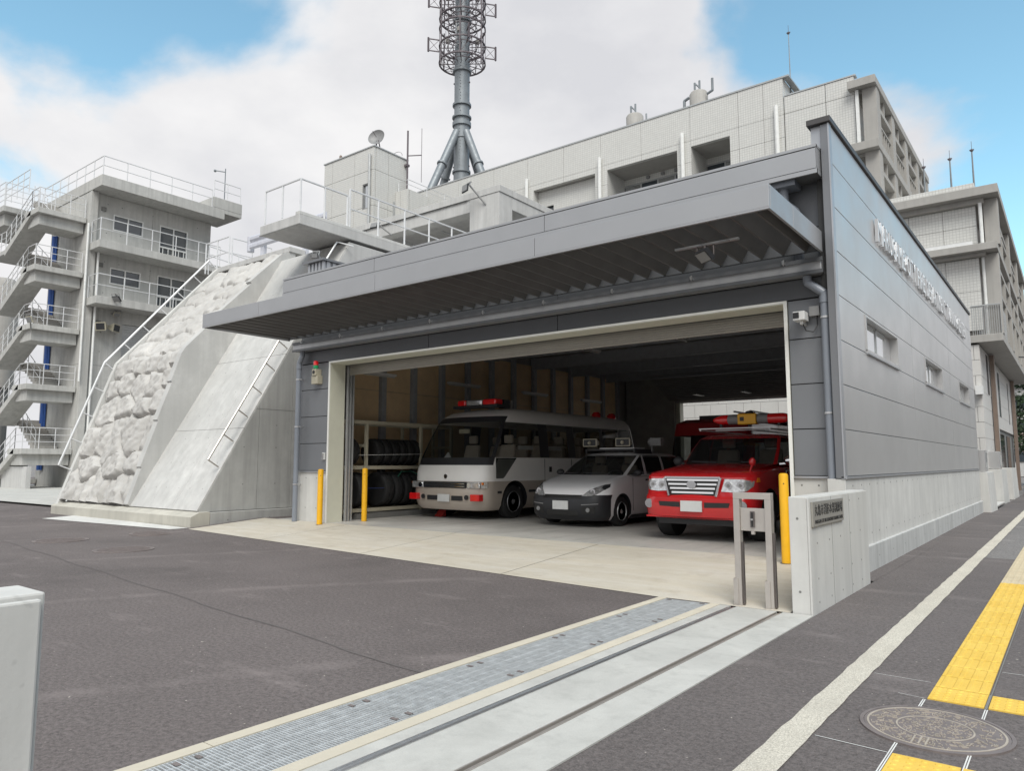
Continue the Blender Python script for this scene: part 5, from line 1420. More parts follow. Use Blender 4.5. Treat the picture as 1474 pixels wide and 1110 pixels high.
for gi, (za, zb, zc) in enumerate(((32.15, 33.5, 34.95), (35.75, 37.1, 38.6), (39.3, 40.6, 42))):
    for z in (za, zb, zc): gring(z, 1.78, .10, at_); gring(z, 1.15, .05, at_)
    m = MB()
    for i in range(12):
        a = 2 * PI * i / 12 + .1; c_, s_ = math.cos(a), math.sin(a)
        for z in (za, zb): m.tube((cx + .6 * c_, cy + .6 * s_, z), (cx + 1.78 * c_, cy + 1.78 * s_, z), .035, 5)
        m.tube((cx + .6 * c_, cy + .6 * s_, za), (cx + 1.78 * c_, cy + 1.78 * s_, zb), .022, 5)
        a2 = a + 2 * PI / 12
        m.tube((cx + 1.78 * c_, cy + 1.78 * s_, za), (cx + 1.78 * math.cos(a2), cy + 1.78 * math.sin(a2), zb), .022, 4)
        m.tube((cx + 1.2 * c_, cy + 1.2 * s_, za), (cx + 1.78 * math.cos(a2), cy + 1.78 * math.sin(a2), za), .02, 4)
        if i % 2 == 0: m.tube((cx + 1.78 * c_, cy + 1.78 * s_, za - (.5 if i % 4 == 0 else 0)), (cx + 1.78 * c_, cy + 1.78 * s_, zc + .3), .055, 6)
        else: m.tube((cx + 1.78 * c_, cy + 1.78 * s_, za), (cx + 1.78 * c_, cy + 1.78 * s_, zc), .025, 5)
        m.tube((cx + 1.4 * c_, cy + 1.4 * s_, zb), (cx + 1.4 * c_, cy + 1.4 * s_, zb + 1.0), .015, 4)
    o = m.build('gallery_bracing', 'antenna_dark', at_); o['kind'] = 'stuff'
    for a in (2, 92, 182, 272):
        a = R_(a - 40); c_, s_ = math.cos(a), math.sin(a); m = MB(); r0, r1 = 1.8, 2.65
        z0_, z1_ = za + .75, zb + .35
        P = lambda r, z: (cx + r * c_, cy + r * s_, z)
        m.bar(P(r1, z0_ - .1), P(r1, z1_ + .1), .11); m.bar(P(r0, z0_), P(r1, z0_), .07); m.bar(P(r0, z1_), P(r1, z1_), .07)
        m.tube(P(r0, z0_), P(r1, z1_), .02, 4); m.tube(P(r0, z1_), P(r1, z0_), .02, 4); m.build('outrigger', 'antenna_dark', at_)
    for a in (200, 300, 60):
        a = R_(a); m = MB(); m.lathe([(.02, -.2), (.16, -.14), (.18, .12), (.1, .22), (.01, .24)], (cx + 1.25 * math.cos(a), cy + 1.25 * math.sin(a), zb + .75), 'z', 10); m.build('antenna_drum', 'concrete_loggia', at_)
m = MB(); c_, s_ = math.cos(R_(-40)), math.sin(R_(-40)); p = Vector((cx + 2.7 * c_, cy + 2.7 * s_, 33.3)); q2 = Vector((c_, s_, .05)); m.tube(p, p + q2 * 1.2, .03, 5)
for k in range(6): m.tube(p + q2 * (.35 + .15 * k) - Vector((0, 0, .14)), p + q2 * (.35 + .15 * k) + Vector((0, 0, .14)), .01, 4)
m.build('yagi_aerial', 'antenna_dark', at_)
m = MB()
for s in (-1, 1): m.tube((cx + .2 * s + .2, cy - .75, 33.3), (cx + .2 * s + .2, cy - .75, 35.4), .03, 5)
for k in range(8): m.tube((cx, cy - .75, 33.4 + .27 * k), (cx + .4, cy - .75, 33.4 + .27 * k), .02, 4)
m.build('ladder', 'rail_white', at_)
m = MB()
rr = random.Random(4)
for k in range(46):
    z = 23.8 + k * .24; a = R_(-62 + rr.uniform(-5, 5)); m.ball((cx + .595 * math.cos(a), cy + .595 * math.sin(a), z), .03, 6)
    if k % 7 == 0:
        for s in (-150, 20): a = R_(s); m.box(cx + .6 * math.cos(a) - .05, cx + .6 * math.cos(a) + .05, cy + .6 * math.sin(a) - .05, cy + .6 * math.sin(a) + .05, z, z + .1)
o = m.build('climbing_step', 'antenna_dark', at_); o['kind'] = 'stuff'

# ------------------------------------------------------------ street-side piers and the far street
def pier(name, x0, x1, y0, y1, h, lab, box=True):
    t = thing(name, lab, 'gate pier', ((x0 + x1) / 2, y0, 0), 'concrete gate piers along the pavement')
    m = MB(); m.hexa([(x0, y0, -.05), (x1, y0, -.05), (x1 + .04, y1, -.05), (x0, y1, -.05), (x0, y0, h), (x1 - .04, y0, h), (x1, y1, h), (x0, y1, h)]); m.build('pier_body', 'concrete_smooth', t, bevel=.006)
    if box:
        part('letter_box', 'panel_silver', t, [(x0 - .03, x1 - .08, y0 + .1, y0 + .8, h + .02, h + .62)], bevel=.006)
        part('display', 'glass_bright', t, [(x1 - .079, x1 - .07, y0 + .25, y0 + .45, h + .12, h + .55), (x1 - .079, x1 - .07, y0 + .52, y0 + .72, h + .12, h + .55)])
    return t
pier('gate_pier', -2.22, -1.94, 24.1, 25.6, 1.10, 'leaning pale concrete pier with grey box, right after the garage side wall')
pier('gate_pier', -2.45, -2.05, 30.5, 32.2, 1.14, 'pale concrete pier in front of the stone ground floor, the middle one')
pier('gate_pier', -2.42, -1.98, 34.2, 36.5, 1.16, 'farthest pale concrete pier before the doorway', False)
part('door_step', 'concrete_smooth', hq, [(-2.4, -2.05, 25.7, 30.4, 0, .03)])
# ------------------------------------------------------------ vehicles
def shell(par, rows, ys, keyf, names, arches, cx, z0, rearbow=.03, ns=0):
    """closed body from horizontal contours. rows: dicts z (or function of x,y), w, f, r, rc, bow. keyf(row, column-centre x, y, side) -> key; names: key -> (part name, material)"""
    def half(rw):
        w, f, r, rc, bow = rw['w'], rw['f'], rw['r'], rw.get('rc', .2), rw.get('bow', .08)
        rr = rw.get('rr', .12); P = []
        for t in (0, .2, .4, .6, .8, 1): x = (w - rc) * t; P.append((x, f + bow * (x / w) ** 2))
        yb = f + bow * ((w - rc) / w) ** 2
        for a in (18, 36, 54, 72, 90): P.append((w - rc + rc * math.sin(R_(a)), yb + rc * (1 - math.cos(R_(a)))))
        for y in ys: P.append((w, min(max(y, yb + rc + .001), r - rr - .001)))
        for a in (90, 60, 30, 0): P.append((w - rr + rr * math.sin(R_(a)), r - rr + rr * math.cos(R_(a))))
        for t in (.66, .33, 0): P.append(((w - rr) * t, r + rearbow * (1 - t)))
        return P
    H = [half(r) for r in rows]; n = len(H[0]); verts = []; C = 2 * (n - 1)
    for rw, h in zip(rows, H):
        full = h + [(-x, y) for x, y in h[-2:0:-1]]
        zf = rw['z']
        for x, y in full:
            z = zf(x, y) if callable(zf) else zf
            verts.append((cx + x, y, z0 + z))
    faces = []; mi = []; keys = list(names)
    for j in range(len(rows) - 1):
        for c in range(C):
            a, b = j * C + c, j * C + (c + 1) % C
            faces.append((a, b, b + C, a + C))
            col = c if c < n - 1 else C - 1 - c       # symmetric column index
            vx = [verts[i] for i in (a, b, b + C, a + C)]
            x = sum(v[0] for v in vx) / 4 - cx; y = sum(v[1] for v in vx) / 4; z = sum(v[2] for v in vx) / 4 - z0
            mi.append(keys.index(keyf(j, col, x, y, z)))
    faces.append(tuple(reversed(range(C)))); mi.append(keys.index(keyf(-1, 0, 0, 0, 0)))
    faces.append(tuple(range((len(rows) - 1) * C, len(rows) * C))); mi.append(keys.index(keyf(len(rows) - 1, 0, 0, 0, 9)))
    me = bpy.data.meshes.new('tmp'); me.from_pydata(verts, [], faces)
    for k in keys: me.materials.append(MATS[names[k][1]])
    for p, i in zip(me.polygons, mi): p.material_index = i
    bm = bmesh.new(); bm.from_mesh(me); bmesh.ops.remove_doubles(bm, verts=bm.verts, dist=.0004)
    bmesh.ops.dissolve_degenerate(bm, edges=bm.edges, dist=.0004); bmesh.ops.recalc_face_normals(bm, faces=bm.faces); bm.to_mesh(me); bm.free()
    o = link('tmp', me); cut = []
    for (x0, x1, y, z, r) in arches:
        m = MB(); m.lathe([(r, 0), (r, x1 - x0)], (x0, y, z), 'x', 32); m.m = 0
        cm = m.mesh('cut', names[keys[0]][1]); cm.materials.clear()
        for k in keys: cm.materials.append(MATS[names[k][1]])
        for p in cm.polygons: p.material_index = keys.index('well')
        co = link('cut', cm); cut.append(co)
        md = o.modifiers.new('b', 'BOOLEAN'); md.operation = 'DIFFERENCE'; md.object = co; md.solver = 'EXACT'
    dg = bpy.context.evaluated_depsgraph_get()
    em = bpy.data.meshes.new_from_object(o.evaluated_get(dg))
    for c in cut: bpy.data.objects.remove(c)
    bpy.data.objects.remove(o)
    groups = {}
    for p in em.polygons: groups.setdefault(p.material_index, []).append(tuple(p.vertices))
    org = _root_loc(par); out = {}
    jobs = []
    for i, fs in groups.items():
        if keys[i] in ('sw', 'ws', 'rw', 'well', 'mask'):
            par_ = {}
            def find(x):
                while par_.setdefault(x, x) != x: par_[x] = par_[par_[x]]; x = par_[x]
                return x
            for f in fs:
                for q in f[1:]: par_[find(q)] = find(f[0])
            isl = {}
            for f in fs: isl.setdefault(find(f[0]), []).append(f)
            jobs += [(i, g) for g in isl.values()]
        else: jobs.append((i, fs))
    for i, fs in jobs:
        nm, mt = names[keys[i]]
        idx = {}; vs = []
        ff = []
        for f in fs:
            g = []
            for q in f:
                if q not in idx: idx[q] = len(vs); vs.append(em.vertices[q].co - org)
                g.append(idx[q])
            ff.append(g)
        m2 = bpy.data.meshes.new(nm); m2.from_pydata([tuple(v) for v in vs], [], ff); m2.materials.append(MATS[mt])
        for p in m2.polygons: p.use_smooth = True
        try: m2.set_sharp_from_angle(angle=R_(42))
        except Exception: pass
        out[keys[i]] = link(nm, m2, par)
    return out
def wheel(par, x, y, z, r, w, out=1, rim_mat='rim_grey', spokes=10):
    """x is the outer face; out = +1 when it faces +X"""
    s = out; m = MB()
    m.lathe([(r * .62, -s * .02), (r * .80, 0), (r * .95, -s * .012), (r, -s * .035), (r, -s * (w - .035)), (r * .95, -s * w), (r * .6, -s * w)], (x, y, z), 'x', 36)
    ty = m.build('wheel', 'tyre_rubber', par, smooth=True)
    m = MB(); m.lathe([(r * .63, -s * .02), (r * .60, -s * .005), (r * .56, -s * .03), (r * .50, -s * .06), (r * .30, -s * .045), (r * .2, -s * .03), (r * .12, -s * .01), (.001, -s * .005)], (x, y, z), 'x', 30)
    rm = m.build('rim', rim_mat, ty, smooth=True)
    m = MB()
    for k in range(spokes):
        a = 2 * PI * k / spokes; c = (x - s * .047, y + r * .42 * math.cos(a), z + r * .42 * math.sin(a)); m.lathe([(r * .075, -.006), (r * .075, .006)], c, 'x', 8)
    m.build('rim_hole', 'ink_black', rm)
def seat(par, x, y, z, w=.42, mat_='seat_fabric'):
    m = MB(); m.hexa([(x - w/2, y, z), (x + w/2, y, z), (x + w/2, y + .14, z), (x - w/2, y + .14, z), (x - w/2 + .04, y + .12, z + .52), (x + w/2 - .04, y + .12, z + .52), (x + w/2 - .04, y + .2, z + .52), (x - w/2 + .04, y + .2, z + .52)])
    m.box(x - w/2, x + w/2, y - .42, y + .05, z - .12, z + .02)
    m.box(x - .12, x + .12, y + .13, y + .21, z + .55, z + .74); o = m.build('seat', mat_, par, bevel=.03); return o
def beam_box(par, nm, mat_, x0, x1, y0, y1, z0, z1, bev=.01): return part(nm, mat_, par, [(x0, x1, y0, y1, z0, z1)], bevel=bev)

# ---- minibus
BX, BF = -10.67, 11.48
bus = thing('minibus', 'white and beige rescue minibus with red light bar parked at the left', 'minibus', (BX, 14.5, F))
rows = [dict(z=.20, w=.96, f=BF + .10, r=18.0, rc=.28), dict(z=.30, w=1.04, f=BF + .03, r=18.1, rc=.30), dict(z=.46, w=1.07, f=BF, r=18.15, rc=.30),
        dict(z=.64, w=1.075, f=BF + .0, r=18.15, rc=.30), dict(z=.80, w=1.075, f=BF + .035, r=18.15, rc=.30), dict(z=1.0, w=1.075, f=BF + .05, r=18.15, rc=.30),
        dict(z=1.14, w=1.07, f=BF + .08, r=18.14, rc=.30, bow=.12), dict(z=1.30, w=1.065, f=BF + .14, r=18.12, rc=.30, bow=.14),
        dict(z=1.7, w=1.03, f=BF + .36, r=18.06, rc=.28, bow=.16), dict(z=2.07, w=.98, f=BF + .58, r=18.0, rc=.26, bow=.18),
        dict(z=2.20, w=.955, f=BF + .70, r=17.95, rc=.26, bow=.20), dict(z=2.32, w=.88, f=BF + .92, r=17.88, rc=.30, bow=.2),
        dict(z=2.40, w=.70, f=BF + 1.35, r=17.7, rc=.3, bow=.2), dict(z=2.44, w=.40, f=BF + 1.9, r=17.4, rc=.2, bow=.1)]
bys = [11.98, 12.06, 13.50, 13.58, 13.78, 13.86, 14.66, 14.74, 14.90, 14.98, 16.20, 16.28, 16.36, 17.22, 17.30, 17.36, 17.82]
sidewins = [(11.98, 13.52), (13.84, 14.68), (14.96, 16.22), (16.34, 17.24), (17.34, 17.84)]
def buskey(j, c, x, y, z):
    if j < 0: return 'well'
    front = c <= 8
    if 6 <= j <= 9 and c <= 8: return 'mask' if (j == 6 or j == 9 or c == 8) else 'ws'
    if 7 <= j <= 8 and abs(x) > .9:
        for a, b in sidewins:
            if a < y < b: return 'sw'
        if 11.9 < y < 17.9: return 'mask'
    if j in (7, 8) and y > 18.0 and abs(x) < .8: return 'rw'
    if j <= 3 : return 'beige'
    return 'white'
o = shell(bus, rows, bys, buskey, dict(white=('body', 'bus_white'), beige=('lower_body', 'bus_beige'), mask=('window_mask', 'plastic_black'), ws=('windscreen', 'glass_car'), sw=('side_window', 'glass_car'), rw=('rear_window', 'glass_dark'), well=('wheel_well', 'plastic_black')),
      [(BX + .55, BX + 1.3, 12.55, F + .36, .45), (BX - 1.3, BX - .55, 12.55, F + .36, .45), (BX + .55, BX + 1.3, 16.1, F + .36, .45), (BX - 1.3, BX - .55, 16.1, F + .36, .45)], BX, F)
for y in (12.55, 16.1):
    wheel(bus, BX + 1.05, y, F + .36, .36, .24, 1, 'rim_dark', 12); wheel(bus, BX - 1.05, y, F + .36, .36, .24, -1, 'rim_dark', 12)
for s in (-1, 1):
    m = MB(); m.box(BX + s * .62, BX + s * .97, BF - .0, BF + .3, F + .655, F + .79); h = m.build('headlight', 'lamp_clear', bus, bevel=.02)
    m = MB(); m.lathe([(.055, -.008), (.055, .0)], (BX + s * .70, BF - .002, F + .72), 'y', 16); m.build('lamp_ring', 'chrome', h)
    m = MB(); m.hexa([(BX + s * .98, BF + .05, F + .66), (BX + s * 1.06, BF + .16, F + .66), (BX + s * 1.0, BF + .3, F + .66), (BX + s * .9, BF + .3, F + .66), (BX + s * .98, BF + .05, F + .79), (BX + s * 1.06, BF + .16, F + .79), (BX + s * 1.0, BF + .3, F + .79), (BX + s * .9, BF + .3, F + .79)]); m.build('turn_signal', 'lamp_clear', bus)
    part('amber_lamp', 'lens_amber', bus, [(BX + s * .985, BX + s * 1.02, BF + .055, BF + .09, F + .735, F + .78)])
    part('red_warning_lamp', 'lens_red', bus, [(BX + s * .76, BX + s * 1.0, BF - .05, BF + .1, F + .40, F + .54)], bevel=.015)
    m = MB(); m.lathe([(.05, -.01), (.05, .01)], (BX + s * .62, BF - .005, F + .47), 'y', 16); m.build('fog_lamp', 'plastic_black', bus)
part('grille', 'plastic_black', bus, [(BX - .6, BX + .6, BF - .012, BF + .1, F + .66, F + .79)], bevel=.01)
part('grille_bar', 'chrome', bus, [(BX - .58, BX + .58, BF - .02, BF - .013, F + .69, F + .70), (BX - .58, BX + .58, BF - .02, BF - .013, F + .745, F + .755)])
m = MB(); m.lathe([(.05, -.012), (.05, 0)], (BX, BF + .045, F + .90), 'y', 20); m.build('badge', 'chrome', bus)
part('number_plate', 'plate_white', bus, [(BX - .17, BX + .17, BF - .03, BF - .012, F + .37, F + .53)], bevel=.004)
part('bumper_recess', 'plastic_black', bus, [(BX - .5, BX - .2, BF - .006, BF + .03, F + .40, F + .5), (BX + .2, BX + .5, BF - .006, BF + .03, F + .40, F + .5)], bevel=.01)
part('side_strip', 'plastic_black', bus, [(BX + 1.06, BX + 1.085, 11.95, 12.08, F + .55, F + .60), (BX + 1.06, BX + 1.085, 13.05, 15.6, F + .55, F + .60)])
part('door_seam', 'plastic_black', bus, [(BX + 1.07, BX + 1.0775, 13.66, 13.672, F + .35, F + 1.28), (BX + 1.07, BX + 1.0775, 14.78, 14.79, F + .35, F + 1.28)])
part('door_handle', 'plastic_black', bus, [(BX + 1.07, BX + 1.09, 13.84, 13.93, F + .98, F + 1.10)], bevel=.005)
m = MB(); m.prism([(11.90, F + 1.29), (12.60, F + 1.29), (12.20, F + .90), (12.14, F + .86), (11.90, F + .86)], 'x', BX + 1.066, BX + 1.078); m.build('corner_window', 'glass_dark', bus)
for (a, b) in ((BX - .75, BX - .1), (BX - .05, BX + .62)):
    m = MB(); m.bar((b, BF + .16, F + 1.20), (a, BF + .20, F + 1.26), .018); m.build('wiper', 'plastic_black', bus)
part('dashboard', 'plastic_black', bus, [(BX - .92, BX + .92, BF + .40, BF + .75, F + 1.0, F + 1.22)], bevel=.03)
m = MB(); m.hexa([(BX - .50, BF + .45, F + 1.23), (BX - .22, BF + .45, F + 1.23), (BX - .22, BF + .5, F + 1.23), (BX - .50, BF + .5, F + 1.23), (BX - .37, BF + .5, F + 1.42), (BX - .35, BF + .5, F + 1.42), (BX - .35, BF + .52, F + 1.42), (BX - .37, BF + .52, F + 1.42)]); m.build('folded_card', 'white_paint', bus)
part('floor', 'plastic_grey', bus, [(BX - .95, BX + .95, BF + .8, 17.8, F + .62, F + .66)])
for (x, y) in ((BX + .50, 12.9), (BX - .55, 12.9)): seat(bus, x, y, F + 1.08, .48)
for k in range(5):
    for x in (-.65, .15, .62): seat(bus, BX + x, 13.9 + .82 * k, F + 1.08, .40)
part('mirror', 'plastic_beige', bus, [(BX - .15, BX + .15, BF + .62, BF + .66, F + 1.83, F + 1.93)], bevel=.01)
part('notice', 'white_paint', bus, [(BX + .9, BX + .905, 12.9, 13.45, F + 1.48, F + 1.57), (BX + .9, BX + .905, 14.0, 14.6, F + 1.48, F + 1.57)])
lb = part('light_bar_base', 'plastic_black', bus, [(BX - .65, BX + .65, 12.45, 12.7, F + 2.42, F + 2.48)])
m = MB(); m.box(BX - .25, BX + .22, 12.44, 12.71, F + 2.475, F + 2.60); m.build('light_bar_centre', 'lamp_clear', bus, bevel=.03)
for s in (-1, 1): m = MB(); m.box(BX + (.23 if s > 0 else -.52), BX + (.62 if s > 0 else -.26), 12.44, 12.71, F + 2.475, F + 2.61); m.build('red_beacon', 'lens_red', bus, bevel=.04)
for y in (16.7, 17.5):
    for s in (-1, 1) if y < 17 else (1,):
        m = MB(); m.lathe([(.12, 0), (.12, .09), (.07, .15), (.001, .16)], (BX + s * .62, y, F + 2.38), 'z', 14); m.build('rear_beacon', 'lens_red', bus, smooth=True)

# ---- small white estate car
AX, AF = -7.63, 11.36
car = thing('estate_car', 'small white estate car with black bumper and roof loudspeakers', 'car', (AX, 13.3, F))
def hoodz(zf, zr, yf, yr):
    return lambda x, y: zf + (zr - zf) * min(1, max(0, (y - yf) / (yr - yf))) ** .75 - .05 * (x / .8) ** 2 * 0
CO, RF_ = 12.32, 13.05
def beltz(x, y): return .93 + .05 * max(0, min(1, (y - 12.4) / 2.6))
rows = [dict(z=.13, w=.74, f=AF + .14, r=15.35, rc=.3, bow=.12), dict(z=.22, w=.82, f=AF + .04, r=15.42, rc=.34, bow=.16), dict(z=.38, w=.835, f=AF, r=15.45, rc=.36, bow=.17),
        dict(z=.52, w=.835, f=AF + .01, r=15.45, rc=.36, bow=.17), dict(z=.60, w=.835, f=AF + .06, r=15.45, rc=.36, bow=.17),
        dict(z=lambda x, y: .66 + .12 * min(1, max(0, (y - AF) / 1.0)), w=.835, f=AF + .12, r=15.45, rc=.38, bow=.18),
        dict(z=lambda x, y: .70 + .22 * min(1, max(0, (y - AF - .1) / 1.1)) ** .9, w=.80, f=AF + .22, r=15.43, rc=.36, bow=.2),
        dict(z=lambda x, y: .76 + .19 * min(1, max(0, (y - AF - .2) / .9)) ** .9, w=.74, f=AF + .42, r=15.42, rc=.30, bow=.18),
        dict(z=lambda x, y: .95 + .03 * max(0, min(1, (y - 12.4) / 2.6)), w=.745, f=CO, r=15.42, rc=.14, bow=.22),
        dict(z=lambda x, y: 1.17, w=.70, f=CO + .42, r=15.32, rc=.10, bow=.18),
        dict(z=lambda x, y: 1.335 - .03 * max(0, (y - 14) / 1.5), w=.645, f=CO + .80, r=15.15, rc=.10, bow=.14),
        dict(z=lambda x, y: 1.385 - .03 * max(0, (y - 14) / 1.5), w=.57, f=CO + .98, r=15.05, rc=.1, bow=.10),
        dict(z=1.41, w=.30, f=CO + 1.3, r=14.8, rc=.1, bow=.03)]
ays = [12.5, 12.62, 12.75, 12.95, 13.28, 13.38, 13.46, 14.02, 14.1, 14.2, 14.85, 15.0, 15.2]
def carkey(j, c, x, y, z):
    if j < 0: return 'well'
    if j in (8, 9):
        if c <= 6: return 'ws'
        if c in (7,) : return 'body'
        if y > 15.1 and abs(x) < .6: return 'rw'
        if c > 8 and abs(x) > .5:
            for a, b in ((12.45, 13.32), (13.42, 14.06), (14.15, 15.0)):
                if a < y < b: return 'sw'
        return 'body'
    if j <= 3 and y < 12.0 and c <= 11: return 'bumper'
    return 'body'
AR = .28
cs_ = shell(car, rows, ays, carkey, dict(body=('body', 'car_white'), bumper=('front_bumper', 'plastic_black'), ws=('windscreen', 'glass_dark'), sw=('side_window', 'glass_dark'), rw=('rear_window', 'glass_dark'), well=('wheel_well', 'plastic_black')),
      [(AX + .45, AX + 1.1, 12.22, F + AR, .34), (AX - 1.1, AX - .45, 12.22, F + AR, .34), (AX + .45, AX + 1.1, 14.6, F + AR, .34), (AX - 1.1, AX - .45, 14.6, F + AR, .34)], AX, F)
for y in (12.22, 14.6):
    wheel(car, AX + .825, y, F + AR, AR, .18, 1, 'rim_grey', 10); wheel(car, AX - .825, y, F + AR, AR, .18, -1, 'rim_grey', 10)
from mathutils.bvhtree import BVHTree
def bvh_of(objs):
    V = []; Fc = []
    for o in objs:
        org = _root_loc(o.parent) if o.parent else Vector(); n0 = len(V)
        V += [v.co + org for v in o.data.vertices]; Fc += [tuple(i + n0 for i in p.vertices) for p in o.data.polygons]
    return BVHTree.FromPolygons(V, Fc)
def hit(bv, x, z, y0, default):
    h = bv.ray_cast(Vector((x, y0, z)), Vector((0, 1, 0)), 2.0)
    return h[0].y if h[0] is not None else default
def patch(par, bv, name, mat_, outline, y0, off=.012, dome=.0, default=None):
    """a skin laid on the front of a body: outline of (x, z) points projected along +Y"""
    n = len(outline); cx_ = sum(p[0] for p in outline) / n; cz_ = sum(p[1] for p in outline) / n
    dense = []
    for i in range(n):
        (x0, zz0), (x1, zz1) = outline[i], outline[(i + 1) % n]
        for k in range(3): dense.append((x0 + (x1 - x0) * k / 3, zz0 + (zz1 - zz0) * k / 3))
    n = len(dense); vs = []; fs = []; last = default or y0 + .3
    rings = (1.0, .96, .7, .4, .1)
    for ri, r in enumerate(rings):
        for (x, z) in dense:
            X, Z = cx_ + (x - cx_) * r, cz_ + (z - cz_) * r
            y = hit(bv, X, Z, y0, last); last = y
            vs.append((X, y - (off + dome * (1 - r * r) if ri else -.004), Z))
    for j in range(len(rings) - 1):
        for i in range(n): fs.append((j * n + i, j * n + (i + 1) % n, (j + 1) * n + (i + 1) % n, (j + 1) * n + i))
    fs.append(tuple(range((len(rings) - 1) * n, len(rings) * n)))
    m = MB(); m.add(vs, fs); return m.build(name, mat_, par, smooth=True)
def lamp_unit(par, bv, cx_, s, pts, rings, zb, y0):
    h = patch(par, bv, 'headlight', 'lamp_clear', [(cx_ + s * x, zb + z) for x, z in pts], y0, .010)
    for (x, z, r) in rings:
        X, Z = cx_ + s * x, zb + z; y = hit(bv, X, Z, y0, y0 + .3) - .018
        m = MB(); m.lathe([(r, -.004), (r, .01), (r * .84, .014), (r * .80, -.002)], (X, y, Z), 'y', 22); m.build('reflector_ring', 'chrome', h, smooth=True)
        m = MB(); m.lathe([(r * .42, -.008), (r * .42, .0), (.001, .0)], (X, y - .001, Z), 'y', 14); m.build('bulb', 'plastic_grey', h)
    return h
cbv = bvh_of(list(cs_.values()))
for s in (-1, 1):
    lamp_unit(car, cbv, AX, s, [(.40, .575), (.56, .575), (.68, .61), (.77, .70), (.775, .80), (.70, .785), (.60, .74), (.50, .67)], [(.60, .66, .055)], F, AF - .5)
    patch(car, cbv, 'headlight_corner', 'plastic_black', [(AX + s * .70, F + .785), (AX + s * .775, F + .80), (AX + s * .80, F + .74), (AX + s * .765, F + .69), (AX + s * .70, F + .73)], AF - .5, .016)
    patch(car, cbv, 'lower_grille', 'ink_black', [(AX + s * .42, F + .25), (AX + s * .66, F + .27), (AX + s * .69, F + .40), (AX + s * .42, F + .38)], AF - .5, .006)
    patch(car, cbv, 'bumper_ridge', 'plastic_grey', [(AX + s * .42, F + .415), (AX + s * .72, F + .435), (AX + s * .72, F + .45), (AX + s * .42, F + .43)], AF - .5, .01)
    m = MB(); m.lathe([(.040, -.006), (.040, .012), (.030, .012)], (AX + s * .55, hit(cbv, AX + s * .55, F + .33, AF - .5, AF) - .012, F + .33), 'y', 14); m.build('fog_lamp', 'plastic_grey', car)
    mm = MB(); mm.ball((AX + s * .90, 12.72, F + 1.0), .085, 12, .75, 1.1, .7); mm.tube((AX + s * .74, 12.75, F + .97), (AX + s * .86, 12.73, F + .97), .02, 6); mm.build('door_mirror', 'plastic_black', car, smooth=True)
patch(car, cbv, 'grille', 'ink_black', [(AX - .44, F + .535), (AX + .44, F + .535), (AX + .40, F + .60), (AX - .40, F + .60)], AF - .5, .008)
part('number_plate', 'plate_white', car, [(AX - .17, AX + .17, AF - .012, AF + .01, F + .33, F + .49)], bevel=.004)
patch(car, cbv, 'bumper_intake', 'ink_black', [(AX - .36, F + .21), (AX + .36, F + .21), (AX + .33, F + .31), (AX - .33, F + .31)], AF - .5, .006)
m = MB(); m.bar((AX + .45, CO + .12, F + .975), (AX - .1, CO + .03, F + .99), .014); m.build('wiper', 'plastic_black', car)
m = MB(); m.bar((AX - .1, CO + .10, F + .975), (AX - .6, CO + .12, F + .99), .014); m.build('wiper', 'plastic_black', car)
part('door_seam', 'plastic_black', car, [(AX + .834, AX + .8375, 12.62, 12.63, F + .28, F + .9), (AX + .834, AX + .8375, 13.36, 13.37, F + .22, F + .92), (AX + .834, AX + .8375, 14.1, 14.11, F + .5, F + .95)])
part('door_handle', 'plastic_black', car, [(AX + .835, AX + .855, 13.15, 13.30, F + .84, F + .87), (AX + .835, AX + .855, 13.92, 14.06, F + .85, F + .88)])
part('sill', 'plastic_black', car, [(AX + .76, AX + .825, 12.6, 14.22, F + .13, F + .20)])
for x in (-.35, .35): seat(car, AX + x, 13.25, F + .62, .42)
m = MB(); n = 20
for i in range(n):
    a0, a1 = 2 * PI * i / n, 2 * PI * (i + 1) / n; m.bar((AX + .33 + .17 * math.cos(a0), 12.85 + .05 * math.sin(a0), F + .90 + .16 * math.sin(a0)), (AX + .33 + .17 * math.cos(a1), 12.85 + .05 * math.sin(a1), F + .90 + .16 * math.sin(a1)), .025)
m.build('steering_wheel', 'plastic_black', car)
rk2 = part('roof_rack', 'plastic_black', car, [(AX - .6, AX + .6, 13.22, 13.26, F + 1.44, F + 1.47), (AX - .6, AX + .6, 13.9, 13.94, F + 1.42, F + 1.45), (AX - .58, AX - .55, 13.2, 13.96, F + 1.38, F + 1.47), (AX + .55, AX + .58, 13.2, 13.96, F + 1.38, F + 1.47)])
def roof_horn(x, y, z, nm='roof_loudspeaker'):
    m = MB(); m.hexa([(x - .06, y + .26, z - .04), (x + .06, y + .26, z - .04), (x + .06, y + .3, z - .04), (x - .06, y + .3, z - .04), (x - .06, y + .26, z + .05), (x + .06, y + .26, z + .05), (x + .06, y + .3, z + .05), (x - .06, y + .3, z + .05)])
    A = [(x - .17, y, z - .08), (x + .17, y, z - .08), (x + .06, y + .26, z - .04), (x - .06, y + .26, z - .04), (x - .17, y, z + .09), (x + .17, y, z + .09), (x + .06, y + .26, z + .05), (x - .06, y + .26, z + .05)]
    m.hexa(A); h = m.build(nm, 'plastic_beige', car, bevel=.01)
    m = MB(); m.box(x - .145, x + .145, y - .004, y - .001, z - .06, z + .07); m.build('horn_mouth', 'plastic_black', h)
    m = MB(); m.ball((x, y - .01, z), .04, 10); m.build('horn_driver', 'plastic_beige', h)
for x in (-.42, .36): roof_horn(AX + x, 13.1, F + 1.60)
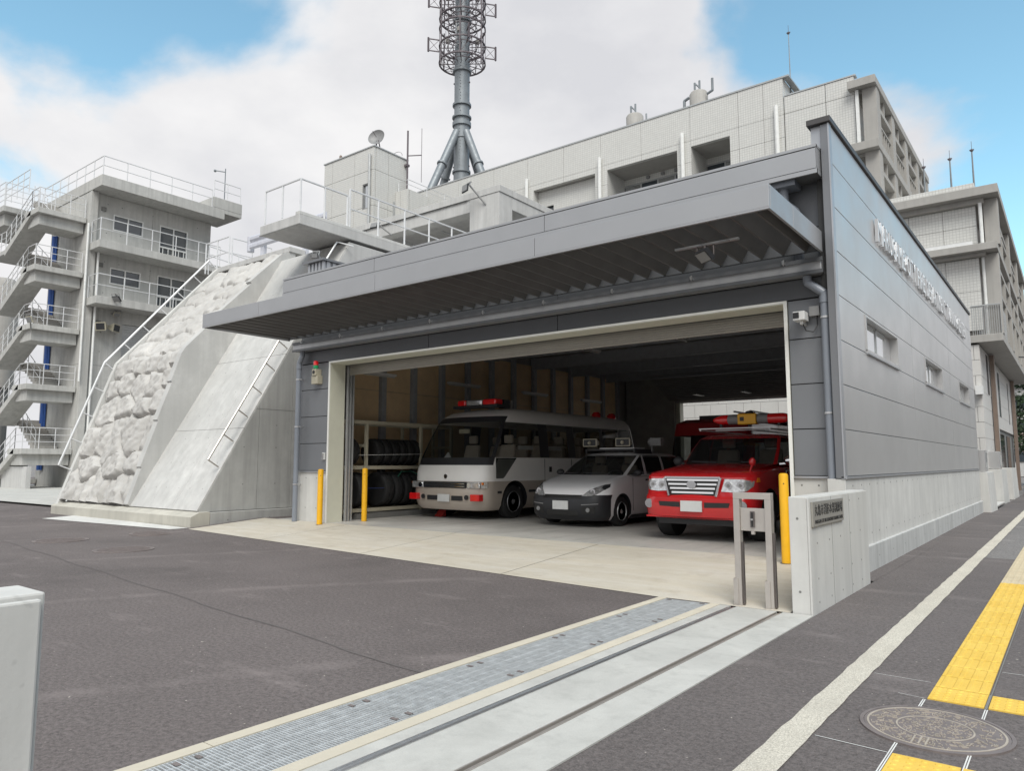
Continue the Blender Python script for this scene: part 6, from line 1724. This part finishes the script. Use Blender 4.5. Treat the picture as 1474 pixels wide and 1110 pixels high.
m = MB(); m.ball((AX + .62, 13.9, F + 1.62), .10, 12); m.box(AX + .62, AX + .86, 13.8, 13.95, F + 1.54, F + 1.70); m.box(AX + .60, AX + .63, 13.88, 13.92, F + 1.42, F + 1.55); m.build('spot_lamp', 'plastic_grey', car)
part('folded_sheet', 'white_paint', car, [(AX - .30, AX + .52, 13.3, 13.75, F + 1.475, F + 1.50)])

# ---- red off-road car
SX, SF = -4.60, 10.36
suv = thing('offroad_car', 'red fire service off-road car with chrome grille and roof beacon', 'car', (SX, 12.5, F))
CS = 11.72
rows = [dict(z=.34, w=.80, f=SF + .14, r=15.0, rc=.22, bow=.10), dict(z=.38, w=.87, f=SF + .03, r=15.05, rc=.26, bow=.12), dict(z=.50, w=.885, f=SF, r=15.1, rc=.28, bow=.13),
        dict(z=.66, w=.89, f=SF + .0, r=15.1, rc=.28, bow=.13), dict(z=.715, w=.885, f=SF + .05, r=15.1, rc=.28, bow=.13),
        dict(z=.86, w=.885, f=SF + .09, r=15.1, rc=.26, bow=.12),
        dict(z=lambda x, y: .965 + .05 * min(1, max(0, (y - SF) / 1.2)), w=.875, f=SF + .12, r=15.1, rc=.22, bow=.10),
        dict(z=lambda x, y: .99 + .12 * min(1, max(0, (y - SF - .1) / 1.2)) ** .8, w=.84, f=SF + .17, r=15.08, rc=.18, bow=.10),
        dict(z=lambda x, y: 1.03 + .12 * min(1, max(0, (y - SF - .25) / 1.1)) ** .8, w=.72, f=SF + .36, r=15.08, rc=.16, bow=.10),
        dict(z=lambda x, y: 1.17, w=.80, f=CS, r=15.08, rc=.12, bow=.14),
        dict(z=1.42, w=.765, f=CS + .30, r=15.0, rc=.10, bow=.12),
        dict(z=1.60, w=.715, f=CS + .53, r=14.92, rc=.10, bow=.10),
        dict(z=1.665, w=.64, f=CS + .70, r=14.85, rc=.1, bow=.08),
        dict(z=1.69, w=.35, f=CS + 1.0, r=14.5, rc=.1, bow=.03)]
sys_ = [11.95, 12.05, 12.2, 12.35, 12.85, 12.95, 13.05, 13.75, 13.85, 13.95, 14.7, 14.8]
def suvkey(j, c, x, y, z):
    if j < 0: return 'well'
    if j in (9, 10):
        if c <= 6: return 'ws'
        if y > 14.8 and abs(x) < .6: return 'rw'
        if c > 8 and abs(x) > .6:
            for a, b in ((11.85, 12.9), (13.0, 13.8), (13.9, 14.75)):
                if a < y < b: return 'sw'
        return 'body'
    return 'body'
SRW = .36
ss_ = shell(suv, rows, sys_, suvkey, dict(body=('body', 'car_red'), ws=('windscreen', 'glass_dark'), sw=('side_window', 'glass_dark'), rw=('rear_window', 'glass_dark'), well=('wheel_well', 'plastic_black')),
      [(SX + .5, SX + 1.2, 11.24, F + SRW, .44), (SX - 1.2, SX - .5, 11.24, F + SRW, .44), (SX + .5, SX + 1.2, 13.85, F + SRW, .44), (SX - 1.2, SX - .5, 13.85, F + SRW, .44)], SX, F)
for y in (11.24, 13.85):
    wheel(suv, SX + .87, y, F + SRW, SRW, .26, 1, 'rim_grey', 6); wheel(suv, SX - .87, y, F + SRW, SRW, .26, -1, 'rim_grey', 6)
m = MB(); m.box(SX - .66, SX + .66, SF + .25, SF + 2, F + .25, F + .38); m.build('underbody', 'plastic_black', suv)
m = MB(); m.prism([(SX - .43, F + .955), (SX + .43, F + .955), (SX + .35, F + .70), (SX - .35, F + .70)], 'y', SF + .045, SF + .12); gl = m.build('grille', 'ink_black', suv)
for k in range(4):
    z = F + .93 - .062 * k; w = .41 - .026 * k; m = MB(); m.hexa([(SX - w, SF + .03, z - .016), (SX + w, SF + .03, z - .016), (SX + w, SF + .05, z - .02), (SX - w, SF + .05, z - .02), (SX - w, SF + .032, z + .012), (SX + w, SF + .032, z + .012), (SX + w, SF + .05, z + .016), (SX - w, SF + .05, z + .016)]); m.build('grille_bar', 'chrome', gl)
for s in (-1, 1): m = MB(); m.bar((SX + s * .445, SF + .04, F + .965), (SX + s * .37, SF + .03, F + .69), .035, .03); m.build('grille_surround', 'chrome', gl)
m = MB(); m.bar((SX - .44, SF + .045, F + .965), (SX + .44, SF + .045, F + .965), .03, .03); m.build('grille_surround', 'chrome', gl)
m = MB(); m.lathe([(.075, -.0), (.075, .012), (.06, .016)], (SX, SF + .0, F + .86), 'y', 24); m.v = [(v[0], v[1] , F + .86 + (v[2] - F - .86) * .8) for v in m.v]; m.build('badge', 'chrome', suv)
sbv = bvh_of(list(ss_.values()))
for s in (-1, 1):
    lamp_unit(suv, sbv, SX, s, [(.42, .76), (.60, .75), (.78, .765), (.85, .84), (.86, .92), (.72, .945), (.46, .95)], [(.53, .85, .058), (.70, .855, .058)], F, SF - .5)
    m = MB(); m.hexa([(SX + s * .83, SF + .25, F + .90), (SX + s * .885, SF + .36, F + .90), (SX + s * .89, SF + .45, F + .90), (SX + s * .82, SF + .4, F + .90), (SX + s * .82, SF + .27, F + .965), (SX + s * .875, SF + .38, F + .965), (SX + s * .88, SF + .46, F + .965), (SX + s * .81, SF + .4, F + .965)]); m.build('turn_signal', 'lens_amber', suv)
    m = MB(); m.lathe([(.07, -.01), (.07, .012), (.055, .014)], (SX + s * .74, hit(sbv, SX + s * .74, F + .56, SF - .5, SF) - .012, F + .56), 'y', 18); fo = m.build('fog_lamp', 'chrome', suv, smooth=True)
for s in (-1, 1): patch(suv, sbv, 'bumper_intake', 'ink_black', [(SX + s * .19, F + .52), (SX + s * .55, F + .53), (SX + s * .57, F + .60), (SX + s * .19, F + .60)], SF - .5, .006)
part('number_plate', 'plate_white', suv, [(SX - .17, SX + .17, SF - .03, SF - .005, F + .46, F + .62)], bevel=.004)
part('bumper_crease', 'car_red', suv, [(SX - .80, SX + .80, SF + .10, SF + .16, F + .355, F + .378)])
m = MB(); m.ball((SX + .72, SF + .62, F + 1.20), .06, 12, 1.1, .9, .8); m.tube((SX + .70, SF + .52, F + 1.02), (SX + .72, SF + .62, F + 1.17), .016, 6); m.build('fender_mirror', 'car_red', suv, smooth=True)
for s in (-1, 1):
    m = MB(); m.ball((SX + s * .96, 12.02, F + 1.22), .10, 12, .85, 1.0, .6); m.tube((SX + s * .80, 12.0, F + 1.17), (SX + s * .93, 12.02, F + 1.18), .025, 6); m.build('door_mirror', 'chrome' if s > 0 else 'plastic_black', suv, smooth=True)
for (a, b) in ((-.15, -.62), (.5, .0)):
    m = MB(); m.bar((SX + a, CS + .02, F + 1.19), (SX + b, CS + .10, F + 1.21), .014); m.build('wiper', 'plastic_black', suv)
part('door_seam', 'plastic_black', suv, [(SX + .882, SX + .8875, 12.0, 12.01, F + .45, F + 1.1), (SX + .882, SX + .8875, 12.93, 12.94, F + .4, F + 1.1)])
m = MB(); m.path([(SX + .889, 11.72, F + .98), (SX + .889, 12.0, F + 1.0), (SX + .889, 12.05, F + 1.06), (SX + .889, 12.9, F + 1.08)], .008, 5); m.build('body_stripe', 'white_paint', suv)
for x in (-.38, .38): seat(suv, SX + x, 12.75, F + .9, .46)
rr_ = part('roof_rack', 'rail_white', suv, [(SX - .62, SX + .75, 12.15, 12.175, F + 1.765, F + 1.785), (SX - .62, SX + .75, 12.9, 12.92, F + 1.765, F + 1.785), (SX - .62, SX - .595, 12.176, 14.4, F + 1.74, F + 1.764), (SX + .595, SX + .62, 12.176, 14.4, F + 1.74, F + 1.764)])
by_, bz_ = 12.32, F + 1.93
m = MB(); m.lathe([(.02, -.02), (.06, .05), (.085, .15), (.085, .26)], (SX - .40, by_, bz_), 'x', 16); m.build('red_beacon', 'lens_red', suv, smooth=True)
m = MB(); m.lathe([(.085, 0), (.085, .24), (.06, .34), (.02, .40)], (SX + .55, by_, bz_), 'x', 16); m.build('red_beacon', 'lens_red', suv, smooth=True)
for x in (-.14, .37): m = MB(); m.lathe([(.083, 0), (.083, .18)], (SX + x, by_, bz_), 'x', 16); m.build('speaker_grille', 'plastic_grey', suv, smooth=True)
ybx = part('yellow_beacon_box', 'bollard_yellow', suv, [(SX + .045, SX + .365, by_ - .10, by_ + .10, bz_ - .09, bz_ + .09)], bevel=.012)
part('panel_mark', 'ink_black', ybx, [(SX + .09, SX + .16, by_ - .103, by_ - .101, bz_ - .035, bz_ + .035)])
m = MB(); m.ball((SX + .22, by_, bz_ + .11), .07, 10, .5); m.build('horn_top', 'plastic_black', ybx)
part('beacon_stand', 'plastic_black', suv, [(SX - .3, SX - .26, by_ - .02, by_ + .02, F + 1.80, F + 1.86), (SX + .7, SX + .74, by_ - .02, by_ + .02, F + 1.80, F + 1.86), (SX + .2, SX + .24, by_ - .02, by_ + .02, F + 1.80, F + 1.84)])

# ---- dark red fire truck at the back
fk = thing('fire_truck', 'dark red fire truck parked behind the white estate car', 'fire truck', (-6.9, 19, F))
KX, KF = -6.95, 16.6
rows = [dict(z=.4, w=.95, f=KF, r=22.4, rc=.15), dict(z=.55, w=1.0, f=KF - .03, r=22.45, rc=.16), dict(z=1.15, w=1.0, f=KF, r=22.45, rc=.16), dict(z=1.25, w=1.0, f=KF + .01, r=22.45, rc=.16), dict(z=1.85, w=.97, f=KF + .12, r=22.4, rc=.16), dict(z=2.15, w=.95, f=KF + .2, r=22.4, rc=.18), dict(z=2.25, w=.8, f=KF + .4, r=22.3, rc=.2)]
def fkey(j, c, x, y, z):
    if j < 0: return 'well'
    if j == 3 and c <= 7: return 'ws'
    if j == 3 and KF + .3 < y < KF + 1.3 and abs(x) > .9: return 'ws'
    return 'body'
shell(fk, rows, [16.9, 17.0, 17.9, 18.0, 19, 20, 21, 22], fkey, dict(body=('body', 'truck_red'), ws=('windows', 'glass_dark'), well=('wheel_well', 'plastic_black')), [(KX + .5, KX + 1.3, 17.5, F + .4, .48), (KX - 1.3, KX - .5, 17.5, F + .4, .48), (KX + .5, KX + 1.3, 20.8, F + .4, .48)], KX, F)
for y in (17.5, 20.8): wheel(fk, KX + .99, y, F + .4, .40, .26, 1, 'rim_grey', 8); wheel(fk, KX - .99, y, F + .4, .40, .26, -1, 'rim_grey', 8)
part('mirror', 'plastic_black', fk, [(KX + 1.06, KX + 1.22, KF + .05, KF + .1, F + 1.2, F + 1.65)], bevel=.01); part('mirror_glass', 'glass_green', fk, [(KX + 1.075, KX + 1.205, KF + .04, KF + .049, F + 1.22, F + 1.63)])
part('stripe', 'white_paint', fk, [(KX + 1.001, KX + 1.008, KF + .4, 22, F + 1.95, F + 1.98), (KX + .8, KX + .9, KF + .0, 22, F + 2.28, F + 2.31)])
m = MB(); m.tube((KX + .55, KF + .7, F + 2.32), (KX + .95, KF + .7, F + 2.32), .07, 10); m.build('red_beacon', 'lens_red', fk)
part('equipment_rack', 'cap_dark', fk, [(KX - .85, KX + .85, KF + 1.6, 22, F + 2.26, F + 2.42)]); part('hose_ladder', 'rail_white', fk, [(KX + .3, KX + .34, KF + 1.0, 21.5, F + 2.43, F + 2.47), (KX + .7, KX + .74, KF + 1.0, 21.5, F + 2.43, F + 2.47)])
# ------------------------------------------------------------ trees, banners, far street
def leaf_cloud(par, name, mat_, blobs, n, size, seed, flat=1.0):
    r = random.Random(seed); m = MB()
    tot = sum(b[3] ** 2 for b in blobs)
    for (x, y, z, rad, sz) in blobs:
        k = int(n * rad ** 2 / tot)
        for _ in range(k):
            d = Vector((r.gauss(0, 1), r.gauss(0, 1), r.gauss(0, 1))).normalized() * rad * (r.random() ** .4)
            if noise.noise(Vector((x + d.x, y + d.y, z + d.z)) * 2.0 / max(.4, rad)) < -.12: continue
            c = Vector((x + d.x, y + d.y, z + d.z * sz)); u = Vector((r.gauss(0, 1), r.gauss(0, 1), r.gauss(0, 1) * flat)).normalized(); v = u.orthogonal().normalized()
            w = u.cross(v); s = size * r.uniform(.5, 1.3)
            m.add([c - v * s, c + w * s * .5, c + v * s, c - w * s * .5], [(0, 1, 2, 3)])
    return m.build(name, mat_, par)
def tree(name, lab, cat, x, y, h, blobs, mat_, n, size, seed, group=None):
    t = thing(name, lab, cat, (x, y, 0), group)
    m = MB(); m.tube((x, y, 0), (x + .1, y, h * .55), .16, 9, .11); m.tube((x + .1, y, h * .55), (x, y, h * .92), .11, 8, .03)
    r = random.Random(seed)
    for b in blobs: m.tube((x + .05, y, max(.4, b[2] - b[3] * .6)), (b[0], b[1], b[2]), .045, 5, .015)
    m.build('trunk', 'bark', t); leaf_cloud(t, 'crown', mat_, blobs, n, size, seed); return t
px_, py_ = -1.6, 56
bl_ = []
for k in range(9):
    z = 2.6 + .95 * k; w = 2.7 - .2 * k
    for a in range(5):
        an_ = a * 1.256 + k * .6; bl_.append((px_ + w * .62 * math.cos(an_), py_ + w * .62 * math.sin(an_), z + .2 * math.sin(a * 2.3), w * .42, .45))
tree('pine_tree', 'dark pine tree at the end of the office block by the street', 'tree', px_, py_, 11, bl_, 'leaf_dark', 16000, .10, 11)
tree('blossom_tree', 'small pale blossoming tree under the dark pine', 'tree', -1.2, 60, 4, [(-1.4, 60, 3.4, 1.5, .8), (-.2, 60.5, 3.0, 1.3, .8), (-2.2, 61, 2.8, 1.2, .8)], 'blossom', 5000, .09, 12)
for i, (x, y, s, lab) in enumerate(((-52, 21, 2.0, 'olive bush seen between the lowest stair flights, left of two'), (-47.5, 20.5, 1.7, 'olive bush seen between the lowest stair flights, right of two'))):
    t = thing('shrub', lab, 'bush', (x, y, 0), 'bushes behind the training tower')
    m = MB()
    for k in range(5): m.tube((x, y, 0), (x + math.cos(k * 1.3) * s * .5, y + math.sin(k * 1.3) * s * .5, 2.2), .06, 5, .02)
    m.build('stem', 'bark', t)
    leaf_cloud(t, 'foliage', 'leaf_olive', [(x + math.cos(k * 1.1) * s * .7, y + math.sin(k * 1.1) * s * .7, 2.3 + .5 * math.sin(k * 2), s * .6, 1) for k in range(7)], 7000, .13, 30 + i)
# black sign board and red banners by the far doorway
sb = thing('sign_board', 'black upright sign board standing under the pine', 'sign', (-1.3, 47, 0))
part('board', 'sign_black', sb, [(-1.36, -1.26, 46.6, 48.6, .55, 2.6)]); part('board_base', 'plastic_grey', sb, [(-1.5, -1.1, 46.8, 48.4, .0, .15), (-1.34, -1.28, 47, 48.2, .15, .55)])
me_ = None
m = MB()
for k in range(6): m.box(-1.255, -1.245, 47.35, 47.75, 1.0 + .25 * k, 1.15 + .25 * k)
m.build('sign_mark', 'white_paint', sb)
for i, (x, y, lab) in enumerate(((-1.75, 42.0, 'red vertical banner on a blue base, the nearer one'), (-1.62, 45.5, 'red vertical banner on a blue base, the farther one'))):
    b = thing('banner', lab, 'banner', (x, y, 0), 'red banners by the far pavement')
    m = MB(); m.tube((x, y, .1), (x, y, 2.4), .02, 6); m.tube((x, y, 2.35), (x + .05, y + .6, 2.35), .012, 5); m.build('pole', 'white_paint', b)
    m = MB(); m.box(x, x + .012, y + .03, y + .55, .55, 2.32); m.build('cloth', 'banner_red', b)
    m = MB(); m.box(x + .013, x + .018, y + .2, y + .4, .9, 2.0); m.build('lettering', 'white_paint', b)
    m = MB(); m.lathe([(.3, 0.0), (.3, .1), (.2, .16), (.04, .17)], (x, y, 0), 'z', 16); m.build('base', 'blue_base', b)
m = MB(); m.box(-2.4, 30, 49, 49.15, 0, .12); struct('far_kerb', m, 'kerb_cream')
fw = thing('far_wall', 'low grey wall across the end of the pavement under the trees', 'wall', (0, 52, 0)); part('wall_body', 'concrete_wall', fw, [(-2.4, 6, 52, 52.3, 0, .9)])
fb = thing('distant_building', 'pale distant apartment block behind the pine tree', 'building', (5, 90, 0))
part('wall', 'concrete_wall', fb, [(-6, 16, 90, 102, 0, 9)]); part('roof', 'concrete_dark', fb, [(-6.3, 16.3, 89.7, 102.3, 9.001, 9.4)])
for z in (1.5, 4.2, 6.9):
    for k in range(5): part('window', 'glass_window', fb, [(-5 + 4.2 * k, -3 + 4.2 * k, 89.9, 89.99, z, z + 1.3)])
# distant blocks seen under the stairs of the training tower
db = thing('neighbour_house', 'pale neighbouring house behind the training tower stairs', 'house', (-70, 34, 0))
part('wall', 'stone_block', db, [(-82, -62, 34, 44, 0, 6)]); m = MB(); m.prism([(-83, 6), (-61, 6), (-72, 9)], 'y', 33.5, 44.5); m.build('roof', 'tile_brown', db)
for k in range(4): part('window', 'glass_window', db, [(-80 + 4.6 * k, -78 + 4.6 * k, 33.9, 33.99, 3.2, 4.6)])
# ------------------------------------------------------------ bollards, gate post, left gate wall
def bollard(x, y, lab):
    t = thing('bollard', lab, 'bollard', (x, y, gz(y)), 'yellow steel bollards at the garage door')
    z = gz(y); m = MB(); m.lathe([(.055, -.05), (.055, 1.05), (.049, 1.07), (.03, 1.078), (.001, 1.08)], (x, y, z), 'z', 20); m.build('post', 'bollard_yellow', t, smooth=True)
    m = MB(); d = Vector((-x, -y, 0)).normalized(); m.tube(Vector((x, y, z + .955)) + d * .052, Vector((x, y, z + .955)) + d * .057, .008, 8); m.build('screw', 'ink_black', t)
    m = MB(); m.lathe([(.056, 0.002), (.058, .006), (.075, .008)], (x, y, z), 'z', 20); m.build('grout_ring', 'concrete_dark', t)
bollard(-11.78, 9.12, 'yellow bollard outside the left door jamb, in front of the cream frame')
bollard(-11.55, 10.05, 'yellow bollard just inside the door beside the tyre rack')
bollard(-2.83, 9.06, 'yellow bollard at the right door jamb next to the red car')
gp = thing('gate_stop', 'brushed steel gate catch frame with lock box at the end of the rails', 'gate post', (-2.45, 6.93, 0))
zt_ = 1.07
part('leg', 'steel_brushed', gp, [(-2.645, -2.585, 6.91, 6.99, 0.005, zt_ - .061)], bevel=.003)
part('leg', 'steel_brushed', gp, [(-2.345, -2.285, 6.91, 6.99, 0.005, zt_ - .061)], bevel=.003)
part('top_bar', 'steel_brushed', gp, [(-2.645, -2.285, 6.91, 6.99, zt_ - .06, zt_)], bevel=.003)
part('groove', 'steel_groove', gp, [(-2.582, -2.568, 6.935, 6.97, .02, .6), (-2.282, -2.268, 6.935, 6.97, .02, .7)])
part('lock_plate', 'steel_brushed', gp, [(-2.584, -2.346, 6.93, 6.95, .71, .925)], bevel=.003)
part('lock', 'steel_groove', gp, [(-2.485, -2.445, 6.915, 6.929, .745, .895)]); part('lock_slot', 'ink_black', gp, [(-2.472, -2.458, 6.908, 6.914, .83, .885), (-2.472, -2.458, 6.908, 6.914, .755, .81)])
part('lock_knob', 'steel_bright', gp, [(-2.475, -2.455, 6.90, 6.914, .812, .828)]); part('latch', 'steel_brushed', gp, [(-2.48, -2.45, 6.92, 6.95, .68, .709)])
for x in (-2.66, -2.36): part('foot_guard', 'steel_brushed', gp, [(x, x + .045, 6.90, 6.909, .0, .26), (x, x + .006, 6.909, 7.0, .0, .26)])
lw = thing('left_gate_wall', 'pale concrete gate wall end at the lower left edge of the picture', 'wall', (-2.05, .2, 0))
part('wall_body', 'concrete_smooth', lw, [(-2.13, -1.966, -3.0, .73, -.05, 1.045)], bevel=.006)
part('wall_face', 'concrete_smooth', lw, [(-1.965, -1.945, -3.0, .716, -.05, 1.032)], bevel=.006)
ties(lw, [((-1.945, .42, .62), 'x'), ((-1.945, -.2, .9), 'x')], .008)
gg = thing('folded_gate', 'beige metal gate leaf parked behind the left wall', 'gate', (-2.4, 0, 0))
part('leaf', 'plastic_beige', gg, [(-2.27, -2.22, -2.5, .70, .08, 1.08)]); part('wheel_box', 'plastic_grey', gg, [(-2.28, -2.21, -.3, .2, .02, .079)])
# alarm, switch, camera on the front wall
al = thing('alarm_lamp', 'red and green signal lamp with speaker beside the door', 'signal lamp', (-12.2, 9.3, 3.0))
m = MB(); m.lathe([(.045, .34), (.05, .35), (.05, .42), (.04, .43)], (-12.2, 9.25, 3.0), 'z', 16); m.build('red_lens', 'lens_red', al)
m = MB(); m.lathe([(.045, .27), (.052, .28), (.052, .335), (.045, .34)], (-12.2, 9.25, 3.0), 'z', 16); m.build('green_lens', 'lens_green', al)
part('speaker_box', 'plastic_beige', al, [(-12.26, -12.14, 9.2, YW - .001, 3.13, 3.265)], bevel=.006); part('base_box', 'plastic_beige', al, [(-12.30, -12.10, 9.22, YW - .001, 2.96, 3.125)], bevel=.006)
m = MB(); m.tube((-12.2, 9.199, 3.2), (-12.2, 9.19, 3.2), .035, 12); m.build('speaker_cone', 'plastic_black', al)
m = MB(); m.tube((-11.975, 9.32, 1.48), (-11.975, 9.3, 1.48), .001, 4)
sw = thing('wall_switch', 'small white key switch box low on the left front panel', 'switch', (-11.97, 9.33, 1.45)); part('case', 'white_paint', sw, [(-12.01, -11.94, 9.31, YW - .001, 1.42, 1.56)], bevel=.004); part('cover_plate', 'plastic_grey', sw, [(-12.0, -11.95, 9.305, 9.309, 1.43, 1.55)])
cmr = thing('security_camera', 'white box camera beside the right downpipe', 'camera', (-2.55, 9.3, 3.1))
part('body', 'white_paint', cmr, [(-2.66, -2.52, 9.12, 9.3, 3.10, 3.21)], bevel=.006); part('lens', 'plastic_black', cmr, [(-2.655, -2.585, 9.112, 9.119, 3.125, 3.195)]); part('mount', 'white_paint', cmr, [(-2.60, -2.56, 9.2, YW, 3.06, 3.099)])
part('junction_box', 'plastic_grey', cmr, [(-2.50, -2.38, 9.26, YW, 3.16, 3.28)]); m = MB(); m.path([(-2.57, 9.22, 3.06), (-2.54, 9.24, 2.98), (-2.46, 9.26, 2.96), (-2.42, 9.3, 3.05), (-2.42, 9.3, 3.16)], .008, 5); m.build('cable', 'plastic_black', cmr)
fl = thing('canopy_floodlight', 'black floodlight hanging on a strut under the canopy louvres', 'floodlight', (-3.1, 8.0, 3.85))
part('strut', 'steel_bright', fl, [(-3.62, -2.85, 7.86, 7.90, 3.86, 3.885)]); q = Vector((-.35, -.6, -.75)).normalized().to_track_quat('Z', 'Y'); c = Vector((-3.25, 7.86, 3.74))
def hx(w, h, z0, z1): return [c + q @ Vector((a * w, b * h, z)) for z in (z0, z1) for a, b in ((-1, -1), (1, -1), (1, 1), (-1, 1))]
m = MB(); m.hexa(hx(.10, .075, -.03, .03)); m.build('housing', 'plastic_black', fl); m = MB(); m.hexa(hx(.088, .062, .031, .036)); m.build('lens', 'plastic_grey', fl)
m = MB(); m.tube(c, (-3.25, 7.88, 3.86), .02, 7); m.build('stem', 'steel_groove', fl); m = MB(); m.tube(c + Vector((.1, .02, 0)), (-3.15, 7.88, 3.86), .012, 6); m.build('yoke', 'steel_groove', fl); m = MB(); m.tube(c + Vector((-.1, .02, 0)), (-3.35, 7.88, 3.86), .012, 6); m.build('yoke', 'steel_groove', fl)

# ------------------------------------------------------------ tyre rack
rk = thing('tyre_rack', 'grey steel two-level rack holding tyres along the left inner wall', 'rack', (-12.5, 11, F))
RX0, RX1, RY0, RY1 = -12.72, -12.05, 9.85, 13.2
for y in (RY0 + .0, 10.5, 12.15, RY1):
    for x in (RX1,): part('upright', 'plastic_beige', rk, [(x - .06, x, y, y + .06, F + .12, 2.25)])
    part('upright', 'plastic_beige', rk, [(RX0, RX0 + .05, y, y + .06, F + .12, 2.25)])
    for z in (.34, .9, 1.7, 2.18): part('cross_bar', 'plastic_beige', rk, [(RX0 + .05, RX1 - .06, y + .01, y + .05, z, z + .06)])
for z in (.32, 1.22, 2.19): part('shelf_beam', 'plastic_beige', rk, [(RX1 - .05, RX1 - .005, RY0 + .06, RY1, z, z + .075), (RX0, RX0 + .04, RY0 + .06, RY1, z, z + .075)])
part('rack_kerb', 'concrete_dark', rk, [(RX0 - .05, RX1 + .04, RY0 + .4, RY1 + .3, F, F + .12)])
def tyre(x, y, z, r, w, lab, rim=True):
    t = thing('tyre', lab, 'tyre', (x, y, z), 'tyres stored on the steel rack')
    m = MB(); hw = w / 2
    m.lathe([(r * .62, -hw * .8), (r * .80, -hw), (r * .95, -hw * .9), (r, -hw * .7), (r, -hw * .1), (r * .975, -.012), (r * .975, .012), (r, hw * .1), (r, hw * .7), (r * .95, hw * .9), (r * .80, hw), (r * .62, hw * .8)], (x, y, z), 'y', 28); m.build('tread', 'tyre_rubber', t, smooth=True)
    if rim:
        m = MB(); m.lathe([(r * .61, -hw * .78), (r * .5, -hw * .6), (r * .2, -hw * .3), (.001, -hw * .3)], (x, y, z), 'y', 20); m.build('rim', 'rim_grey', t, smooth=True)
pos = ['first', 'second', 'third', 'fourth', 'fifth', 'sixth', 'seventh']
for k in range(7):
    tyre(-12.36, 10.72 + .235 * k - (.45 if k == 0 else 0), 1.295 + .30, .295, .20, f'car tyre on the upper shelf, {pos[k]} from the door', rim=(k == 0))
for k in range(5):
    tyre(-12.34, 10.85 + .30 * k - (.45 if k == 0 else 0), .395 + .385, .38, .27, f'large tyre on the lower shelf, {pos[k]} from the door', rim=(k == 0))
stp = thing('ratchet_strap', 'pale blue strap tied round the tyres on the rack', 'strap', (-12, 11, 1.5))
m = MB(); m.bar((-12.035, 10.3, 1.52), (-12.035, 12.2, 1.56), .03, .008); m.build('webbing', 'white_paint', stp); m = MB(); m.bar((-12.033, 10.5, .82), (-12.033, 11.6, .80), .02, .006); m.build('lower_webbing', 'strap_blue', stp)
rp = thing('green_rope', 'green rope lying over the big tyres of the lower shelf', 'rope', (-12.2, 11.6, 1.1)); m = MB(); m.path([(-12.05, 11.45, 1.06), (-12.1, 11.6, 1.16), (-12.2, 12.0, 1.17), (-12.1, 12.1, 1.1)], .012, 6); m.build('coil', 'rubber_green', rp)
cw = thing('wheel_chock', 'small red wheel chock by the front wheel of the minibus', 'wheel chock', (-11.3, 12.0, F)); m = MB(); m.prism([(11.9, F), (12.08, F), (12.06, F + .15)], 'x', -11.36, -11.16); m.build('wedge', 'red_cone', cw)
wb = thing('wall_speaker', 'small dark speaker box on the inner wall above the minibus', 'loudspeaker', (-12.9, 16.2, 3)); part('box', 'plastic_black', wb, [(-12.9, -12.72, 16.1, 16.4, 2.9, 3.15)], bevel=.01); part('handset', 'white_paint', wb, [(-12.9, -12.8, 16.55, 16.62, 2.9, 3.15)])

oc = thing('overhead_cable', 'thin black cable crossing the sky beside the lowest balcony on the right', 'cable', (0, 40, 6))
m = MB(); pts_ = [Vector((-1.6 + 1.5 * k, 36 + .4 * k, 5.35 + .02 * (k - 4) ** 2)) for k in range(9)]; m.path(pts_, .03, 5); m.build('wire', 'plastic_black', oc)

# ------------------------------------------------------------ the other side of the street (behind the viewer's right shoulder; the side wall mirrors it)
m = MB(); m.box(9.0, 9.15, -30, 90, -.05, .12); struct('opposite_kerb', m, 'kerb_cream')
m = MB(); m.add([(9.15, -30, .118), (12.0, -30, .118), (12.0, 90, .118), (9.15, 90, .118)], [(0, 1, 2, 3)]); struct('opposite_pavement', m, 'asphalt_walk')
for i, (y0, y1, h, w, mt, lab) in enumerate(((-14, -3, 6.4, 9, 'concrete_loggia', 'two-storey grey house across the street, the nearest to the viewer'), (-1, 11, 5.6, 10, 'concrete_dark', 'dark rendered house across the street beside the grey one'),
        (13, 27, 7.2, 11, 'tile_brown', 'brown three-bay block across the street'), (30, 46, 6.2, 10, 'concrete_loggia', 'long grey house across the street past the brown block'), (50, 70, 8.0, 12, 'concrete_dark', 'farthest dark block across the street'))):
    hs = thing('street_house', lab, 'house', (14, y0, 0), 'houses across the street')
    part('wall', mt, hs, [(14, 14 + w, y0, y1, 0, h)]); part('roof', 'cap_dark', hs, [(13.6, 14.4 + w, y0 - .4, y1 + .4, h + .001, h + .25)])
    n = int((y1 - y0) / 3)
    for k in range(n):
        for z in (1.0, 3.9):
            y = y0 + .8 + k * (y1 - y0 - 1) / n; wf = part('window', 'sash_white', hs, [(13.95, 13.999, y, y + 1.6, z, z + 1.3)]); part('pane', 'glass_window', wf, [(13.93, 13.949, y + .06, y + .77, z + .06, z + 1.24), (13.93, 13.949, y + .83, y + 1.54, z + .06, z + 1.24)])
